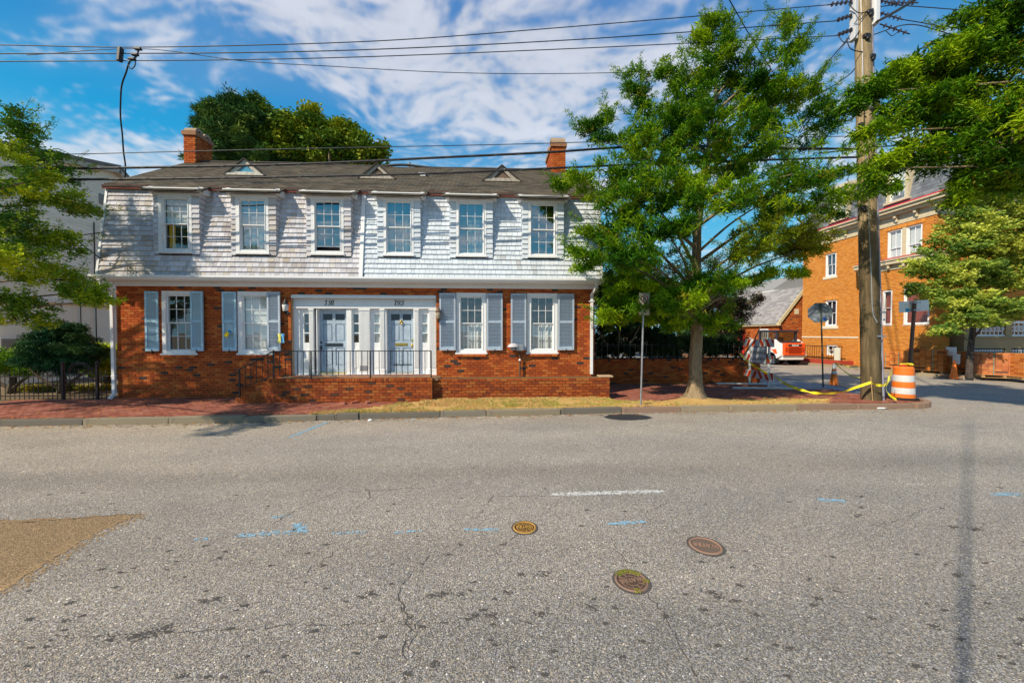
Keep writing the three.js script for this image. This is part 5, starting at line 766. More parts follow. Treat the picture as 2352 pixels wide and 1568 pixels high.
{ // big tree at the right edge, nearer than the pole
  const base = [17.6, 0.05, 7.4], t = thing('right_edge_tree', 'large narrow-leaved tree hanging in from the upper right corner before the pole', 'tree', base);
  add('trunk', [taper([base, [17.6, 2.2, 7.4], [17.3, 4.6, 7.1], [17.0, 7.2, 6.7], [16.8, 9.6, 6.5]], 0.26, 0.06, 18, 12, 0.12)], M.bark, t);
  const pit = struct('tree_island', [new THREE.CylinderGeometry(1.5, 1.5, 0.14, 36).translate(17.6, 0.07, 7.4)], M.concrete); add('soil', new THREE.CylinderGeometry(1.32, 1.32, 0.02, 30).translate(17.6, 0.145, 7.4), grainy([0.2, 0.15, 0.08], 1), pit);
  const z = 4.0, L = [[2260, 70, 110, 75, 0, 1, 34], [2200, 150, 100, 50, 0, .9, 28], [2120, 170, 75, 38, -.2, .7, 20], [2045, 190, 55, 26, -.3, .5, 15], [1985, 215, 40, 20, -.3, .4, 9], [2290, 190, 90, 70, .3, 1, 32, .06], [2160, 240, 110, 38, 0, .8, 26], [2060, 265, 70, 26, -.2, .6, 14], [2010, 315, 55, 18, -.2, .5, 11], [2250, 300, 110, 50, .2, .9, 32], [2130, 320, 70, 30, -.1, .6, 13], [2090, 370, 80, 26, 0, .6, 18], [2015, 400, 45, 18, -.1, .4, 10], [2030, 440, 45, 14, 0, .4, 7], [2230, 380, 95, 34, .2, .8, 28], [2200, 440, 60, 24, 0, .5, 14], [2300, 430, 75, 32, .2, .7, 22], [2185, 482, 26, 11, 0, .3, 4], [1960, 250, 25, 14, -.3, .3, 4], [2330, 330, 80, 80, .9, 1, 30], [2450, 220, 90, 150, .8, 1.3, 44], [2560, 160, 110, 130, 1.8, 1.6, 40], [2420, 380, 70, 60, .6, 1, 20], [2350, 20, 90, 60, .6, 1.0, 24]];
  const lobes = L.map(([a, b, c, d, dz, rz, n, y]) => px2(a + (a < 2300 ? 12 : 0), b - (b > 300 ? 14 : 4), c * 0.92, d * 0.9, z + dz, rz, { n: Math.round(n * (b > 300 && a < 2300 ? 0.72 : 1)), per: 12, y: (y ?? 0) + 0.03 }));
  for (const [x, y, zz, r, n] of [[17, 9.6, 6.6, 1.6, 44], [18.6, 8.2, 7.6, 1.5, 38], [16.4, 7.6, 8.2, 1.4, 32], [15.6, 8.6, 6.4, 1.4, 34], [17.4, 6.6, 6.2, 1.3, 26], [18.8, 6.6, 6.6, 1.3, 26], [17.6, 6.2, 8.6, 1.3, 26], [15.8, 6.2, 7.2, 1.2, 24]]) lobes.push({ c: v3(x, y, zz), r: [r, r * 0.7, r], n, per: 12 });
  for (const [i, l] of lobes.entries()) { if (i % 4 && i < lobes.length - 8) continue; const h = clamp(l.c.y - 1.8, 3.2, 8.5), s = v3(17.6 - h * 0.085, h, 7.4 - h * 0.1); add('limb', taper([s, s.clone().lerp(l.c, 0.5).add(v3(0, 0.35, 0)), l.c], 0.06, 0.01, 7, 6), M.bark, t); }
  crownOf(t, lobes, 'near', OAK, 71, { spread: 0.15, up: 0.0, droop: 0.05, shoots: 5, shootL: 0.5 });
}
{ // trees behind the roof
  const t = thing('dark_cypress_tree', 'dark green conifer with upright tips behind the left chimney', 'tree', [-11.5, 0, -15]), z = -15;
  add('trunk', taper([[-11.5, 0, z], [-11.5, 8, z], [-11.4, 16, z]], 0.4, 0.06, 10, 8), M.bark, t);
  const L = [[540, 330, 75, 90, 0, 2, 60], [500, 300, 40, 60, 0, 1.4, 30], [585, 310, 45, 70, 0, 1.4, 34], [540, 265, 22, 36, 0, .7, 14], [515, 275, 16, 30, .2, .5, 10], [478, 268, 13, 28, .2, .5, 9], [565, 262, 14, 24, -.2, .5, 8], [463, 290, 12, 20, 0, .5, 6], [575, 285, 16, 34, .4, .6, 10], [540, 245, 9, 16, 0, .4, 5], [600, 370, 60, 40, 0, 2, 24], [500, 380, 60, 40, 0, 2, 20]];
  crownOf(t, L.map(([a, b, c, d, dz, rz, n]) => px2(a, b, c, d, z + dz, rz, { n, per: 16, s: 2.2 })), 'fir', greenTint([0.04, 0.11, 0.035], [0.09, 0.19, 0.045], [0.22, 0.3, 0.05], 0), 81, { spread: 0.45, up: 0.35, twr: 0.03, tw: 5 });
  const u = thing('maple_tree', 'yellow-green broadleaf tree behind the middle of the roof', 'tree', [-6.5, 0, -16]);
  add('trunk', taper([[-6.5, 0, -16], [-6.5, 8, -16], [-6, 15, -16]], 0.4, 0.06, 10, 8), M.bark, u);
  const K = [[640, 315, 45, 55, 0, 2, 30], [700, 330, 70, 60, 0, 2.2, 46], [735, 290, 34, 30, 0, 1.4, 16], [655, 285, 26, 26, 0, 1.2, 12], [780, 335, 50, 45, 0, 2, 28], [810, 315, 24, 25, 0, 1, 10], [835, 350, 40, 34, 0, 1.6, 18], [868, 355, 18, 18, 0, .8, 7], [700, 375, 110, 30, 0, 2, 28], [820, 385, 60, 25, 0, 1.6, 14], [718, 265, 12, 14, 0, .5, 4], [615, 275, 14, 16, 0, .5, 4]];
  crownOf(u, K.map(([a, b, c, d, dz, rz, n]) => px2(a, b, c, d, -16 + dz, rz, { n, per: 13, s: 1.05 })), 'big', greenTint([0.08, 0.18, 0.03], [0.26, 0.36, 0.03], [0.6, 0.56, 0.04], 0.05), 91, { spread: 0.5, up: 0.15, twr: 0.03, tw: 3 });
}
{ // garden behind the low wall
  const shrub = (name, label, cat, z, L, leaf, tint, seed, o = {}) => { const c = atZ(L[0][0], 800, z), t = thing(name, label, cat, [c.x, 0.15, z]); add('stem', [taper([[c.x, 0.1, z], [c.x, 1.2, z], [c.x + 0.1, o.h ?? 2.2, z]], o.r ?? 0.08, 0.03, 6, 7), taper([[c.x, 0.9, z], [c.x + 0.5, 1.8, z + .2], [c.x + 0.9, 2.6, z + .2]], 0.05, 0.02, 6, 6), taper([[c.x, 0.7, z], [c.x - 0.5, 1.7, z], [c.x - 0.9, 2.4, z]], 0.05, 0.02, 6, 6)], M.bark, t); crownOf(t, L.map(([a, b, cc, d, dz, rz, n]) => px2(a, b, cc, d, z + dz, rz, { n, per: o.per ?? 14, s: o.s ?? 1 })), leaf, tint, seed, { spread: 0.22, ...o }); };
  const G1 = greenTint([0.03, 0.08, 0.012], [0.09, 0.2, 0.02], [0.2, 0.32, 0.03], 0.02), G2 = greenTint([0.018, 0.04, 0.014], [0.04, 0.08, 0.02], [0.1, 0.13, 0.03], 0.03);
  shrub('garden_maple', 'bright green young maple in the garden just right of the house', 'tree', -3.9, [[1420, 700, 45, 45, 0, 1, 30], [1395, 670, 30, 40, 0, .8, 18], [1460, 720, 45, 35, .2, .9, 22], [1400, 740, 35, 22, .3, .7, 14], [1500, 700, 40, 40, -.2, 1, 20], [1440, 640, 60, 30, -.4, 1, 20]], 'broad', G1, 101, { h: 3 });
  shrub('garden_tree', 'dark spreading tree behind the garden hedge', 'tree', -7.5, [[1560, 690, 70, 45, 0, 1.5, 34], [1480, 660, 70, 50, -.5, 1.6, 34], [1640, 680, 60, 45, 0, 1.5, 30], [1420, 690, 60, 60, -1, 1.6, 30], [1600, 620, 90, 40, -.6, 1.8, 26], [1390, 620, 40, 60, -1, 1.4, 18]], 'small', G2, 102, { h: 4.5, r: 0.16, s: 1.4, spread: 0.35 });
  shrub('garden_laurel', 'dense dark laurel filling the garden corner behind the wall, right of the house', 'shrub', -6.5, [[1385, 790, 40, 45, 0, .8, 40], [1440, 795, 45, 40, 0, .8, 40], [1500, 790, 40, 40, 0, .8, 34], [1410, 750, 50, 30, -.3, .8, 26], [1470, 760, 50, 26, -.3, .8, 24], [1560, 780, 50, 30, -.4, .8, 24], [1640, 775, 40, 36, -.4, .8, 26]], 'small', G2, 105, { h: 1.8, per: 12, s: 1.2 });
  shrub('purple_shrub', 'dark purplish shrub left of the red door', 'shrub', -5.2, [[1700, 715, 42, 36, 0, .9, 26], [1672, 745, 34, 36, 0, .8, 20], [1722, 690, 26, 24, 0, .6, 10], [1690, 780, 30, 26, 0, .6, 12], [1655, 700, 30, 30, -.3, .8, 14]], 'small', (s, r) => (r < 0.45 ? [0.06, 0.025, 0.035] : r < 0.9 ? [0.035, 0.05, 0.015] : [0.25, 0.2, 0.05]), 103, { h: 3, per: 12 });
  { const z = -3.4, t = thing('clipped_hedge', 'dark clipped hedge behind the iron railing on the garden wall', 'hedge', [atZ(1590, 800, z).x, 0.15, z]); const L = []; for (let px = 1505; px < 1700; px += 22) L.push(px2(px, 795, 18, 28, z, 0.5, { n: 26, per: 10 })); for (let px = 1375; px < 1500; px += 28) L.push(px2(px, 806, 18, 16, z, 0.4, { n: 9, per: 10 })); crownOf(t, L, 'small', greenTint([0.012, 0.035, 0.012], [0.025, 0.06, 0.02], [0.06, 0.1, 0.03], 0), 104, { spread: 0.14 }); add('stem', [0, 1, 2, 3, 4].map((i) => bar([atZ(1510 + i * 40, 800, z).x, 0.1, z], [atZ(1512 + i * 40, 800, z).x, 1.6, z], 0.03)), M.twig, t); }
  // far trees that close the side street
  const far = (label, px, z, h, w, seed, tint) => { const c = atZ(px, 768, z), t = thing('background_tree', label, 'tree', [c.x, 0, z]); add('trunk', taper([[c.x, 0, z], [c.x, h * 0.6, z]], 0.3, 0.1, 6, 7), M.bark, t); const L = []; rnd = rngOf(seed); for (let i = 0; i < 11; i++) L.push({ c: v3(c.x + rr(-w, w) * 0.6, h * rr(0.35, 0.85), z + rr(-w, w) * 0.5), r: [w * 0.5, h * 0.16, w * 0.5], n: 16, per: 10, s: 1.3 }); crownOf(t, L, 'big', tint, seed, { spread: 0.5, tw: 6, twr: 0.03 }); };
  far('shady tree far back between house and street oak', 1440, -22, 8, 4, 201, G2); far('mid-green tree far behind the street oak trunk', 1600, -28, 8.5, 5, 202, G2); far('tree far back, behind the little slate-roofed house', 1700, -44, 7, 5, 203, G2);
  far('dark tree behind the clapboard building gap', 230, -18, 5.5, 3, 204, G2);
}
{ // left yard: dark yew, bright shrubs, iron fence
  const yard = (name, label, z, L, leaf, tint, seed, o = {}) => { const c = atZ(L[0][0], 800, z), t = thing(name, label, 'shrub', [c.x, 0.15, z]); add('stem', [taper([[c.x, 0.1, z], [c.x + 0.1, 0.7, z], [c.x, 1.3, z]], 0.12, 0.05, 6, 8), taper([[c.x + 0.05, 0.3, z], [c.x + 0.6, 0.7, z + .1], [c.x + 1.1, 1.1, z]], 0.06, 0.02, 6, 6), taper([[c.x, 0.35, z], [c.x - 0.6, 0.7, z], [c.x - 1.0, 1.1, z]], 0.06, 0.02, 6, 6)], M.twig, t); crownOf(t, L.map(([a, b, cc, d, dz, rz, n]) => px2(a, b, cc, d, z + dz, rz, { n, per: 12, s: o.s ?? 1 })), leaf, tint, seed, { spread: 0.16, ...o }); };
  yard('yew_shrub', 'big dark rounded yew behind the left iron fence', -1.2, [[135, 790, 50, 42, 0, .9, 60], [100, 800, 40, 34, 0, .8, 36], [175, 800, 40, 34, 0, .8, 36], [140, 762, 40, 26, 0, .7, 30], [90, 830, 40, 28, .1, .7, 26], [160, 840, 50, 24, .1, .7, 28], [205, 815, 26, 26, 0, .6, 16]], 'yew', greenTint([0.015, 0.06, 0.03], [0.03, 0.11, 0.045], [0.09, 0.19, 0.05], 0), 301, { spread: 0.12 });
  yard('bright_shrub', 'bright yellow-green shrub beside the left downspout', -2.6, [[238, 812, 24, 26, 0, .7, 26], [252, 845, 18, 24, 0, .6, 14], [225, 850, 26, 20, 0, .6, 12]], 'small', greenTint([0.2, 0.36, 0.02], [0.42, 0.58, 0.02], [0.66, 0.7, 0.03], 0.05), 302);
  yard('low_green_shrub', 'low green shrub at the left edge behind the iron fence', -1.4, [[20, 840, 40, 24, 0, .8, 30], [55, 850, 26, 18, 0, .6, 14], [0, 815, 22, 16, -.2, .5, 10]], 'small', greenTint([0.08, 0.2, 0.03], [0.22, 0.4, 0.03], [0.5, 0.6, 0.04], 0), 303);
  { const z = -2.2, t = thing('low_flower_bed', 'low yellow-green planting seen between the fence pickets', 'plants', [-14, 0.15, z]); const L = []; for (let px = 60; px < 262; px += 15) L.push(px2(px, 897, 10, 8, z + ((px * 7) % 5) * 0.15, 0.5, { n: 6, per: 9 })); crownOf(t, L, 'small', greenTint([0.1, 0.14, 0.02], [0.35, 0.33, 0.03], [0.55, 0.42, 0.06], 0.1), 304, { tw: 3 }); }
  struct('left_yard', B(-40, -11.7, 0.05, 0.155, -40, 0.05), grainy([0.3, 0.2, 0.07], 0.8, { bumpScale: 0.03 }));
  const fen = (x0, x1, label, name, cat, gate) => {
    const z = 0.1, t = thing(name, label, cat, [(x0 + x1) / 2, 0.18, z]), m = std([0.025, 0.015, 0.014], { roughness: 0.6 }), y0 = 0.2, y1 = gate ? 1.12 : 1.05;
    add('rail', [B(x0, x1, y0 + 0.1, y0 + 0.135, z - 0.012, z + 0.012), B(x0, x1, y1 - 0.15, y1 - 0.115, z - 0.012, z + 0.012), ...(gate ? [B(x0, x1, 0.78, 0.81, z - 0.012, z + 0.012)] : [])], m, t);
    for (let x = x0 + 0.06; x < x1; x += 0.135) add('picket', [bar([x, y0, z], [x, y1, z], 0.0095), new THREE.ConeGeometry(0.02, 0.07, 6).translate(x, y1 + 0.03, z)], m, t);
    if (gate) { const xm = (x0 + x1) / 2, R = (x1 - x0) / 2 - 0.15; for (const k of [1, 0.8]) { const a = []; for (let i = 0; i <= 10; i++) a.push([xm + Math.cos(i / 10 * Math.PI) * R * k, 1.05 + Math.sin(i / 10 * Math.PI) * R * k * 0.8, z]); add('arch', tube(a, 0.014, 20), m, t); } for (const x of [x0, x1]) add('gate_post', [B(x - 0.03, x + 0.03, 0.15, 1.3, z - 0.03, z + 0.03), new THREE.SphereGeometry(0.045, 10, 8).translate(x, 1.33, z)], m, t); }
  };
  const g0 = atZ(143, 850, 0.1).x, g1 = atZ(222, 850, 0.1).x; fen(-15.5, g0 - 0.06, 'dark iron picket fence left of the arched gate', 'iron_fence', 'fence', false); fen(g0, g1, 'dark iron gate with an arched top in the left fence', 'iron_gate', 'gate', true); fen(g1 + 0.06, -11.78, 'short run of iron picket fence between gate and house', 'iron_fence', 'fence', false);
}

// ---------- garden wall with railing ----------
{
  rnd = rngOf(500);
  const z = -2.95, x1 = atY(1756, 880, 0.14).x, y1 = atZ(1500, 824, z).y, t = thing('garden_wall', 'low red brick garden wall with dark coping behind the street oak', 'wall', [7.3, 0.14, z]);
  const core = grainy([0.3, 0.15, 0.08], 2), b = add('core', [B(3.5, x1 - 0.02, 0.05, y1 - 0.09, z - 0.28, z - 0.03), B(x1 - 0.28, x1 - 0.02, 0.05, y1 - 0.09, -12, z - 0.28)], core, t);
  const bs = bond(3.5, x1, 0.13, y1 - 0.09, []).map(([u, w, a, h]) => ({ m: mat4(u, w, z - 0.045 + rr(-0.003, 0.005), a, h, 0.09), k: redKind() }));
  for (const [u, w, a, h] of bond(-7, z - 0.09, 0.13, y1 - 0.09, [])) bs.push({ m: mat4(x1 - 0.045, w, u, 0.09, h, a), k: redKind() });
  for (let x = 3.5; x < x1; x += 0.105) bs.push({ m: mat4(x + 0.05, y1 - 0.045, z - 0.14 + rr(-0.006, 0.01), 0.094, 0.085, 0.32), k: rnd() < 0.25 ? 6 : redKind() });
  pieces(b, 'brick', bs, RED);
  const pil = add('pier', [B(3.49, 3.95, 0.1, y1 + 0.04, z - 0.3, z + 0.1)], grainy([0.2, 0.06, 0.03], 1), t); void pil;
  add('coping', B(3.47, x1 + 0.03, y1, y1 + 0.035, z - 0.32, z + 0.03), std([0.03, 0.025, 0.03]), t);
  const f = thing('wall_railing', 'short black iron railing standing on the garden wall', 'railing', [7.3, y1, z - 0.14]), yr = atZ(1500, 792, z).y;
  add('rail', [B(3.6, x1, yr - 0.02, yr, z - 0.155, z - 0.125), B(3.6, x1, y1 + 0.09, y1 + 0.11, z - 0.152, z - 0.128)], M.iron, f);
  for (let x = 3.7; x < x1; x += 0.24) add('picket', bar([x, y1 + 0.035, z - 0.14], [x, yr + 0.06, z - 0.14], 0.009), std([0.16, 0.15, 0.16], { roughness: 0.4, metalness: 0.4 }), f);
  const g = thing('side_railing', 'black iron picket railing by the red door, beyond the barricade', 'railing', [x1 + 0.2, 0.15, -8]);
  add('rail', [bar([x1 - 0.1, 1.75, -4.0], [x1 + 0.7, 1.75, -13], 0.016), bar([x1 - 0.1, 1.3, -4.0], [x1 + 0.7, 1.3, -13], 0.013)], M.iron, g); for (let i = 0; i < 48; i++) { const k = i / 48, x = lerp(x1 - 0.1, x1 + 0.7, k), zz = lerp(-4, -13, k); add('picket', bar([x, 0.2, zz], [x, 1.86, zz], 0.01), M.iron, g); }
}
// ---------- utility pole, lamp arm, wires ----------
const PB = [11.93, 0.12, 1.3], PT = [11.3, 13.6, 1.34], poleAt = (y) => v3(lerp(PB[0], PT[0], (y - PB[1]) / (PT[1] - PB[1])), y, 1.32);
{
  rnd = rngOf(510);
  const t = thing('utility_pole', 'thick weathered wooden utility pole with conduit and cable hardware at the corner', 'pole', PB);
  const pg = taper([PB, poleAt(3), poleAt(6), poleAt(9), PT], 0.25, 0.185, 120, 24, 0.06), uv = pg.attributes.uv; for (let i = 0; i < uv.count; i++) uv.setXY(i, uv.getY(i) * 3, uv.getX(i) * 6);
  const n = pg.attributes.position.count, col = new Float32Array(n * 3); for (let i = 0; i < n; i++) { const p = pg.attributes.position, y = p.getY(i), k = smooth(6.2, 4.3, y + 0.5 * fbm(p.getX(i) * 3, y * 1.5, p.getZ(i) * 3, 3)) * 0.75, m = 1 + (0.35 + 0.9 * k) * fbm(p.getX(i) * 5, y * 1.1, p.getZ(i) * 5, 3); col.set([lerp(0.46, 0.08, k) * m, lerp(0.345, 0.06, k) * m, lerp(0.2, 0.032, k) * m], i * 3); }   // darker and more mottled towards the foot
  pg.setAttribute('color', new THREE.BufferAttribute(col, 3));
  const pole = new THREE.Mesh(pg, std([1, 1, 1], { map: rep(T.bark, 1, 1), bumpMap: rep(T.bark, 1, 1), bumpScale: 0.02, roughness: 0.95, vertexColors: true })); pole.name = 'shaft'; pole.position.set(-PB[0], -PB[1], -PB[2]); pole.castShadow = pole.receiveShadow = true; t.add(pole);
  const side = (y, a, r = 0.235) => { const p = poleAt(y); return v3(p.x + Math.sin(a) * r * lerp(1, 0.76, y / 13), y, p.z + Math.cos(a) * r * lerp(1.03, 0.76, y / 13)); };
  add('conduit', tube([side(13, -0.95), side(9, -0.9), side(6.5, -0.75), side(4, -0.6), side(2.75, -0.5, 0.25), side(2.55, -0.2, 0.27)], 0.018, 40, 6), M.galv, t);
  add('riser_cover', tube([side(0.15, 1.15, 0.26), side(4, 1.1, 0.25), side(8, 1.1, 0.25), side(13.4, 1.0, 0.26)], 0.05, 40, 6), std([0.3, 0.29, 0.36], { roughness: 0.5 }), t);
  add('ground_wire', tube([side(12, 0.1), side(10.2, 0.0), side(8.6, 0.25), side(7.5, 0.15)], 0.012, 24, 5), M.black, t); add('ground_wire', tube([side(11.5, -0.2), side(10, 0.15), side(9, 0.35)], 0.01, 20, 5), M.black, t);
  add('tag', [B(11.9, 12.06, 2.85, 2.9, 1.55, 1.56), new THREE.CylinderGeometry(0.03, 0.03, 0.01, 12).rotateX(Math.PI / 2).translate(12.0, 2.65, 1.57), B(11.78, 12.05, 2.12, 2.17, 1.56, 1.58)], M.galv, t);
  { const p = poleAt(11.8); add('switch_box', RB(p.x + 0.15, p.x + 0.3, 11.55, 13.0, 1.35, 1.58, 0.02), std([0.7, 0.7, 0.72]), t); add('switch_box', RB(p.x - 0.32, p.x - 0.2, 11.2, 13.2, 1.2, 1.4, 0.02), std([0.55, 0.56, 0.6]), t); }
  for (const [y, a] of [[11.9, 0.2], [11.2, -0.4], [10.6, 0.5], [8.6, -1.2], [8.3, -1.2], [6.1, -1.2]]) { const p = side(y, a); add('bracket', [RB(p.x - 0.09, p.x + 0.09, y - 0.06, y + 0.06, p.z - 0.05, p.z + 0.06, 0.02), new THREE.SphereGeometry(0.06, 8, 6).translate(p.x, y - 0.1, p.z + 0.04)], rnd() < 0.6 ? M.black : M.galv, t); }
  // strain insulators on both sides
  const insul = (px, py, qx, qy) => { const a = atZ(px, py, 1.3), b = atZ(qx, qy, 1.3), gs = [cyl(a, b, 0.018, 0.018, 6)]; for (let i = 1; i < 6; i++) { const c = a.clone().lerp(b, i / 6), d = a.clone().lerp(b, i / 6 + 0.03); gs.push(cyl(c, d, 0.065, 0.03, 10)); } add('insulator', gs, std([0.05, 0.045, 0.06], { roughness: 0.3 }), t); };
  insul(1902, 11, 1965, 2); insul(1918, 48, 1972, 30); insul(1920, 82, 1972, 62); insul(2020, 0, 2070, 12); insul(2018, 28, 2075, 45); insul(2022, 55, 2090, 78); insul(2040, 6, 2110, 6);
  add('jumper_wire', [tube([atZ(1925, 80, 1.3), atZ(1940, 97, 1.4), atZ(1958, 92, 1.4), atZ(1975, 70, 1.4)], 0.012, 18, 5), tube([atZ(1945, 88, 1.3), atZ(1955, 112, 1.4), atZ(1985, 120, 1.45)], 0.014, 18, 5), tube([atZ(1950, 10, 1.3), atZ(1975, 30, 1.5), atZ(2010, 18, 1.5), atZ(2060, 10, 1.4)], 0.014, 18, 5), tube([atZ(1962, 55, 1.4), atZ(1985, 28, 1.55), atZ(2015, 45, 1.4)], 0.012, 18, 5), tube([atZ(2035, 70, 1.3), atZ(2050, 82, 1.3), atZ(2064, 72, 1.3)], 0.01, 18, 5), tube([side(7.4, -0.4), side(8.6, -0.9, 0.34), side(9.6, -0.6)], 0.012, 20, 5)], M.black, t);
  add('lamp_arm', [cyl(atZ(2000, 205, 1.5), atZ(2062, 140, 2.1), 0.05, 0.045, 10), RB(11.42, 11.72, 9.0, 9.35, 1.35, 1.62, 0.03)], M.galv, t);


  const cable = M.black, thin = std([0.03, 0.035, 0.045], { roughness: 0.5 });
  const wire = (label, pts, r, z = 1.3, twist = 0, zl = z) => {
    const P = pts.map(([x, y], i) => { const k = i / (pts.length - 1); return atZ(x, y, lerp(zl, z, k)); }), o = thing('overhead_wire', label, 'wire', P[0].toArray());
    add('strand', tube(P, r, pts.length * 14, 6), r > 0.02 ? cable : thin, o);
    if (twist) { const c = new THREE.CatmullRomCurve3(P), L = c.getLength(), n = Math.round(L * 10), s = []; for (let i = 0; i <= n; i++) { const q = c.getPointAt(i / n), a = i * 0.9; q.y += Math.sin(a) * r * 0.8; q.z += Math.cos(a) * r * 0.8; s.push(q); } add('wrap', new THREE.TubeGeometry(new THREE.CatmullRomCurve3(s), n * 2, r * 0.3, 4), std([0.09, 0.09, 0.1], { roughness: 0.75 }), o); }
  };
  wire('topmost thin wire across the sky', [[-500, 97], [0, 103], [275, 108], [560, 104], [900, 92], [1300, 62], [1902, 11]], 0.012);
  wire('second thin wire from the top across the sky', [[-500, 124], [0, 123], [700, 118], [1300, 92], [1918, 48]], 0.013);
  wire('third thin wire from the top across the sky', [[-500, 143], [0, 141], [700, 134], [1300, 112], [1920, 82]], 0.012);
  wire('fine wire that crosses the third wire and sags behind the street oak', [[60, 126], [330, 112], [560, 140], [760, 152], [1000, 165], [1180, 169], [1400, 167], [1600, 160]], 0.009, 1.2);
  wire('thin wire crossing both chimneys', [[-400, 360], [60, 356], [600, 343], [1176, 331], [1560, 320], [1990, 312]], 0.011, 1.25);
  wire('upper of the two thick black cables before the roof', [[-500, 390], [0, 388], [350, 384], [700, 376], [1000, 362], [1250, 350], [1500, 335], [1800, 340], [1985, 342]], 0.032, 1.3, 1);
  wire('lower of the two thick black cables before the roof', [[-500, 415], [0, 413], [400, 410], [700, 405], [1000, 398], [1250, 387], [1500, 376], [1800, 366], [1990, 360]], 0.03, 1.3, 1);
  wire('thin wire dropping steeply behind the top of the street oak', [[1640, -60], [1676, 0], [1740, 110], [1830, 250], [1850, 300]], 0.014, -3, 0, 4);
  wire('black cable running back from the pole into the side street, upper', [[1965, 66], [1930, 110], [1870, 175], [1775, 268]], 0.03, -14, 0, 1.3);
  wire('black cable running back from the pole into the side street, lower', [[1980, 100], [1972, 145], [1925, 190], [1800, 262]], 0.03, -12, 0, 1.3);
  wire('slack thin cable beside the upper cable into the side street', [[1962, 70], [1925, 122], [1880, 172], [1790, 268]], 0.014, -14, 0, 1.3);
  wire('wire leaving the pole top towards the upper right', [[2010, 52], [2060, 25], [2140, -25]], 0.035, 5, 0, 1.4);
  wire('wire to the right of the pole, lowest of the fan', [[2005, 80], [2090, 56], [2200, 82], [2400, 118]], 0.014, 1.3);
  wire('wire to the right of the pole, middle of the fan', [[2070, 44], [2200, 65], [2400, 95]], 0.013, 1.3);
  wire('wire to the right of the pole, top of the fan', [[2070, 12], [2200, 22], [2400, 40]], 0.013, 1.3);
  wire('low wire behind the right tree boughs beside the pole', [[1880, 352], [1990, 340], [2100, 330], [2352, 300]], 0.02, 1.3);
  // service drop to the house
  const A = atZ(318, 112, 1.3), E2 = atZ(286, 412, 0.0), s = thing('service_drop', 'wavy black service cable hanging from the wires to the roof corner', 'cable', E2.toArray());
  const dp = [[318, 112], [312, 128], [297, 142], [288, 165], [279, 195], [275, 230], [276, 270], [279, 310], [283, 350], [286, 380], [286, 412]];
  add('cable', tube(dp.map(([x, y], i) => atZ(x + (i % 2) * 1.2, y, lerp(1.3, 0.0, i / 10))), 0.02, 60, 6), M.black, s); add('clamp', [[316, 112], [309, 125], [302, 135]].map(([x, y]) => { const p = atZ(x, y, 1.32); return RB(p.x - 0.09, p.x + 0.09, p.y - 0.03, p.y + 0.03, 1.28, 1.36, 0.015); }), M.black, s);
  add('loop', tube([atZ(309, 128, 1.3), atZ(309, 150, 1.3), atZ(300, 158, 1.3), atZ(293, 148, 1.3)], 0.014, 18, 5), M.black, s);
  const bx = atZ(275, 125, 1.32), sp = thing('wire_spreader', 'small black upright box clipped across the sky wires at upper left', 'cable box', bx.toArray()); add('case', RB(bx.x - 0.045, bx.x + 0.045, bx.y - 0.19, bx.y + 0.19, 1.26, 1.38, 0.02).translate(-bx.x, -bx.y, 0).rotateZ(-0.12).translate(bx.x, bx.y, 0), M.black, sp);
  add('strap', tube([[bx.x + 0.04, bx.y - 0.05, 1.32], [bx.x + 0.15, bx.y - 0.14, 1.32], [bx.x + 0.3, bx.y - 0.16, 1.32]], 0.008, 10, 5), M.galv, sp);
  { const o = thing('overhead_wire', 'drooping telephone wire in front of the pale building', 'wire', atZ(245, 532, 0.4).toArray()); add('strand', tube([atZ(-200, 575, 1.2), atZ(80, 549, 1), atZ(160, 543, 0.8), atZ(245, 532, 0.4)], 0.016, 30, 5), M.black, o); const p = thing('overhead_wire', 'slanting wire that ends at the mansard corner', 'wire', atZ(165, 540, 0.8).toArray()); add('strand', tube([atZ(165, 540, 0.8), atZ(190, 563, 0.6), atZ(236, 598, 0.4)], 0.016, 20, 5), M.black, p); }
}
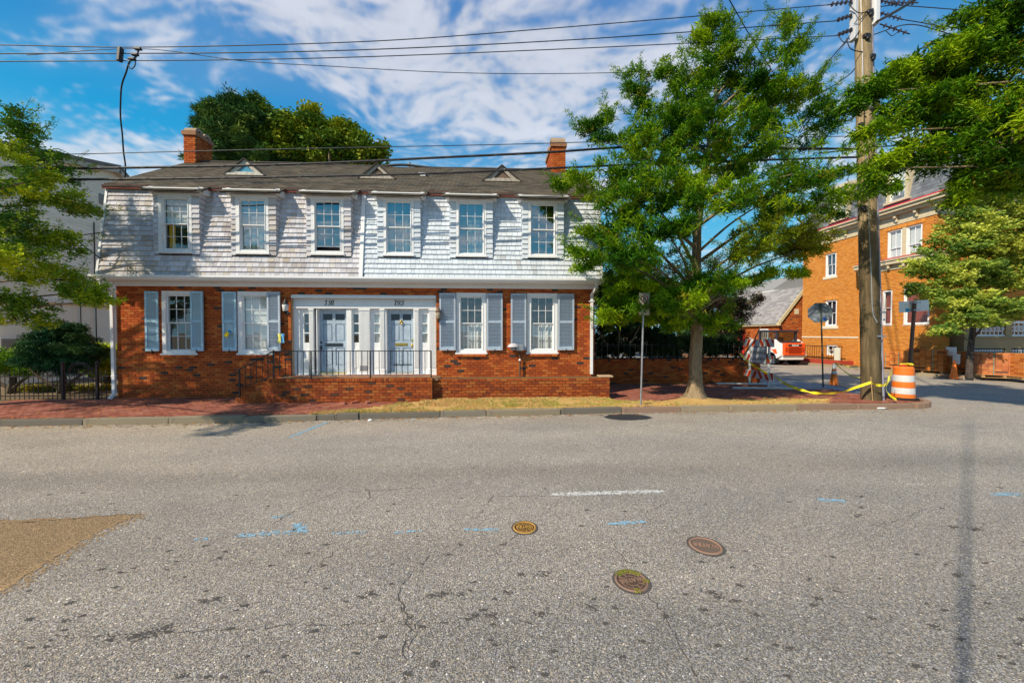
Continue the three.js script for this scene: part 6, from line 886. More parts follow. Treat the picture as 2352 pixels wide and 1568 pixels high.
// ---------- signs ----------
{
  const p = atY(1472, 930, 0.15), q = atZ(1479, 690, p.z), t = thing('parking_sign', 'no-parking sign on a thin steel post in the dry grass', 'sign', [p.x, 0.12, p.z]);
  const s = std([0.42, 0.43, 0.46], { roughness: 0.4, metalness: 0.6, map: rep(T.streak, 2) }); const top = atZ(1479, 675, p.z);
  add('post', [cyl([p.x, 0.1, p.z], [q.x, top.y - 0.05, p.z], 0.03, 0.03, 4)], s, t);
  const yt = atZ(1479, 673, p.z).y, yb2 = atZ(1479, 724, p.z).y, w = 0.155;
  const face = canvasTex(256, 512, (c, W, H) => { c.fillStyle = '#b9b3a6'; c.fillRect(0, 0, W, H); c.strokeStyle = '#8a2018'; c.lineWidth = 8; c.strokeRect(10, 10, W - 20, H - 20); c.fillStyle = '#2a2624'; c.font = 'bold 130px sans-serif'; c.textAlign = 'center'; c.fillText('P', W / 2, 178); c.strokeStyle = '#a52318'; c.lineWidth = 20; c.beginPath(); c.arc(W / 2, 132, 84, 0, 7); c.stroke(); c.beginPath(); c.moveTo(W / 2 - 60, 74); c.lineTo(W / 2 + 60, 190); c.stroke(); c.fillStyle = '#a52318'; c.fillRect(70, 312, 90, 16); c.beginPath(); c.moveTo(210, 320); c.lineTo(156, 288); c.lineTo(156, 352); c.fill(); c.fillRect(104, 280, 14, 80); for (let i = 0; i < 260; i++) { c.fillStyle = `rgba(70,55,40,${0.15 * ((i * 37) % 10) / 10})`; c.fillRect((i * 97) % W, H * 0.62 + (i * 53) % (H * 0.38), 16, 5); } });
  add('sign_plate', [new THREE.BoxGeometry(2 * w, yt - yb2, 0.006)].map((g) => g), std([0.5, 0.48, 0.44], { metalness: 0.3, roughness: 0.5 }), t).position.add(v3(q.x, (yt + yb2) / 2, p.z + 0.036));
  const fm = add('sign_face', new THREE.PlaneGeometry(2 * w - 0.01, yt - yb2 - 0.01), std([1, 1, 1], { map: face, roughness: 0.5 }), t, true); fm.position.add(v3(q.x, (yt + yb2) / 2, p.z + 0.041)); t.rotation.y = 0;
}
{
  const b = atY(1890, 889, 0.14), y = atZ(1884, 718, b.z).y, t = thing('stop_sign', 'octagonal street sign seen from its dark back on a thin post', 'sign', [b.x, 0.1, b.z]), xt = atZ(1884, 718, b.z).x;
  const m = std([0.2, 0.23, 0.27], { roughness: 0.6, metalness: 0.2, map: rep(T.grain, 2) }), R = 0.41;
  add('plate', new THREE.CylinderGeometry(R, R, 0.012, 8).rotateY(Math.PI / 8).rotateX(Math.PI / 2).rotateY(-0.5).translate(xt, y, b.z), m, t);
  add('face', new THREE.CylinderGeometry(R - 0.01, R - 0.01, 0.003, 8).rotateY(Math.PI / 8).rotateX(Math.PI / 2).translate(0, 0, -0.009).rotateY(-0.5).translate(xt, y, b.z), std([0.5, 0.02, 0.02]), t);
  add('post', [cyl([b.x, 0.08, b.z + 0.03], [xt, y + R - 0.05, b.z + 0.035], 0.035, 0.035, 4)], std([0.05, 0.07, 0.06], { roughness: 0.5, metalness: 0.3 }), t);
  add('sticker', [B(xt + 0.09, xt + 0.19, y - 0.28, y - 0.18, b.z + 0.02, b.z + 0.024).translate(-xt, 0, -b.z).rotateY(-0.5).translate(xt, 0, b.z + 0.0)], std([0.03, 0.1, 0.5]), t); add('sticker', B(xt - 0.22, xt - 0.1, y - 0.29, y - 0.2, 0.01, 0.014).translate(-xt, 0, 0).rotateY(-0.5).translate(xt, 0, b.z), std([0.3, 0.36, 0.45]), t);
}
{
  const z = 0.2, b = atZ(2086, 905, z), h = atZ(2102, 692, z), t = thing('lane_sign', 'two pale sign plates seen from behind on a leaning rusty post', 'sign', [b.x, 0.1, z]);
  add('post', cyl([b.x, 0.1, z], [h.x, h.y, z], 0.055, 0.05, 10), std([0.14, 0.075, 0.05], { roughness: 0.7, map: rep(T.grain, 2) }), t);
  const pl = (xa, ya, xb, yb2, rot) => { const p = atZ(xa, ya, z - 0.07), q = atZ(xb, yb2, z - 0.07); return RB(-(q.x - p.x) / 2, (q.x - p.x) / 2, -(p.y - q.y) / 2, (p.y - q.y) / 2, -0.006, 0.006, 0.005).rotateZ(rot).translate((p.x + q.x) / 2, (p.y + q.y) / 2, z - 0.07); };
  add('sign_plate', [pl(2066, 692, 2098, 717, 0.05)], std([0.78, 0.78, 0.74], { map: rep(T.grain, 3), roughness: 0.5, metalness: 0.2 }), t); add('sign_plate', [pl(2102, 689, 2134, 714, 0.07)], std([0.74, 0.74, 0.72], { map: rep(T.grain, 3), roughness: 0.5, metalness: 0.2 }), t);
  const s = atZ(2086, 712, z - 0.05); add('sticker', B(s.x - 0.07, s.x + 0.06, s.y - 0.07, s.y + 0.06, z - 0.062, z - 0.058), std([0.05, 0.32, 0.55]), t); const c1 = atZ(2101, 695, z); add('clamp', [B(c1.x - 0.1, c1.x + 0.18, c1.y - 0.02, c1.y + 0.02, z - 0.07, z + 0.07), B(c1.x - 0.1, c1.x + 0.14, c1.y - 0.27, c1.y - 0.24, z - 0.07, z + 0.07)], M.galv, t);
}
// ---------- road works ----------
const ORANGE = std([0.9, 0.2, 0.015], { roughness: 0.55, map: rep(T.grain, 2) }), RETRO = std([0.72, 0.72, 0.72], { roughness: 0.4, map: rep(T.grain, 3) }), RUB = std([0.02, 0.02, 0.02], { roughness: 0.8 });
{
  const L = atY(1722, 882.5, 0.15), R = atY(1766, 893, 0.15), t = thing('barricade', 'white barricade with orange striped boards and a SIDEWALK CLOSED sign', 'barricade', [(L.x + R.x) / 2, 0.15, (L.z + R.z) / 2]);
  const W = L.distanceTo(R); t.rotation.y = -Math.atan2(R.z - L.z, R.x - L.x);
  const put = (n, g, m, keep) => { const o = add(n, g, m, t, keep); o.position.set(0, 0, 0); return o; };
  const stripe = (flip) => canvasTex(512, 64, (c, w, h) => { c.fillStyle = '#e2e4e8'; c.fillRect(0, 0, w, h); c.fillStyle = '#d8430a'; for (const s of [-1, 1]) for (let i = 0; i < 3; i++) { const x = w / 2 + s * (20 + i * 100) + (flip ? s * -18 : 0); c.beginPath(); c.moveTo(x, 0); c.lineTo(x + s * 46, 0); c.lineTo(x + s * 46 + s * 44, h); c.lineTo(x + s * 44, h); c.fill(); } for (let i = 0; i < 90; i++) { c.fillStyle = 'rgba(60,50,40,0.12)'; c.fillRect((i * 131) % w, (i * 47) % h, 14, 3); } });
  for (const s of [-1, 1]) { put('upright', B(s * W / 2 - 0.03, s * W / 2 + 0.03, 0.03, 1.92, -0.03, 0.03), RETRO); put('foot', B(s * W / 2 - 0.03, s * W / 2 + 0.03, 0.0, 0.06, -1.1, 1.3), RETRO); }
  for (const [y, lo] of [[1.58, 0], [0.98, 0], [0.33, 1]]) { put('board', B(-W / 2 - 0.36, W / 2 + 0.36, y, y + 0.28, 0.03, 0.055), RETRO); const f = put('stripes', new THREE.PlaneGeometry(W + 0.7, 0.27).translate(0, y + 0.14, 0.0575), std([1, 1, 1], { map: stripe(lo), roughness: 0.45 }), true); void f; }
  const sign = canvasTex(512, 512, (c, w, h) => { c.fillStyle = '#e4e6ee'; c.fillRect(0, 0, w, h); c.strokeStyle = '#0a0b0e'; c.lineWidth = 16; c.strokeRect(12, 12, w - 24, h - 24); c.fillStyle = '#050608'; c.textAlign = 'center'; c.font = 'bold 120px sans-serif'; c.fillText('SIDEWALK', w / 2, 220, w - 50); c.fillText('CLOSED', w / 2, 410, w - 90); });
  put('sign_plate', RB(-0.5, 0.62, 0.9, 1.58, 0.062, 0.075, 0.006), std([0.1, 0.1, 0.12])); put('sign_face', new THREE.PlaneGeometry(1.1, 0.66).translate(0.06, 1.24, 0.079), std([1, 1, 1], { map: sign, roughness: 0.4 }), true);
}
function cone(px, py, topY, label, bands, s = 1) {
  const b = atY(px, py, 0), t = thing('traffic_cone', label, 'traffic cone', [b.x, 0, b.z], 'traffic cones'), h = (b.clone().setY(0), atZ(px, topY, b.z).y);
  const r = (y) => lerp(0.165, 0.035, y / h), lathe = (pts) => new THREE.LatheGeometry(pts.map(([x, y]) => new THREE.Vector2(x, y)), 24).translate(b.x, 0, b.z);
  add('base', RB(b.x - 0.21, b.x + 0.21, 0, 0.045, b.z - 0.21, b.z + 0.21, 0.015), RUB, t); add('body', lathe([[r(0.04) + 0.015, 0.045], [r(0.06), 0.07], [r(h), h], [0.02, h + 0.01], [0, h + 0.01]]), ORANGE, t);
  for (const [a, c] of bands) add('band', lathe([[r(h * a) + 0.004, h * a], [r(h * c) + 0.004, h * c]]), RETRO, t);
  return { b, h };
}
const C1 = cone(1916, 888, 833, 'orange cone with two white bands between street sign and pole', [[0.55, 0.66], [0.76, 0.97]]);
cone(2192, 871, 828, 'plain orange cone in front of the stacked brick pallets', []);
let drumTop;
{
  const b = atY(2075, 917, 0.15), yT = atZ(2075, 843, b.z).y, h = yT - 0.15, t = thing('traffic_drum', 'orange and white striped traffic drum on the corner beside the pole', 'traffic drum', [b.x, 0.15, b.z]); drumTop = v3(b.x, yT, b.z);
  const prof = (a, c, r0, r1) => new THREE.LatheGeometry([[r0, a], [r0 + 0.004, a + 0.02], [r1 + 0.004, c - 0.02], [r1, c]].map(([x, y]) => new THREE.Vector2(x, 0.15 + y * 1)), 36).translate(b.x, 0, b.z);
  const k = [0, 0.19, 0.375, 0.56, 0.76, 1].map((q) => q * h), rad = (i) => 0.275 - i * 0.009;
  for (let i = 0; i < 5; i++) add(i % 2 ? 'white_band' : 'orange_band', prof(k[i], k[i + 1], rad(i), rad(i) - 0.004), i % 2 ? RETRO : ORANGE, t);
  add('top', [new THREE.CylinderGeometry(0.2, 0.228, 0.03, 30).translate(b.x, yT + 0.012, b.z), RB(b.x - 0.12, b.x + 0.12, yT + 0.02, yT + 0.08, b.z - 0.03, b.z + 0.03, 0.02)], ORANGE, t);
  add('base_ring', new THREE.TorusGeometry(0.31, 0.05, 8, 30).rotateX(Math.PI / 2).translate(b.x, 0.18, b.z), RUB, t);
}
{ // caution tape
  const Y = std([0.8, 0.66, 0.02], { roughness: 0.45 }), tape = (label, pts, w = 0.075, tw = 1.5) => {
    const c = new THREE.CatmullRomCurve3(pts.map(vec)), n = 60, pos = [], idx = []; for (let i = 0; i <= n; i++) { const p = c.getPointAt(i / n), a = tw * fbm(i * 0.09, pts[0].x ?? 1, 3, 2) * 2.2, d = c.getTangentAt(i / n), s = v3(0, 1, 0).applyAxisAngle(d, a).multiplyScalar(w / 2); pos.push(...p.clone().add(s).toArray(), ...p.clone().sub(s).toArray()); if (i < n) idx.push(i * 2, i * 2 + 1, i * 2 + 2, i * 2 + 1, i * 2 + 3, i * 2 + 2); }
    const g = new THREE.BufferGeometry(); g.setAttribute('position', new THREE.BufferAttribute(new Float32Array(pos), 3)); g.setIndex(idx); g.computeVertexNormals(); solo('caution_tape', label, 'tape', g, Y);
  };
  const pole = v3(11.86, 0.78, 1.58);
  tape('yellow tape sagging from the barricade to the ground', [atZ(1700, 812, -1.2), atZ(1722, 833, -1.2), atZ(1755, 853, -1.1), atZ(1795, 874, -0.9)]); tape('yellow tape lying in a long sag between ramp and pole', [atZ(1796, 877, -0.8), atZ(1830, 892, 0.2), atZ(1880, 903, 1.0), atZ(1930, 901, 1.3), atZ(1965, 890, 1.5), atZ(2001, 878, 1.62)], 0.085);
  tape('yellow tape from the pole up to the drum', [atZ(2001, 878, 1.62), atZ(2012, 883, 1.72), atZ(2032, 884, 1.75), atZ(2042, 868, 1.78), atZ(2050, 848, 1.75)], 0.08); tape('yellow tape hanging down the left of the drum', [atZ(2050, 850, 1.78), atZ(2044, 870, 1.82), atZ(2036, 890, 1.8), atZ(2042, 905, 1.82), atZ(2060, 918, 1.85)], 0.07);
  const top = v3(C1.b.x, C1.h, C1.b.z); tape('upper yellow tape from the banded cone to the pole', [top, top.clone().lerp(v3(11.95, 1.15, 1.3), 0.5).add(v3(0, -0.06, 0)), v3(12.0, 1.2, 1.15)], 0.05); tape('lower yellow tape from the banded cone to the pole', [top, top.clone().lerp(v3(11.95, 0.8, 1.3), 0.5).add(v3(0, -0.2, 0)), v3(12.0, 0.8, 1.15)], 0.05);
  { const t = thing('tape_bundle', 'crumpled yellow tape and red cloth bundled on top of the drum', 'tape', drumTop.toArray()), gs = []; rnd = rngOf(9); for (let i = 0; i < 7; i++) { const a = rnd() * 6; gs.push(tube([0, 1, 2, 3, 4].map((k) => [drumTop.x + 0.05 + rr(-.16, .16), drumTop.y + 0.05 + rr(0, .07), drumTop.z + 0.06 + rr(-.1, .1)]), 0.016, 16, 4)); void a; } add('tape', gs, Y, t); add('cloth', new THREE.SphereGeometry(0.11, 12, 8).scale(1, 0.45, 0.7).translate(drumTop.x - 0.1, drumTop.y + 0.05, drumTop.z + 0.06), std([0.5, 0.06, 0.02]), t); }
  const s0 = atZ(2006, 918, 1.64); solo('wooden_stake', 'thin bare wooden stake leaning before the pole', 'stake', [cyl([s0.x, 0.14, 1.64], [atZ(2001, 868, 1.62).x, atZ(2001, 868, 1.62).y, 1.62], 0.016, 0.014, 5), new THREE.ConeGeometry(0.015, 0.05, 5).translate(atZ(2001, 868, 1.62).x, atZ(2001, 868, 1.62).y + 0.03, 1.62)], std([0.5, 0.33, 0.16], { map: rep(T.wood, 2) }));
  // litter
  const crumple = (px, py, w, h, label, cat) => { const c = atY(px, py, 0.02), g = new THREE.IcosahedronGeometry(1, 2), p = g.attributes.position; for (let i = 0; i < p.count; i++) { const k = 1 + 0.7 * fbm(p.getX(i) * 2 + px, p.getY(i) * 2, p.getZ(i) * 2, 3); p.setXYZ(i, p.getX(i) * w * k, Math.max(-0.3, p.getY(i)) * h * k, p.getZ(i) * w * 0.5 * k); } g.computeVertexNormals(); solo('litter', label, cat, g.translate(c.x, 0.025, c.z + 0.08), std([0.75, 0.74, 0.72])); };
  crumple(1630, 940, 0.13, 0.045, 'crumpled white cup against the kerb below the oak', 'litter'); crumple(2016, 936, 0.16, 0.03, 'torn white paper on the road by the kerb near the pole', 'paper'); crumple(852, 964, 0.05, 0.04, 'small white scrap on the kerb by the blue paint line', 'scrap');
  const st = atY(1465, 951, 0.2); void st;
}

{ // unseen post added behind the viewer to lay a thin shadow along the road
  const x = -1.63, z = 13.37, t = thing('added_shadow_post', 'unseen thin steel post added behind the viewer to cast a long shadow across the road', 'added post', [x, 0, z]);
  add('post', taper([[x, 0, z], [x, 6, z], [x, 15, z]], 0.022, 0.013, 10, 12), M.galv, t); add('base', new THREE.CylinderGeometry(0.08, 0.1, 0.4, 12).translate(x, 0.25, z), M.galv, t);
}

// ---------- the corner building across the side street ----------
{
  rnd = rngOf(600);
  const X = 24.3, ZF = -15.35, ZN = -6.75, t = thing('orange_brick_building', 'tall orange brick corner building with slate mansard and bay, right of the pole', 'building', [29, 0.15, -11]);
  const ORB = [[0.78, 0.31, 0.06], [0.73, 0.28, 0.055], [0.82, 0.345, 0.075], [0.68, 0.25, 0.05], [0.75, 0.32, 0.08]], mort = grainy([0.55, 0.3, 0.13], 2), beige = std([0.66, 0.56, 0.38], { roughness: 0.6, map: rep(T.grain, 2) }), slate = [[0.2, 0.22, 0.25], [0.17, 0.19, 0.22], [0.24, 0.255, 0.28], [0.14, 0.155, 0.18]];
  const yC = 9.3, top = 9.75, RY = -Math.PI / 2;
  
  const W = [[-13.4, -12.5, 2.8, 4.65], [-13.45, -12.6, 6.36, 8.0], [-9.25, -7.4, 6.3, 8.5], [-13.25, -12.4, 0.7, 1.45]];
  const zA = atX(1974, 700, X).z, zB = atX(2148, 700, 23.5).z, bx = 23.5, by = atX(2060, 596, bx).y;
  const sheetX = (x, u0, u1, y0, y1, holes) => extrude(rect(u0, u1, y0, y1), 0.1, holes.map((h) => rect(...h).reverse())).rotateY(-Math.PI / 2).translate(x + 0.1, 0, 0);
  const body = add('wall', [B(X + 0.32, 38, 0.05, yC, ZF, ZN - 0.1), B(X + 0.1, X + 0.32, 0.05, yC, ZF, ZF + 0.1), B(X + 0.1, X + 0.32, 0.05, yC, ZN - 0.2, ZN - 0.1), sheetX(X + 0.1, ZF + 0.1, ZN - 0.2, 0.05, yC, W)], mort, t);
  const bs = bond(ZF, ZN, 0.15, yC, [...W, [zA + 0.05, Math.min(zB, ZN) - 0.0, 0, by - 0.2]], {}).map(([u, w, a, h]) => ({ m: mat4(X + 0.05, w, u, 0.1, h, a), k: Math.floor(rnd() * 5) }));
  for (const [u, w, a, h] of bond(X, 38, 0.15, yC, [])) bs.push({ m: mat4(u, w, ZN - 0.05, a, h, 0.1), k: Math.floor(rnd() * 5) });
  pieces(body, 'brick', bs, ORB, { key: 'orangebrick' });
  const arch = []; for (const [z0, z1, , y1] of W.slice(0, 3)) { const n = Math.round((z1 - z0 + 0.3) / 0.085); for (let i = 0; i < n; i++) { const z = z0 - 0.15 + (i + 0.5) * (z1 - z0 + 0.3) / n; arch.push({ m: mat4(X + 0.045, y1 + 0.13, z, 0.13, 0.24, 0.072), k: Math.floor(rnd() * 5) }); } } pieces(body, 'brick', arch, ORB, { key: 'orangebrick' });
  add('belt_course', [B(X - 0.03, X + 0.02, 1.95, 2.05, ZF, zA), B(X - 0.035, X + 0.02, 2.6, 2.8, W[0][0] - 0.15, W[0][1] + 0.15), B(X - 0.035, X + 0.02, 6.18, 6.36, W[1][0] - 0.12, W[1][1] + 0.12)], std([0.7, 0.62, 0.48]), t);
  const wn = (z0, z1, y0, y1, o = {}) => windowUnit(t, { p: [X + 0.08, y0, z0], ry: RY, w: z1 - z0, h: y1 - y0, fw: 0.09, cols: 2, rows: 1, mu: 0.04, deep: 0.07, backing: std(o.dark ?? [0.05, 0.04, 0.06]), ...o });
  wn(...W[0]); wn(...W[1]); wn(-9.25, -8.42, 6.3, 8.5, { inside: 'blind' }); wn(-8.23, -7.4, 6.3, 8.5, { inside: 'blind' }); wn(...W[3], { sill: 0, dark: [0.2, 0.12, 0.06] });
  add('mullion', B(X + 0.0, X + 0.09, 6.25, 8.5, -8.42, -8.23), beige, t);
  // bay
  const plan = [[X + 0.1, zA], [bx, zA + 0.75], [bx, zB], [X + 0.1, zB]], poly = (pts, y0, y1) => new THREE.ExtrudeGeometry(new THREE.Shape(pts.map(([x, z]) => new THREE.Vector2(x, -z))), { depth: y1 - y0, bevelEnabled: false }).rotateX(-Math.PI / 2).translate(0, y0, 0);
  const grow = (k) => [[X + 0.1, zA - k], [bx - k, zA + 0.75 - k * 0.4], [bx - k, zB + k], [X + 0.1, zB + k]];
  const wa = atX(2027, 668, bx), wb = atX(2042, 746, bx), wc = atX(2076, 664, bx), wd = atX(2134, 744, bx), bw = [[wa.z, wb.z + 0.15, wb.y, wa.y], [wc.z, wd.z, wd.y, wc.y]];
  const bay = add('bay', poly([[X + 0.1, zA + 0.03], [bx + 0.35, zA + 1.04], [bx + 0.35, zB - 0.09], [X + 0.1, zB - 0.09]], 0.1, by - 0.55), mort, t); add('bay_front', sheetX(bx + 0.09, zA + 0.8, zB - 0.09, 0.1, by - 0.55, bw), mort, bay);
  const bb = bond(zA + 0.75, zB, 0.15, by - 0.55, bw).map(([u, w, a, h]) => ({ m: mat4(bx + 0.045, w, u, 0.09, h, a), k: Math.floor(rnd() * 5) }));
  for (const [u, w, a, h] of bond(bx + 0.09, X + 0.1, 0.15, by - 0.55, [])) bb.push({ m: mat4(u, w, zB - 0.045, a, h, 0.09), k: Math.floor(rnd() * 5) });
  { const p = v3(X + 0.1, 0, zA), q = v3(bx, 0, zA + 0.75), L = p.distanceTo(q), an = -Math.atan2(q.z - p.z, q.x - p.x); for (const [u, w, a, h] of bond(0, L, 0.15, by - 0.55, [])) { const c = p.clone().lerp(q, u / L); bb.push({ m: mat4(c.x + 0.03, w, c.z + 0.03, a, h, 0.09, 0, an), k: Math.floor(rnd() * 5) }); } }
  pieces(bay, 'brick', bb, ORB, { key: 'orangebrick', limit: 200 });
  for (const [z0, z1, y0, y1] of bw) windowUnit(t, { p: [bx + 0.07, y0, z0], ry: RY, w: z1 - z0, h: y1 - y0, fw: 0.08, cols: 1, rows: 1, deep: 0.07, backing: std([0.3, 0.06, 0.03], { map: rep(T.blind, 1, 3) }), glass: M.glassLow });
  add('bay_cornice', [poly(grow(0.05), by - 0.55, by - 0.25), poly(grow(0.28), by - 0.25, by - 0.05), poly(grow(0.34), by - 0.05, by + 0.02)], beige, t); for (let z = zA + 1; z < zB; z += 0.8) add('bracket', RB(bx - 0.22, bx, by - 0.48, by - 0.25, z - 0.06, z + 0.06, 0.03), beige, t);
  { const g = poly(grow(0.3), by + 0.02, by + 0.32), p = g.attributes.position; for (let i = 0; i < p.count; i++) if (p.getY(i) > by + 0.1) { p.setX(i, Math.max(p.getX(i), X - 0.02)); } g.computeVertexNormals(); add('bay_roof', g, std([0.36, 0.06, 0.06], { roughness: 0.6 }), t); }
  // main cornice, mansard, dormers
  const Zc = ZN + 0.55;
  add('cornice', [B(X - 0.05, X + 0.1, yC - 0.55, yC, ZF, ZN), B(X - 0.3, 38, yC, yC + 0.16, ZF - 0.1, Zc), B(X - 0.5, 38, yC + 0.16, yC + 0.34, ZF - 0.2, Zc + 0.2), B(X - 0.6, 38, yC + 0.34, yC + 0.42, ZF - 0.25, Zc + 0.3), B(X, 38, yC - 0.55, yC, ZN - 0.0, ZN + 0.05)], beige, t);
  for (let z = ZF + 0.4; z < Zc; z += 1.05) add('bracket', [RB(X - 0.28, X - 0.04, yC - 0.2, yC, z - 0.07, z + 0.07, 0.03), RB(X - 0.16, X - 0.04, yC - 0.42, yC - 0.2, z - 0.06, z + 0.06, 0.03)], beige, t); for (let x = X + 0.5; x < 36; x += 1.05) add('bracket', RB(x - 0.07, x + 0.07, yC - 0.22, yC, ZN, ZN + 0.3, 0.03), beige, t);
  add('red_flashing', [B(X - 0.45, 38, yC + 0.42, yC + 0.54, ZF - 0.15, Zc + 0.15)], std([0.5, 0.02, 0.04], { roughness: 0.5 }), t);
  const m0 = yC + 0.54, m1 = m0 + 2.7, core = B(X - 0.05, 38, m0, m1, ZF, Zc - 0.3), cp = core.attributes.position; for (let i = 0; i < cp.count; i++) if (cp.getY(i) > m0 + 1) { if (cp.getX(i) < 30) cp.setX(i, cp.getX(i) + 0.55); if (cp.getZ(i) > -10) cp.setZ(i, cp.getZ(i) - 0.55); else cp.setZ(i, cp.getZ(i) + 0.55); } core.computeVertexNormals();
  const man = add('mansard', core, std([0.15, 0.165, 0.19]), t), ss = [], sa = Math.atan(0.55 / 2.7);
  for (let r = 0, y = m0; y < m1; y += 0.2, r++) { const k = (y - m0) / 2.7 * 0.55; for (let z = ZF + k - (r % 2) * 0.13; z < Zc - 0.3 - k; z += 0.26) ss.push({ m: new THREE.Matrix4().makeTranslation(X - 0.06 + k + 0.02, y + 0.12, z + 0.13).multiply(new THREE.Matrix4().makeRotationY(RY)).multiply(mat4(0, 0, 0, 0.252, 0.25, 0.018, -sa - 0.05)), k: Math.floor(rnd() * 4) }); for (let x = X + k - (r % 2) * 0.13; x < 34; x += 0.26) ss.push({ m: mat4(x + 0.13, y + 0.12, Zc - 0.29 - k, 0.252, 0.25, 0.018, -sa - 0.05), k: Math.floor(rnd() * 4) }); }
  pieces(man, 'slate', ss, slate);
  add('roof_cap', B(X + 0.35, 38, m1, m1 + 0.12, ZF + 0.3, Zc - 0.75), beige, t);
  for (const [a, b, c, d, lab] of [[2036, 2086, 432, 532, 'dormer right of the pole'], [1908, 1948, 462, 520, 'dormer left of the pole']]) {
    const p = atX(a, (c + d) / 2, X - 0.1), q = atX(b, (c + d) / 2, X - 0.1), y0 = m0 + 0.35, y1 = m1 - 0.1, g = new THREE.Group(); g.name = 'dormer'; g.position.set(-29, -0.15, 11); g.userData.label = lab; t.add(g);
    add('cheek', [B(X - 0.12, X + 0.6, y0, y1, p.z, p.z + 0.16), B(X - 0.12, X + 0.6, y0, y1, q.z - 0.16, q.z), B(X - 0.12, X + 0.7, y1 - 0.1, y1 + 0.12, p.z - 0.12, q.z + 0.12), B(X - 0.2, X + 0.4, y0 - 0.12, y0, p.z - 0.1, q.z + 0.1)], beige, g);
    windowUnit(t, { p: [X + 0.0, y0, p.z + 0.16], ry: RY, w: q.z - p.z - 0.32, h: y1 - y0 - 0.1, fw: 0.08, cols: 2, rows: 1, mu: 0.04, deep: 0.06, inside: 'blind' });
  }
  // porch on the front
  const pz = ZN + 1.1, x0 = atZ(2216, 760, pz).x, x1 = x0 + 7, yy = (p) => atZ(2260, p, pz).y, white = std([0.78, 0.78, 0.8], { roughness: 0.6 });
  add('porch_floor', [B(x0, x1, yy(800), yy(776), ZN, pz), B(x0 - 0.05, x1, yy(776), yy(772), ZN, pz + 0.06)], std([0.3, 0.22, 0.11], { roughness: 0.7 }), t);
  const olive = std([0.3, 0.22, 0.11], { roughness: 0.7 }); add('porch_base', B(x0 + 0.1, x1, 0.1, yy(800), ZN, pz - 0.2), std([0.05, 0.03, 0.03]), t);
  for (const xa of [x0, x0 + 2.35, x0 + 4.7]) { add('porch_pier', [B(xa, xa + 0.35, yy(776), yy(730), pz - 0.35, pz), B(xa, xa + 0.35, 0.1, yy(800), pz - 0.35, pz)], olive, t); add('balustrade', [B(xa + 0.35, xa + 2.35, yy(742), yy(737), pz - 0.14, pz - 0.04), B(xa + 0.35, xa + 2.35, yy(772), yy(768), pz - 0.14, pz - 0.04)], white, t); for (let x = xa + 0.48; x < xa + 2.3; x += 0.24) { const ym = (yy(768) + yy(742)) / 2, h = yy(742) - yy(768); add('baluster', [new THREE.TorusGeometry(0.09, 0.025, 6, 14).scale(0.8, 1.5, 1).translate(x, ym, pz - 0.09), B(x + 0.1, x + 0.14, ym - h / 2, ym + h / 2, pz - 0.11, pz - 0.07), new THREE.TorusGeometry(0.05, 0.02, 5, 10).translate(x + 0.12, ym, pz - 0.06)], white, t); } const lg = []; for (let x = xa + 0.4; x < xa + 2.3; x += 0.15) lg.push(B(x, x + 0.045, 0.3, yy(802), pz - 0.1, pz - 0.07)); for (let y = 0.35; y < yy(803); y += 0.14) lg.push(B(xa + 0.38, xa + 2.33, y, y + 0.045, pz - 0.07, pz - 0.05)); add('lattice', lg, std([0.62, 0.66, 0.74]), t); }
  add('entry_door', B(X + 0.9, X + 1.9, 2.1, 4.6, ZN, ZN + 0.02), std([0.1, 0.03, 0.02]), t);
  // area railing with red plinth
  const r = thing('area_railing', 'black picket railing on a red plinth along the orange building', 'railing', [23.4, 0.15, -13]);
  const rz0 = ZF, rz1 = zA - 0.3; add('plinth', [B(23.3, 23.7, 0.1, 0.42, rz0, rz1), B(23.7, X, 0.1, 0.42, rz1 - 0.3, rz1)], std([0.45, 0.06, 0.03], { map: rep(T.grain, 1), roughness: 0.7 }), r); add('rail', [B(23.48, 23.52, 1.35, 1.39, rz0, rz1), B(23.48, 23.52, 0.5, 0.53, rz0, rz1)], M.iron, r); for (let z = rz0 + 0.1; z < rz1; z += 0.19) add('picket', bar([23.5, 0.42, z], [23.5, 1.36, z], 0.013), M.iron, r);
  add('gate_panel', [B(23.4, 23.46, 0.45, 1.3, rz1 - 0.5, rz1 - 0.1)], std([0.6, 0.6, 0.5]), r);
}
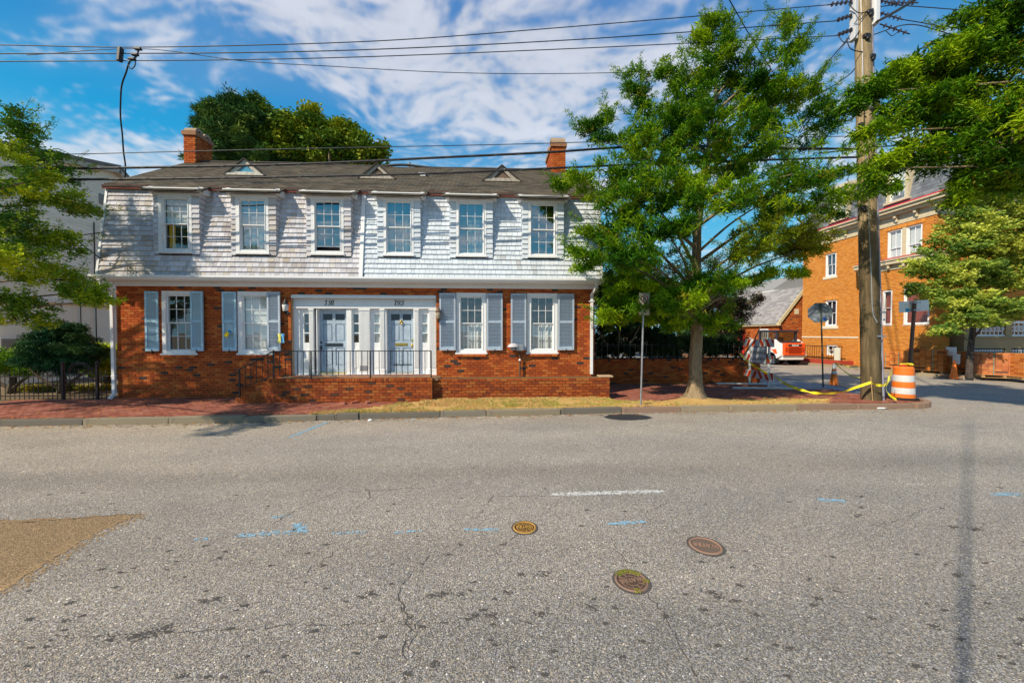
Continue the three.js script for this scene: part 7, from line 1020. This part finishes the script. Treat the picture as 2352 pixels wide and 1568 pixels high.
{ // small brick house and the pale building behind it
  rnd = rngOf(620);
  const X = 24.7, zc = atX(1789, 768, X).z, ye = atX(1789, 740, X).y, zl = zc - 9.5, t = thing('slate_roof_cottage', 'small red brick house with grey slate roof and red door behind the loader', 'house', [X + 3, 0, zc - 4]);
  const apx = atZ(1850, 660, zc), Wd = (apx.x - X) * 2, ap = apx.y, core = grainy([0.5, 0.22, 0.12], 2);
  const g = extrude([[X + 0.09, 0], [X + Wd, 0], [X + Wd, ye], [X + Wd / 2, ap], [X + 0.09, ye]], 9.5 - 0.1).translate(0, 0, zl), b = add('wall', g, core, t), bs = [];
  for (const [u, w, a, h] of bond(zl, zc, 0.1, ye - 0.05, [[zc - 2.3, zc - 1.2, 1.0, 2.7], [zc - 5.2, zc - 4.2, 0, 2.6]])) bs.push({ m: mat4(X + 0.045, w, u, 0.09, h, a), k: Math.floor(rnd() * 6) });
  for (let r = 0, y = 0.1; y < ap - 0.1; y += 0.082, r++) { const k = Math.max(0, (y + 0.08 - ye) / (ap - ye)) * Wd / 2; for (let x = X + k - (r % 2) * 0.1; x < X + Wd - k; x += 0.215) { const p = Math.max(x, X + k), q = Math.min(x + 0.204, X + Wd - k); if (q - p > 0.03) bs.push({ m: mat4((p + q) / 2, y + 0.036, zc - 0.05, q - p, 0.071, 0.1), k: redKind() }); } }
  pieces(b, 'brick', bs, RED.map((c) => [c[0] * 1.15, c[1] * 1.3, c[2] * 1.5]), { key: 'cottagebrick', limit: 200 });
  const sl = Math.atan2(ap - ye, Wd / 2), L = Math.hypot(ap - ye, Wd / 2) + 0.35, rg = [], deck = new THREE.BoxGeometry(L, 0.08, 9.7); const roof = add('roof', [deck.clone().rotateZ(sl).translate(X + Wd / 4 - 0.12, (ye + ap) / 2 - 0.06, zc - 4.75), deck.clone().rotateZ(-sl).translate(X + Wd * 0.75 + 0.12, (ye + ap) / 2 - 0.06, zc - 4.75)], std([0.2, 0.19, 0.19]), t);
  for (let r = 0; r < Math.floor(L / 0.21); r++) for (let z = zl - 0.1 - (r % 2) * 0.2; z < zc - 0.3; z += 0.42) { const d = 0.1 + r * 0.21; rg.push({ m: mat4(X - 0.22 + d * Math.cos(sl), ye - 0.12 + d * Math.sin(sl), z + 0.2, 0.3, 0.03, 0.41, 0, 0, sl - 0.06), k: Math.floor(rnd() * 4) }); }
  pieces(roof, 'slate', rg, [[0.36, 0.34, 0.34], [0.31, 0.3, 0.3], [0.4, 0.38, 0.38], [0.28, 0.27, 0.28]], { key: 'cottageslate' });
  add('verge_board', [new THREE.BoxGeometry(L, 0.24, 0.08).rotateZ(sl).translate(X + Wd / 4 - 0.1, (ye + ap) / 2 - 0.16, zc + 0.08)], std([0.6, 0.5, 0.3]), t); add('eave_board', B(X - 0.22, X - 0.05, ye - 0.28, ye - 0.1, zl, zc + 0.3), std([0.62, 0.5, 0.3]), t);
  add('red_door', B(X - 0.0, X + 0.05, 0.1, 2.55, zc - 5.15, zc - 4.25), std([0.62, 0.03, 0.02], { roughness: 0.4 }), t); windowUnit(t, { p: [X + 0.04, 1.0, zc - 2.3], ry: -Math.PI / 2, w: 1.1, h: 1.7, fw: 0.1, cols: 3, rows: 2, deep: 0.04, backing: std([0.05, 0.05, 0.06]) });
  add('attic_vent', B(X + Wd * 0.3, X + Wd * 0.38, ye + 0.7, ye + 1.15, zc, zc + 0.03), std([0.66, 0.58, 0.4]), t);
  const p = atZ(1765, 672, -42), w2 = thing('cream_house', 'cream building with a grey roof glimpsed behind the slate-roofed house', 'building', [p.x + 8, 0, -44]);
  add('wall', B(p.x + 1, p.x + 16, 0, p.y - 0.1, -52, -42), std([0.76, 0.7, 0.55]), w2); add('eave', B(p.x + 0.5, p.x + 16.5, p.y - 0.1, p.y + 0.35, -52.5, -41.5), std([0.75, 0.74, 0.7]), w2); add('roof', extrude([[p.x + 0.5, p.y + 0.36], [p.x + 16.5, p.y + 0.36], [p.x + 12, p.y + 2.6], [p.x + 4, p.y + 2.6]], 10).translate(0, 0, -52), std([0.3, 0.29, 0.28], { map: rep(T.rough, 1) }), w2);
}
{ // compact loader parked in the side street
  rnd = rngOf(630);
  const x0 = 20.35, z0 = atX(1789, 800, x0).z, xr = x0 + 1.78, t = thing('skid_loader', 'white compact loader with orange rear grille and dark cab in the side street', 'loader', [x0 + 0.9, 0, z0 - 1.3]); t.scale.set(1.06, 1.14, 1.2);
  const W = std([0.78, 0.77, 0.76], { roughness: 0.35 }), OR = std([0.82, 0.09, 0.01], { roughness: 0.4 }), DK = std([0.03, 0.03, 0.045], { roughness: 0.4 });
  const side = (x, w) => extrude([[-z0 - 0.0, 0.62], [-z0 + 0.15, 1.38], [-z0 + 0.75, 1.6], [-z0 + 1.5, 1.25], [-z0 + 2.6, 1.1], [-z0 + 2.6, 0.35], [-z0 + 0.5, 0.35]], w).rotateY(Math.PI / 2).translate(x, 0, 0);
  add('body', [RB(x0 + 0.12, xr - 0.12, 0.35, 1.35, z0 - 2.4, z0 - 0.02, 0.06)], W, t);
  for (const x of [x0, xr - 0.24]) add('arm_tower', [side(x, 0.24)], W, t);
  add('rear_door', RB(x0 + 0.14, xr - 0.14, 0.62, 1.4, z0 - 0.1, z0 + 0.1, 0.08), OR, t); for (let i = 0; i < 9; i++) add('grille_slat', B(x0 + 0.45, xr - 0.45, 0.76 + i * 0.045, 0.778 + i * 0.045, z0 + 0.1, z0 + 0.118), std([0.35, 0.04, 0.01]), t); for (const x of [x0 + 0.24, xr - 0.42]) for (let i = 0; i < 5; i++) add('grille_slat', B(x, x + 0.17, 0.85 + i * 0.06, 0.872 + i * 0.06, z0 + 0.1, z0 + 0.115), std([0.35, 0.04, 0.01]), t);
  add('badge', RB(x0 + 0.42, xr - 0.42, 1.2, 1.32, z0 + 0.1, z0 + 0.125, 0.02), DK, t); add('lettering', textGeo('Bobcat', 0.1, 0.006).translate((x0 + xr) / 2, 1.26, z0 + 0.126), W, t);
  add('side_decal', [extrude([[-z0 + 0.25, 0.72], [-z0 + 0.35, 1.0], [-z0 + 0.95, 1.22], [-z0 + 1.0, 1.12], [-z0 + 0.6, 0.9], [-z0 + 0.5, 0.75]], 0.012).rotateY(Math.PI / 2).translate(x0 - 0.013, 0, 0)], OR, t); add('tail_lamp', B(x0 - 0.02, x0 - 0.0, 1.0, 1.12, z0 - 0.75, z0 - 0.45), std([0.8, 0.8, 0.8], { roughness: 0.2 }), t);
  add('belly_plate', [extrude([[-z0 - 0.06, 0.6], [-z0 + 0.5, 0.3], [-z0 + 2.5, 0.3], [-z0 + 2.5, 0.36], [-z0 + 0.52, 0.36]], xr - x0 - 0.3).rotateY(Math.PI / 2).translate(x0 + 0.15, 0, 0)], std([0.55, 0.52, 0.42]), t);
  const bars = []; const C = [[x0 + 0.22, z0 - 0.55], [xr - 0.22, z0 - 0.55], [x0 + 0.22, z0 - 1.95], [xr - 0.22, z0 - 1.95]]; for (const [x, z] of C) bars.push(RB(x - 0.06, x + 0.06, 1.2, 2.12, z - 0.06, z + 0.06, 0.02));
  bars.push(RB(x0 + 0.12, xr - 0.12, 2.08, 2.2, z0 - 2.05, z0 - 0.42, 0.03), RB(x0 + 0.16, xr - 0.16, 1.36, 1.5, z0 - 0.62, z0 - 0.2, 0.03)); add('cab_frame', bars, DK, t);
  const gl = std([0.6, 0.7, 0.72], { phys: 1, transmission: 1, thickness: 0, roughness: 0.03, ior: 1.5 }); add('cab_glass', [B(x0 + 0.28, xr - 0.28, 1.5, 2.08, z0 - 0.56, z0 - 0.55)], gl, t); add('cab_glass', [B(x0 + 0.2, x0 + 0.21, 1.3, 2.08, z0 - 1.9, z0 - 0.6)], gl, t);
  add('seat', [RB(x0 + 0.6, xr - 0.6, 1.1, 1.75, z0 - 1.2, z0 - 1.05, 0.05)], DK, t); add('lift_arm', [extrude([[-z0 + 0.3, 1.45], [-z0 + 0.55, 1.62], [-z0 + 2.9, 0.8], [-z0 + 2.9, 0.6]], 0.14).rotateY(Math.PI / 2).translate(x0 + 0.02, 0, 0), extrude([[-z0 + 0.3, 1.45], [-z0 + 0.55, 1.62], [-z0 + 2.9, 0.8], [-z0 + 2.9, 0.6]], 0.14).rotateY(Math.PI / 2).translate(xr - 0.16, 0, 0)], W, t);
  for (const x of [x0 + 0.0, xr - 0.3]) for (const z of [z0 - 0.75, z0 - 1.9]) { add('wheel', [new THREE.CylinderGeometry(0.4, 0.4, 0.3, 22).rotateZ(Math.PI / 2).translate(x + 0.15, 0.4, z), ...Array.from({ length: 16 }, (_, i) => new THREE.BoxGeometry(0.3, 0.05, 0.06).translate(0, 0.41, 0).rotateX(i / 16 * 6.283).translate(x + 0.15, 0.4, z))], RUB, t); }
  add('bucket', [extrude([[-z0 + 2.6, 0.1], [-z0 + 3.3, 0.08], [-z0 + 3.3, 0.12], [-z0 + 2.75, 0.18], [-z0 + 2.7, 0.6], [-z0 + 2.6, 0.6]], xr - x0).rotateY(Math.PI / 2).translate(x0, 0, 0)], DK, t);
}
{ // pallets of paving brick
  rnd = rngOf(640);
  const wood = std([0.5, 0.3, 0.14], { map: rep(T.wood, 3), roughness: 0.8 }), pal = [[0.72, 0.24, 0.055], [0.62, 0.19, 0.045], [0.78, 0.28, 0.07], [0.54, 0.16, 0.04], [0.68, 0.25, 0.075]];
  const stack = (px, py, ry, w, d, layers, label, wrap, ragged) => {
    const c = atY(px, py, 0.15), aw = c.clone().sub(CAM).setY(0).normalize(); c.addScaledVector(aw, d * 0.55); const t = thing('brick_pallet', label, 'brick pallet', [c.x, 0.15, c.z], 'pallets of paving brick on the far corner'); t.rotation.y = ry; const fix = (m) => { m.position.set(0, 0, 0); return m; };
    const gs = []; for (let i = 0; i < 6; i++) gs.push(B(-w / 2 - 0.04, w / 2 + 0.04, 0.11, 0.13, -d / 2 + i * d / 6 + 0.01, -d / 2 + i * d / 6 + d / 6 - 0.03)); for (const x of [-w / 2, -0.05, w / 2 - 0.1]) gs.push(B(x, x + 0.1, 0.02, 0.11, -d / 2, d / 2)); for (const z of [-d / 2, d / 2 - 0.1]) gs.push(B(-w / 2, w / 2, 0.0, 0.02, z, z + 0.1)); fix(add('pallet', gs, wood, t));
    const bs = [], nx = Math.round(w / 0.215), nz = Math.round(d / 0.215), H = 0.095; for (let l = 0; l < layers; l++) for (let i = 0; i < nx; i++) for (let k = 0; k < nz; k++) { if (l < layers - 1 && i > 0 && i < nx - 1 && k > 0 && k < nz - 1) continue; if (ragged && l > layers - 3 && rnd() < 0.3) continue; if (l === 1 && k === nz - 1 && (i === 2 || i === 3)) continue; bs.push({ l, i, k, x: -w / 2 + (i + 0.5) * w / nx + rr(-0.006, 0.006), y: 0.13 + (l + 0.5) * H, z: -d / 2 + (k + 0.5) * d / nz + rr(-0.008, 0.008) }); }
    const core = fix(add('core', B(-w / 2 + 0.05, w / 2 - 0.05, 0.13, 0.13 + (layers - 1) * H - 0.01, -d / 2 + 0.05, d / 2 - 0.05), std([0.2, 0.08, 0.04]), t));
    pieces(core, 'brick', bs.map((b) => ({ m: mat4(b.x, b.y, b.z, w / nx - 0.014, H - 0.013, d / nz - 0.016, 0, rr(-0.02, 0.02)), k: Math.floor(rnd() * 5) })), pal, { key: 'palletbrick', limit: 200, mat: { map: T.grain, roughness: 0.9 } });
    const top = 0.13 + layers * H; for (const x of [-w * 0.25, w * 0.25]) fix(add('strap', [B(x - 0.012, x + 0.012, 0.13, top + 0.006, d / 2 + 0.004, d / 2 + 0.008), B(x - 0.012, x + 0.012, top + 0.004, top + 0.008, -d / 2, d / 2)], std([0.1, 0.3, 0.22]), t));
    if (wrap) { const g = new RoundedBoxGeometry(w + 0.05, top - 0.1, d + 0.05, 3, 0.03), p = g.attributes.position; for (let i = 0; i < p.count; i++) { const n = 0.012 * fbm(p.getX(i) * 6, p.getY(i) * 9, p.getZ(i) * 6, 2); p.setX(i, p.getX(i) + n); p.setZ(i, p.getZ(i) + n); } fix(add('plastic_wrap', g.translate(0, 0.13 + (top - 0.13) / 2, 0), std([0.95, 0.93, 0.95], { phys: 1, roughness: 0.15, transmission: 0.97, thickness: 0, ior: 1.12 }), t)); }
    return { t, top, c };
  };
  const a = -Math.PI / 2 + 0.25;
  stack(2062, 850, a, 1.15, 1.0, 9, 'pallet of brown brick slabs farthest left, partly behind the drum'); stack(2024, 846, a, 1.1, 1.0, 9, 'pallet of brick slabs just right of the pole foot');
  stack(2130, 857, a + 0.12, 1.5, 1.15, 12, 'tall ragged pallet of brown brick slabs behind the drum', false, true);
  const s = stack(2210, 860, a + 0.3, 1.3, 1.1, 11, 'brick pallet with a white sheet over its edge behind the plain cone');
  stack(2292, 868, a + 0.75, 1.45, 1.1, 11, 'pallet of reddish bricks wrapped in shiny plastic', true); stack(2372, 873, a + 0.95, 1.4, 1.1, 11, 'brick pallet cut off by the right edge of the view');
  const q = thing('paper_sheet', 'white sheets of paper hanging on a brick pallet above the plain cone', 'paper', [s.c.x, 1.3, s.c.z]), d = v3(-0.66, 0, 0.55), c = atX(2186, 808, s.c.x - 0.78); void d;
  add('sheet', [B(c.x - 0.02, c.x, c.y - 0.2, c.y + 0.25, c.z - 0.22, c.z + 0.22), B(c.x - 0.05, c.x - 0.03, c.y - 0.6, c.y - 0.1, c.z + 0.1, c.z + 0.4)], std([0.85, 0.84, 0.82]), q);
}
{ // light green broad-leaved tree before the building
  const c = atY(2226, 850, 0.15), x = 22.9, z = -4.2, t = thing('dogwood_tree', 'pale green broad-leaved tree with yellow patches before the orange building', 'tree', [x, 0.15, z]);
  add('trunk', [taper([[x, 0.1, z], [x + 0.05, 1.5, z], [x + 0.2, 3, z], [x + 0.5, 6, z]], 0.14, 0.04, 12, 9, 0.1)], std([0.1, 0.08, 0.07], { map: rep(T.bark, 2) }), t); void c;
  const L = [[2280, 470, 75, 34, 0, 1.2, 34], [2230, 520, 75, 34, .3, 1.2, 34], [2330, 520, 60, 40, .2, 1.2, 30, .25], [2200, 570, 75, 34, .4, 1.1, 34], [2290, 580, 80, 36, .6, 1.2, 40, .35], [2150, 615, 70, 26, .4, .9, 28], [2230, 635, 80, 34, .7, 1.1, 38], [2320, 640, 70, 36, .7, 1.1, 34, .15], [2130, 665, 50, 18, .4, .7, 16], [2180, 690, 70, 22, .6, .8, 24], [2260, 700, 80, 28, .8, 1, 34], [2330, 715, 60, 26, .8, 1, 24], [2240, 738, 70, 20, .9, .7, 20], [2170, 762, 30, 11, .9, .4, 7], [2300, 455, 60, 30, .2, 1, 18], [2400, 560, 80, 120, .3, 1.4, 60]];
  const lobes = L.map(([a, b, cc, d, dz, rz, n, y]) => px2(a, b, cc, d, z + dz, rz, { n, per: 11, y: y ?? 0, s: 1.15 }));
  for (const l of lobes) add('limb', taper([[x + 0.2, Math.max(1.8, l.c.y - 1.2), z], v3(x + 0.2, l.c.y - 0.4, z).lerp(l.c, 0.5), l.c], 0.04, 0.01, 6, 6), M.twig, t);
  crownOf(t, lobes, 'broad', greenTint([0.12, 0.23, 0.04], [0.36, 0.48, 0.08], [0.7, 0.72, 0.13], 0.06), 701, { spread: 0.22, droop: 0.05 });
}

renderer.render(scene, camera);
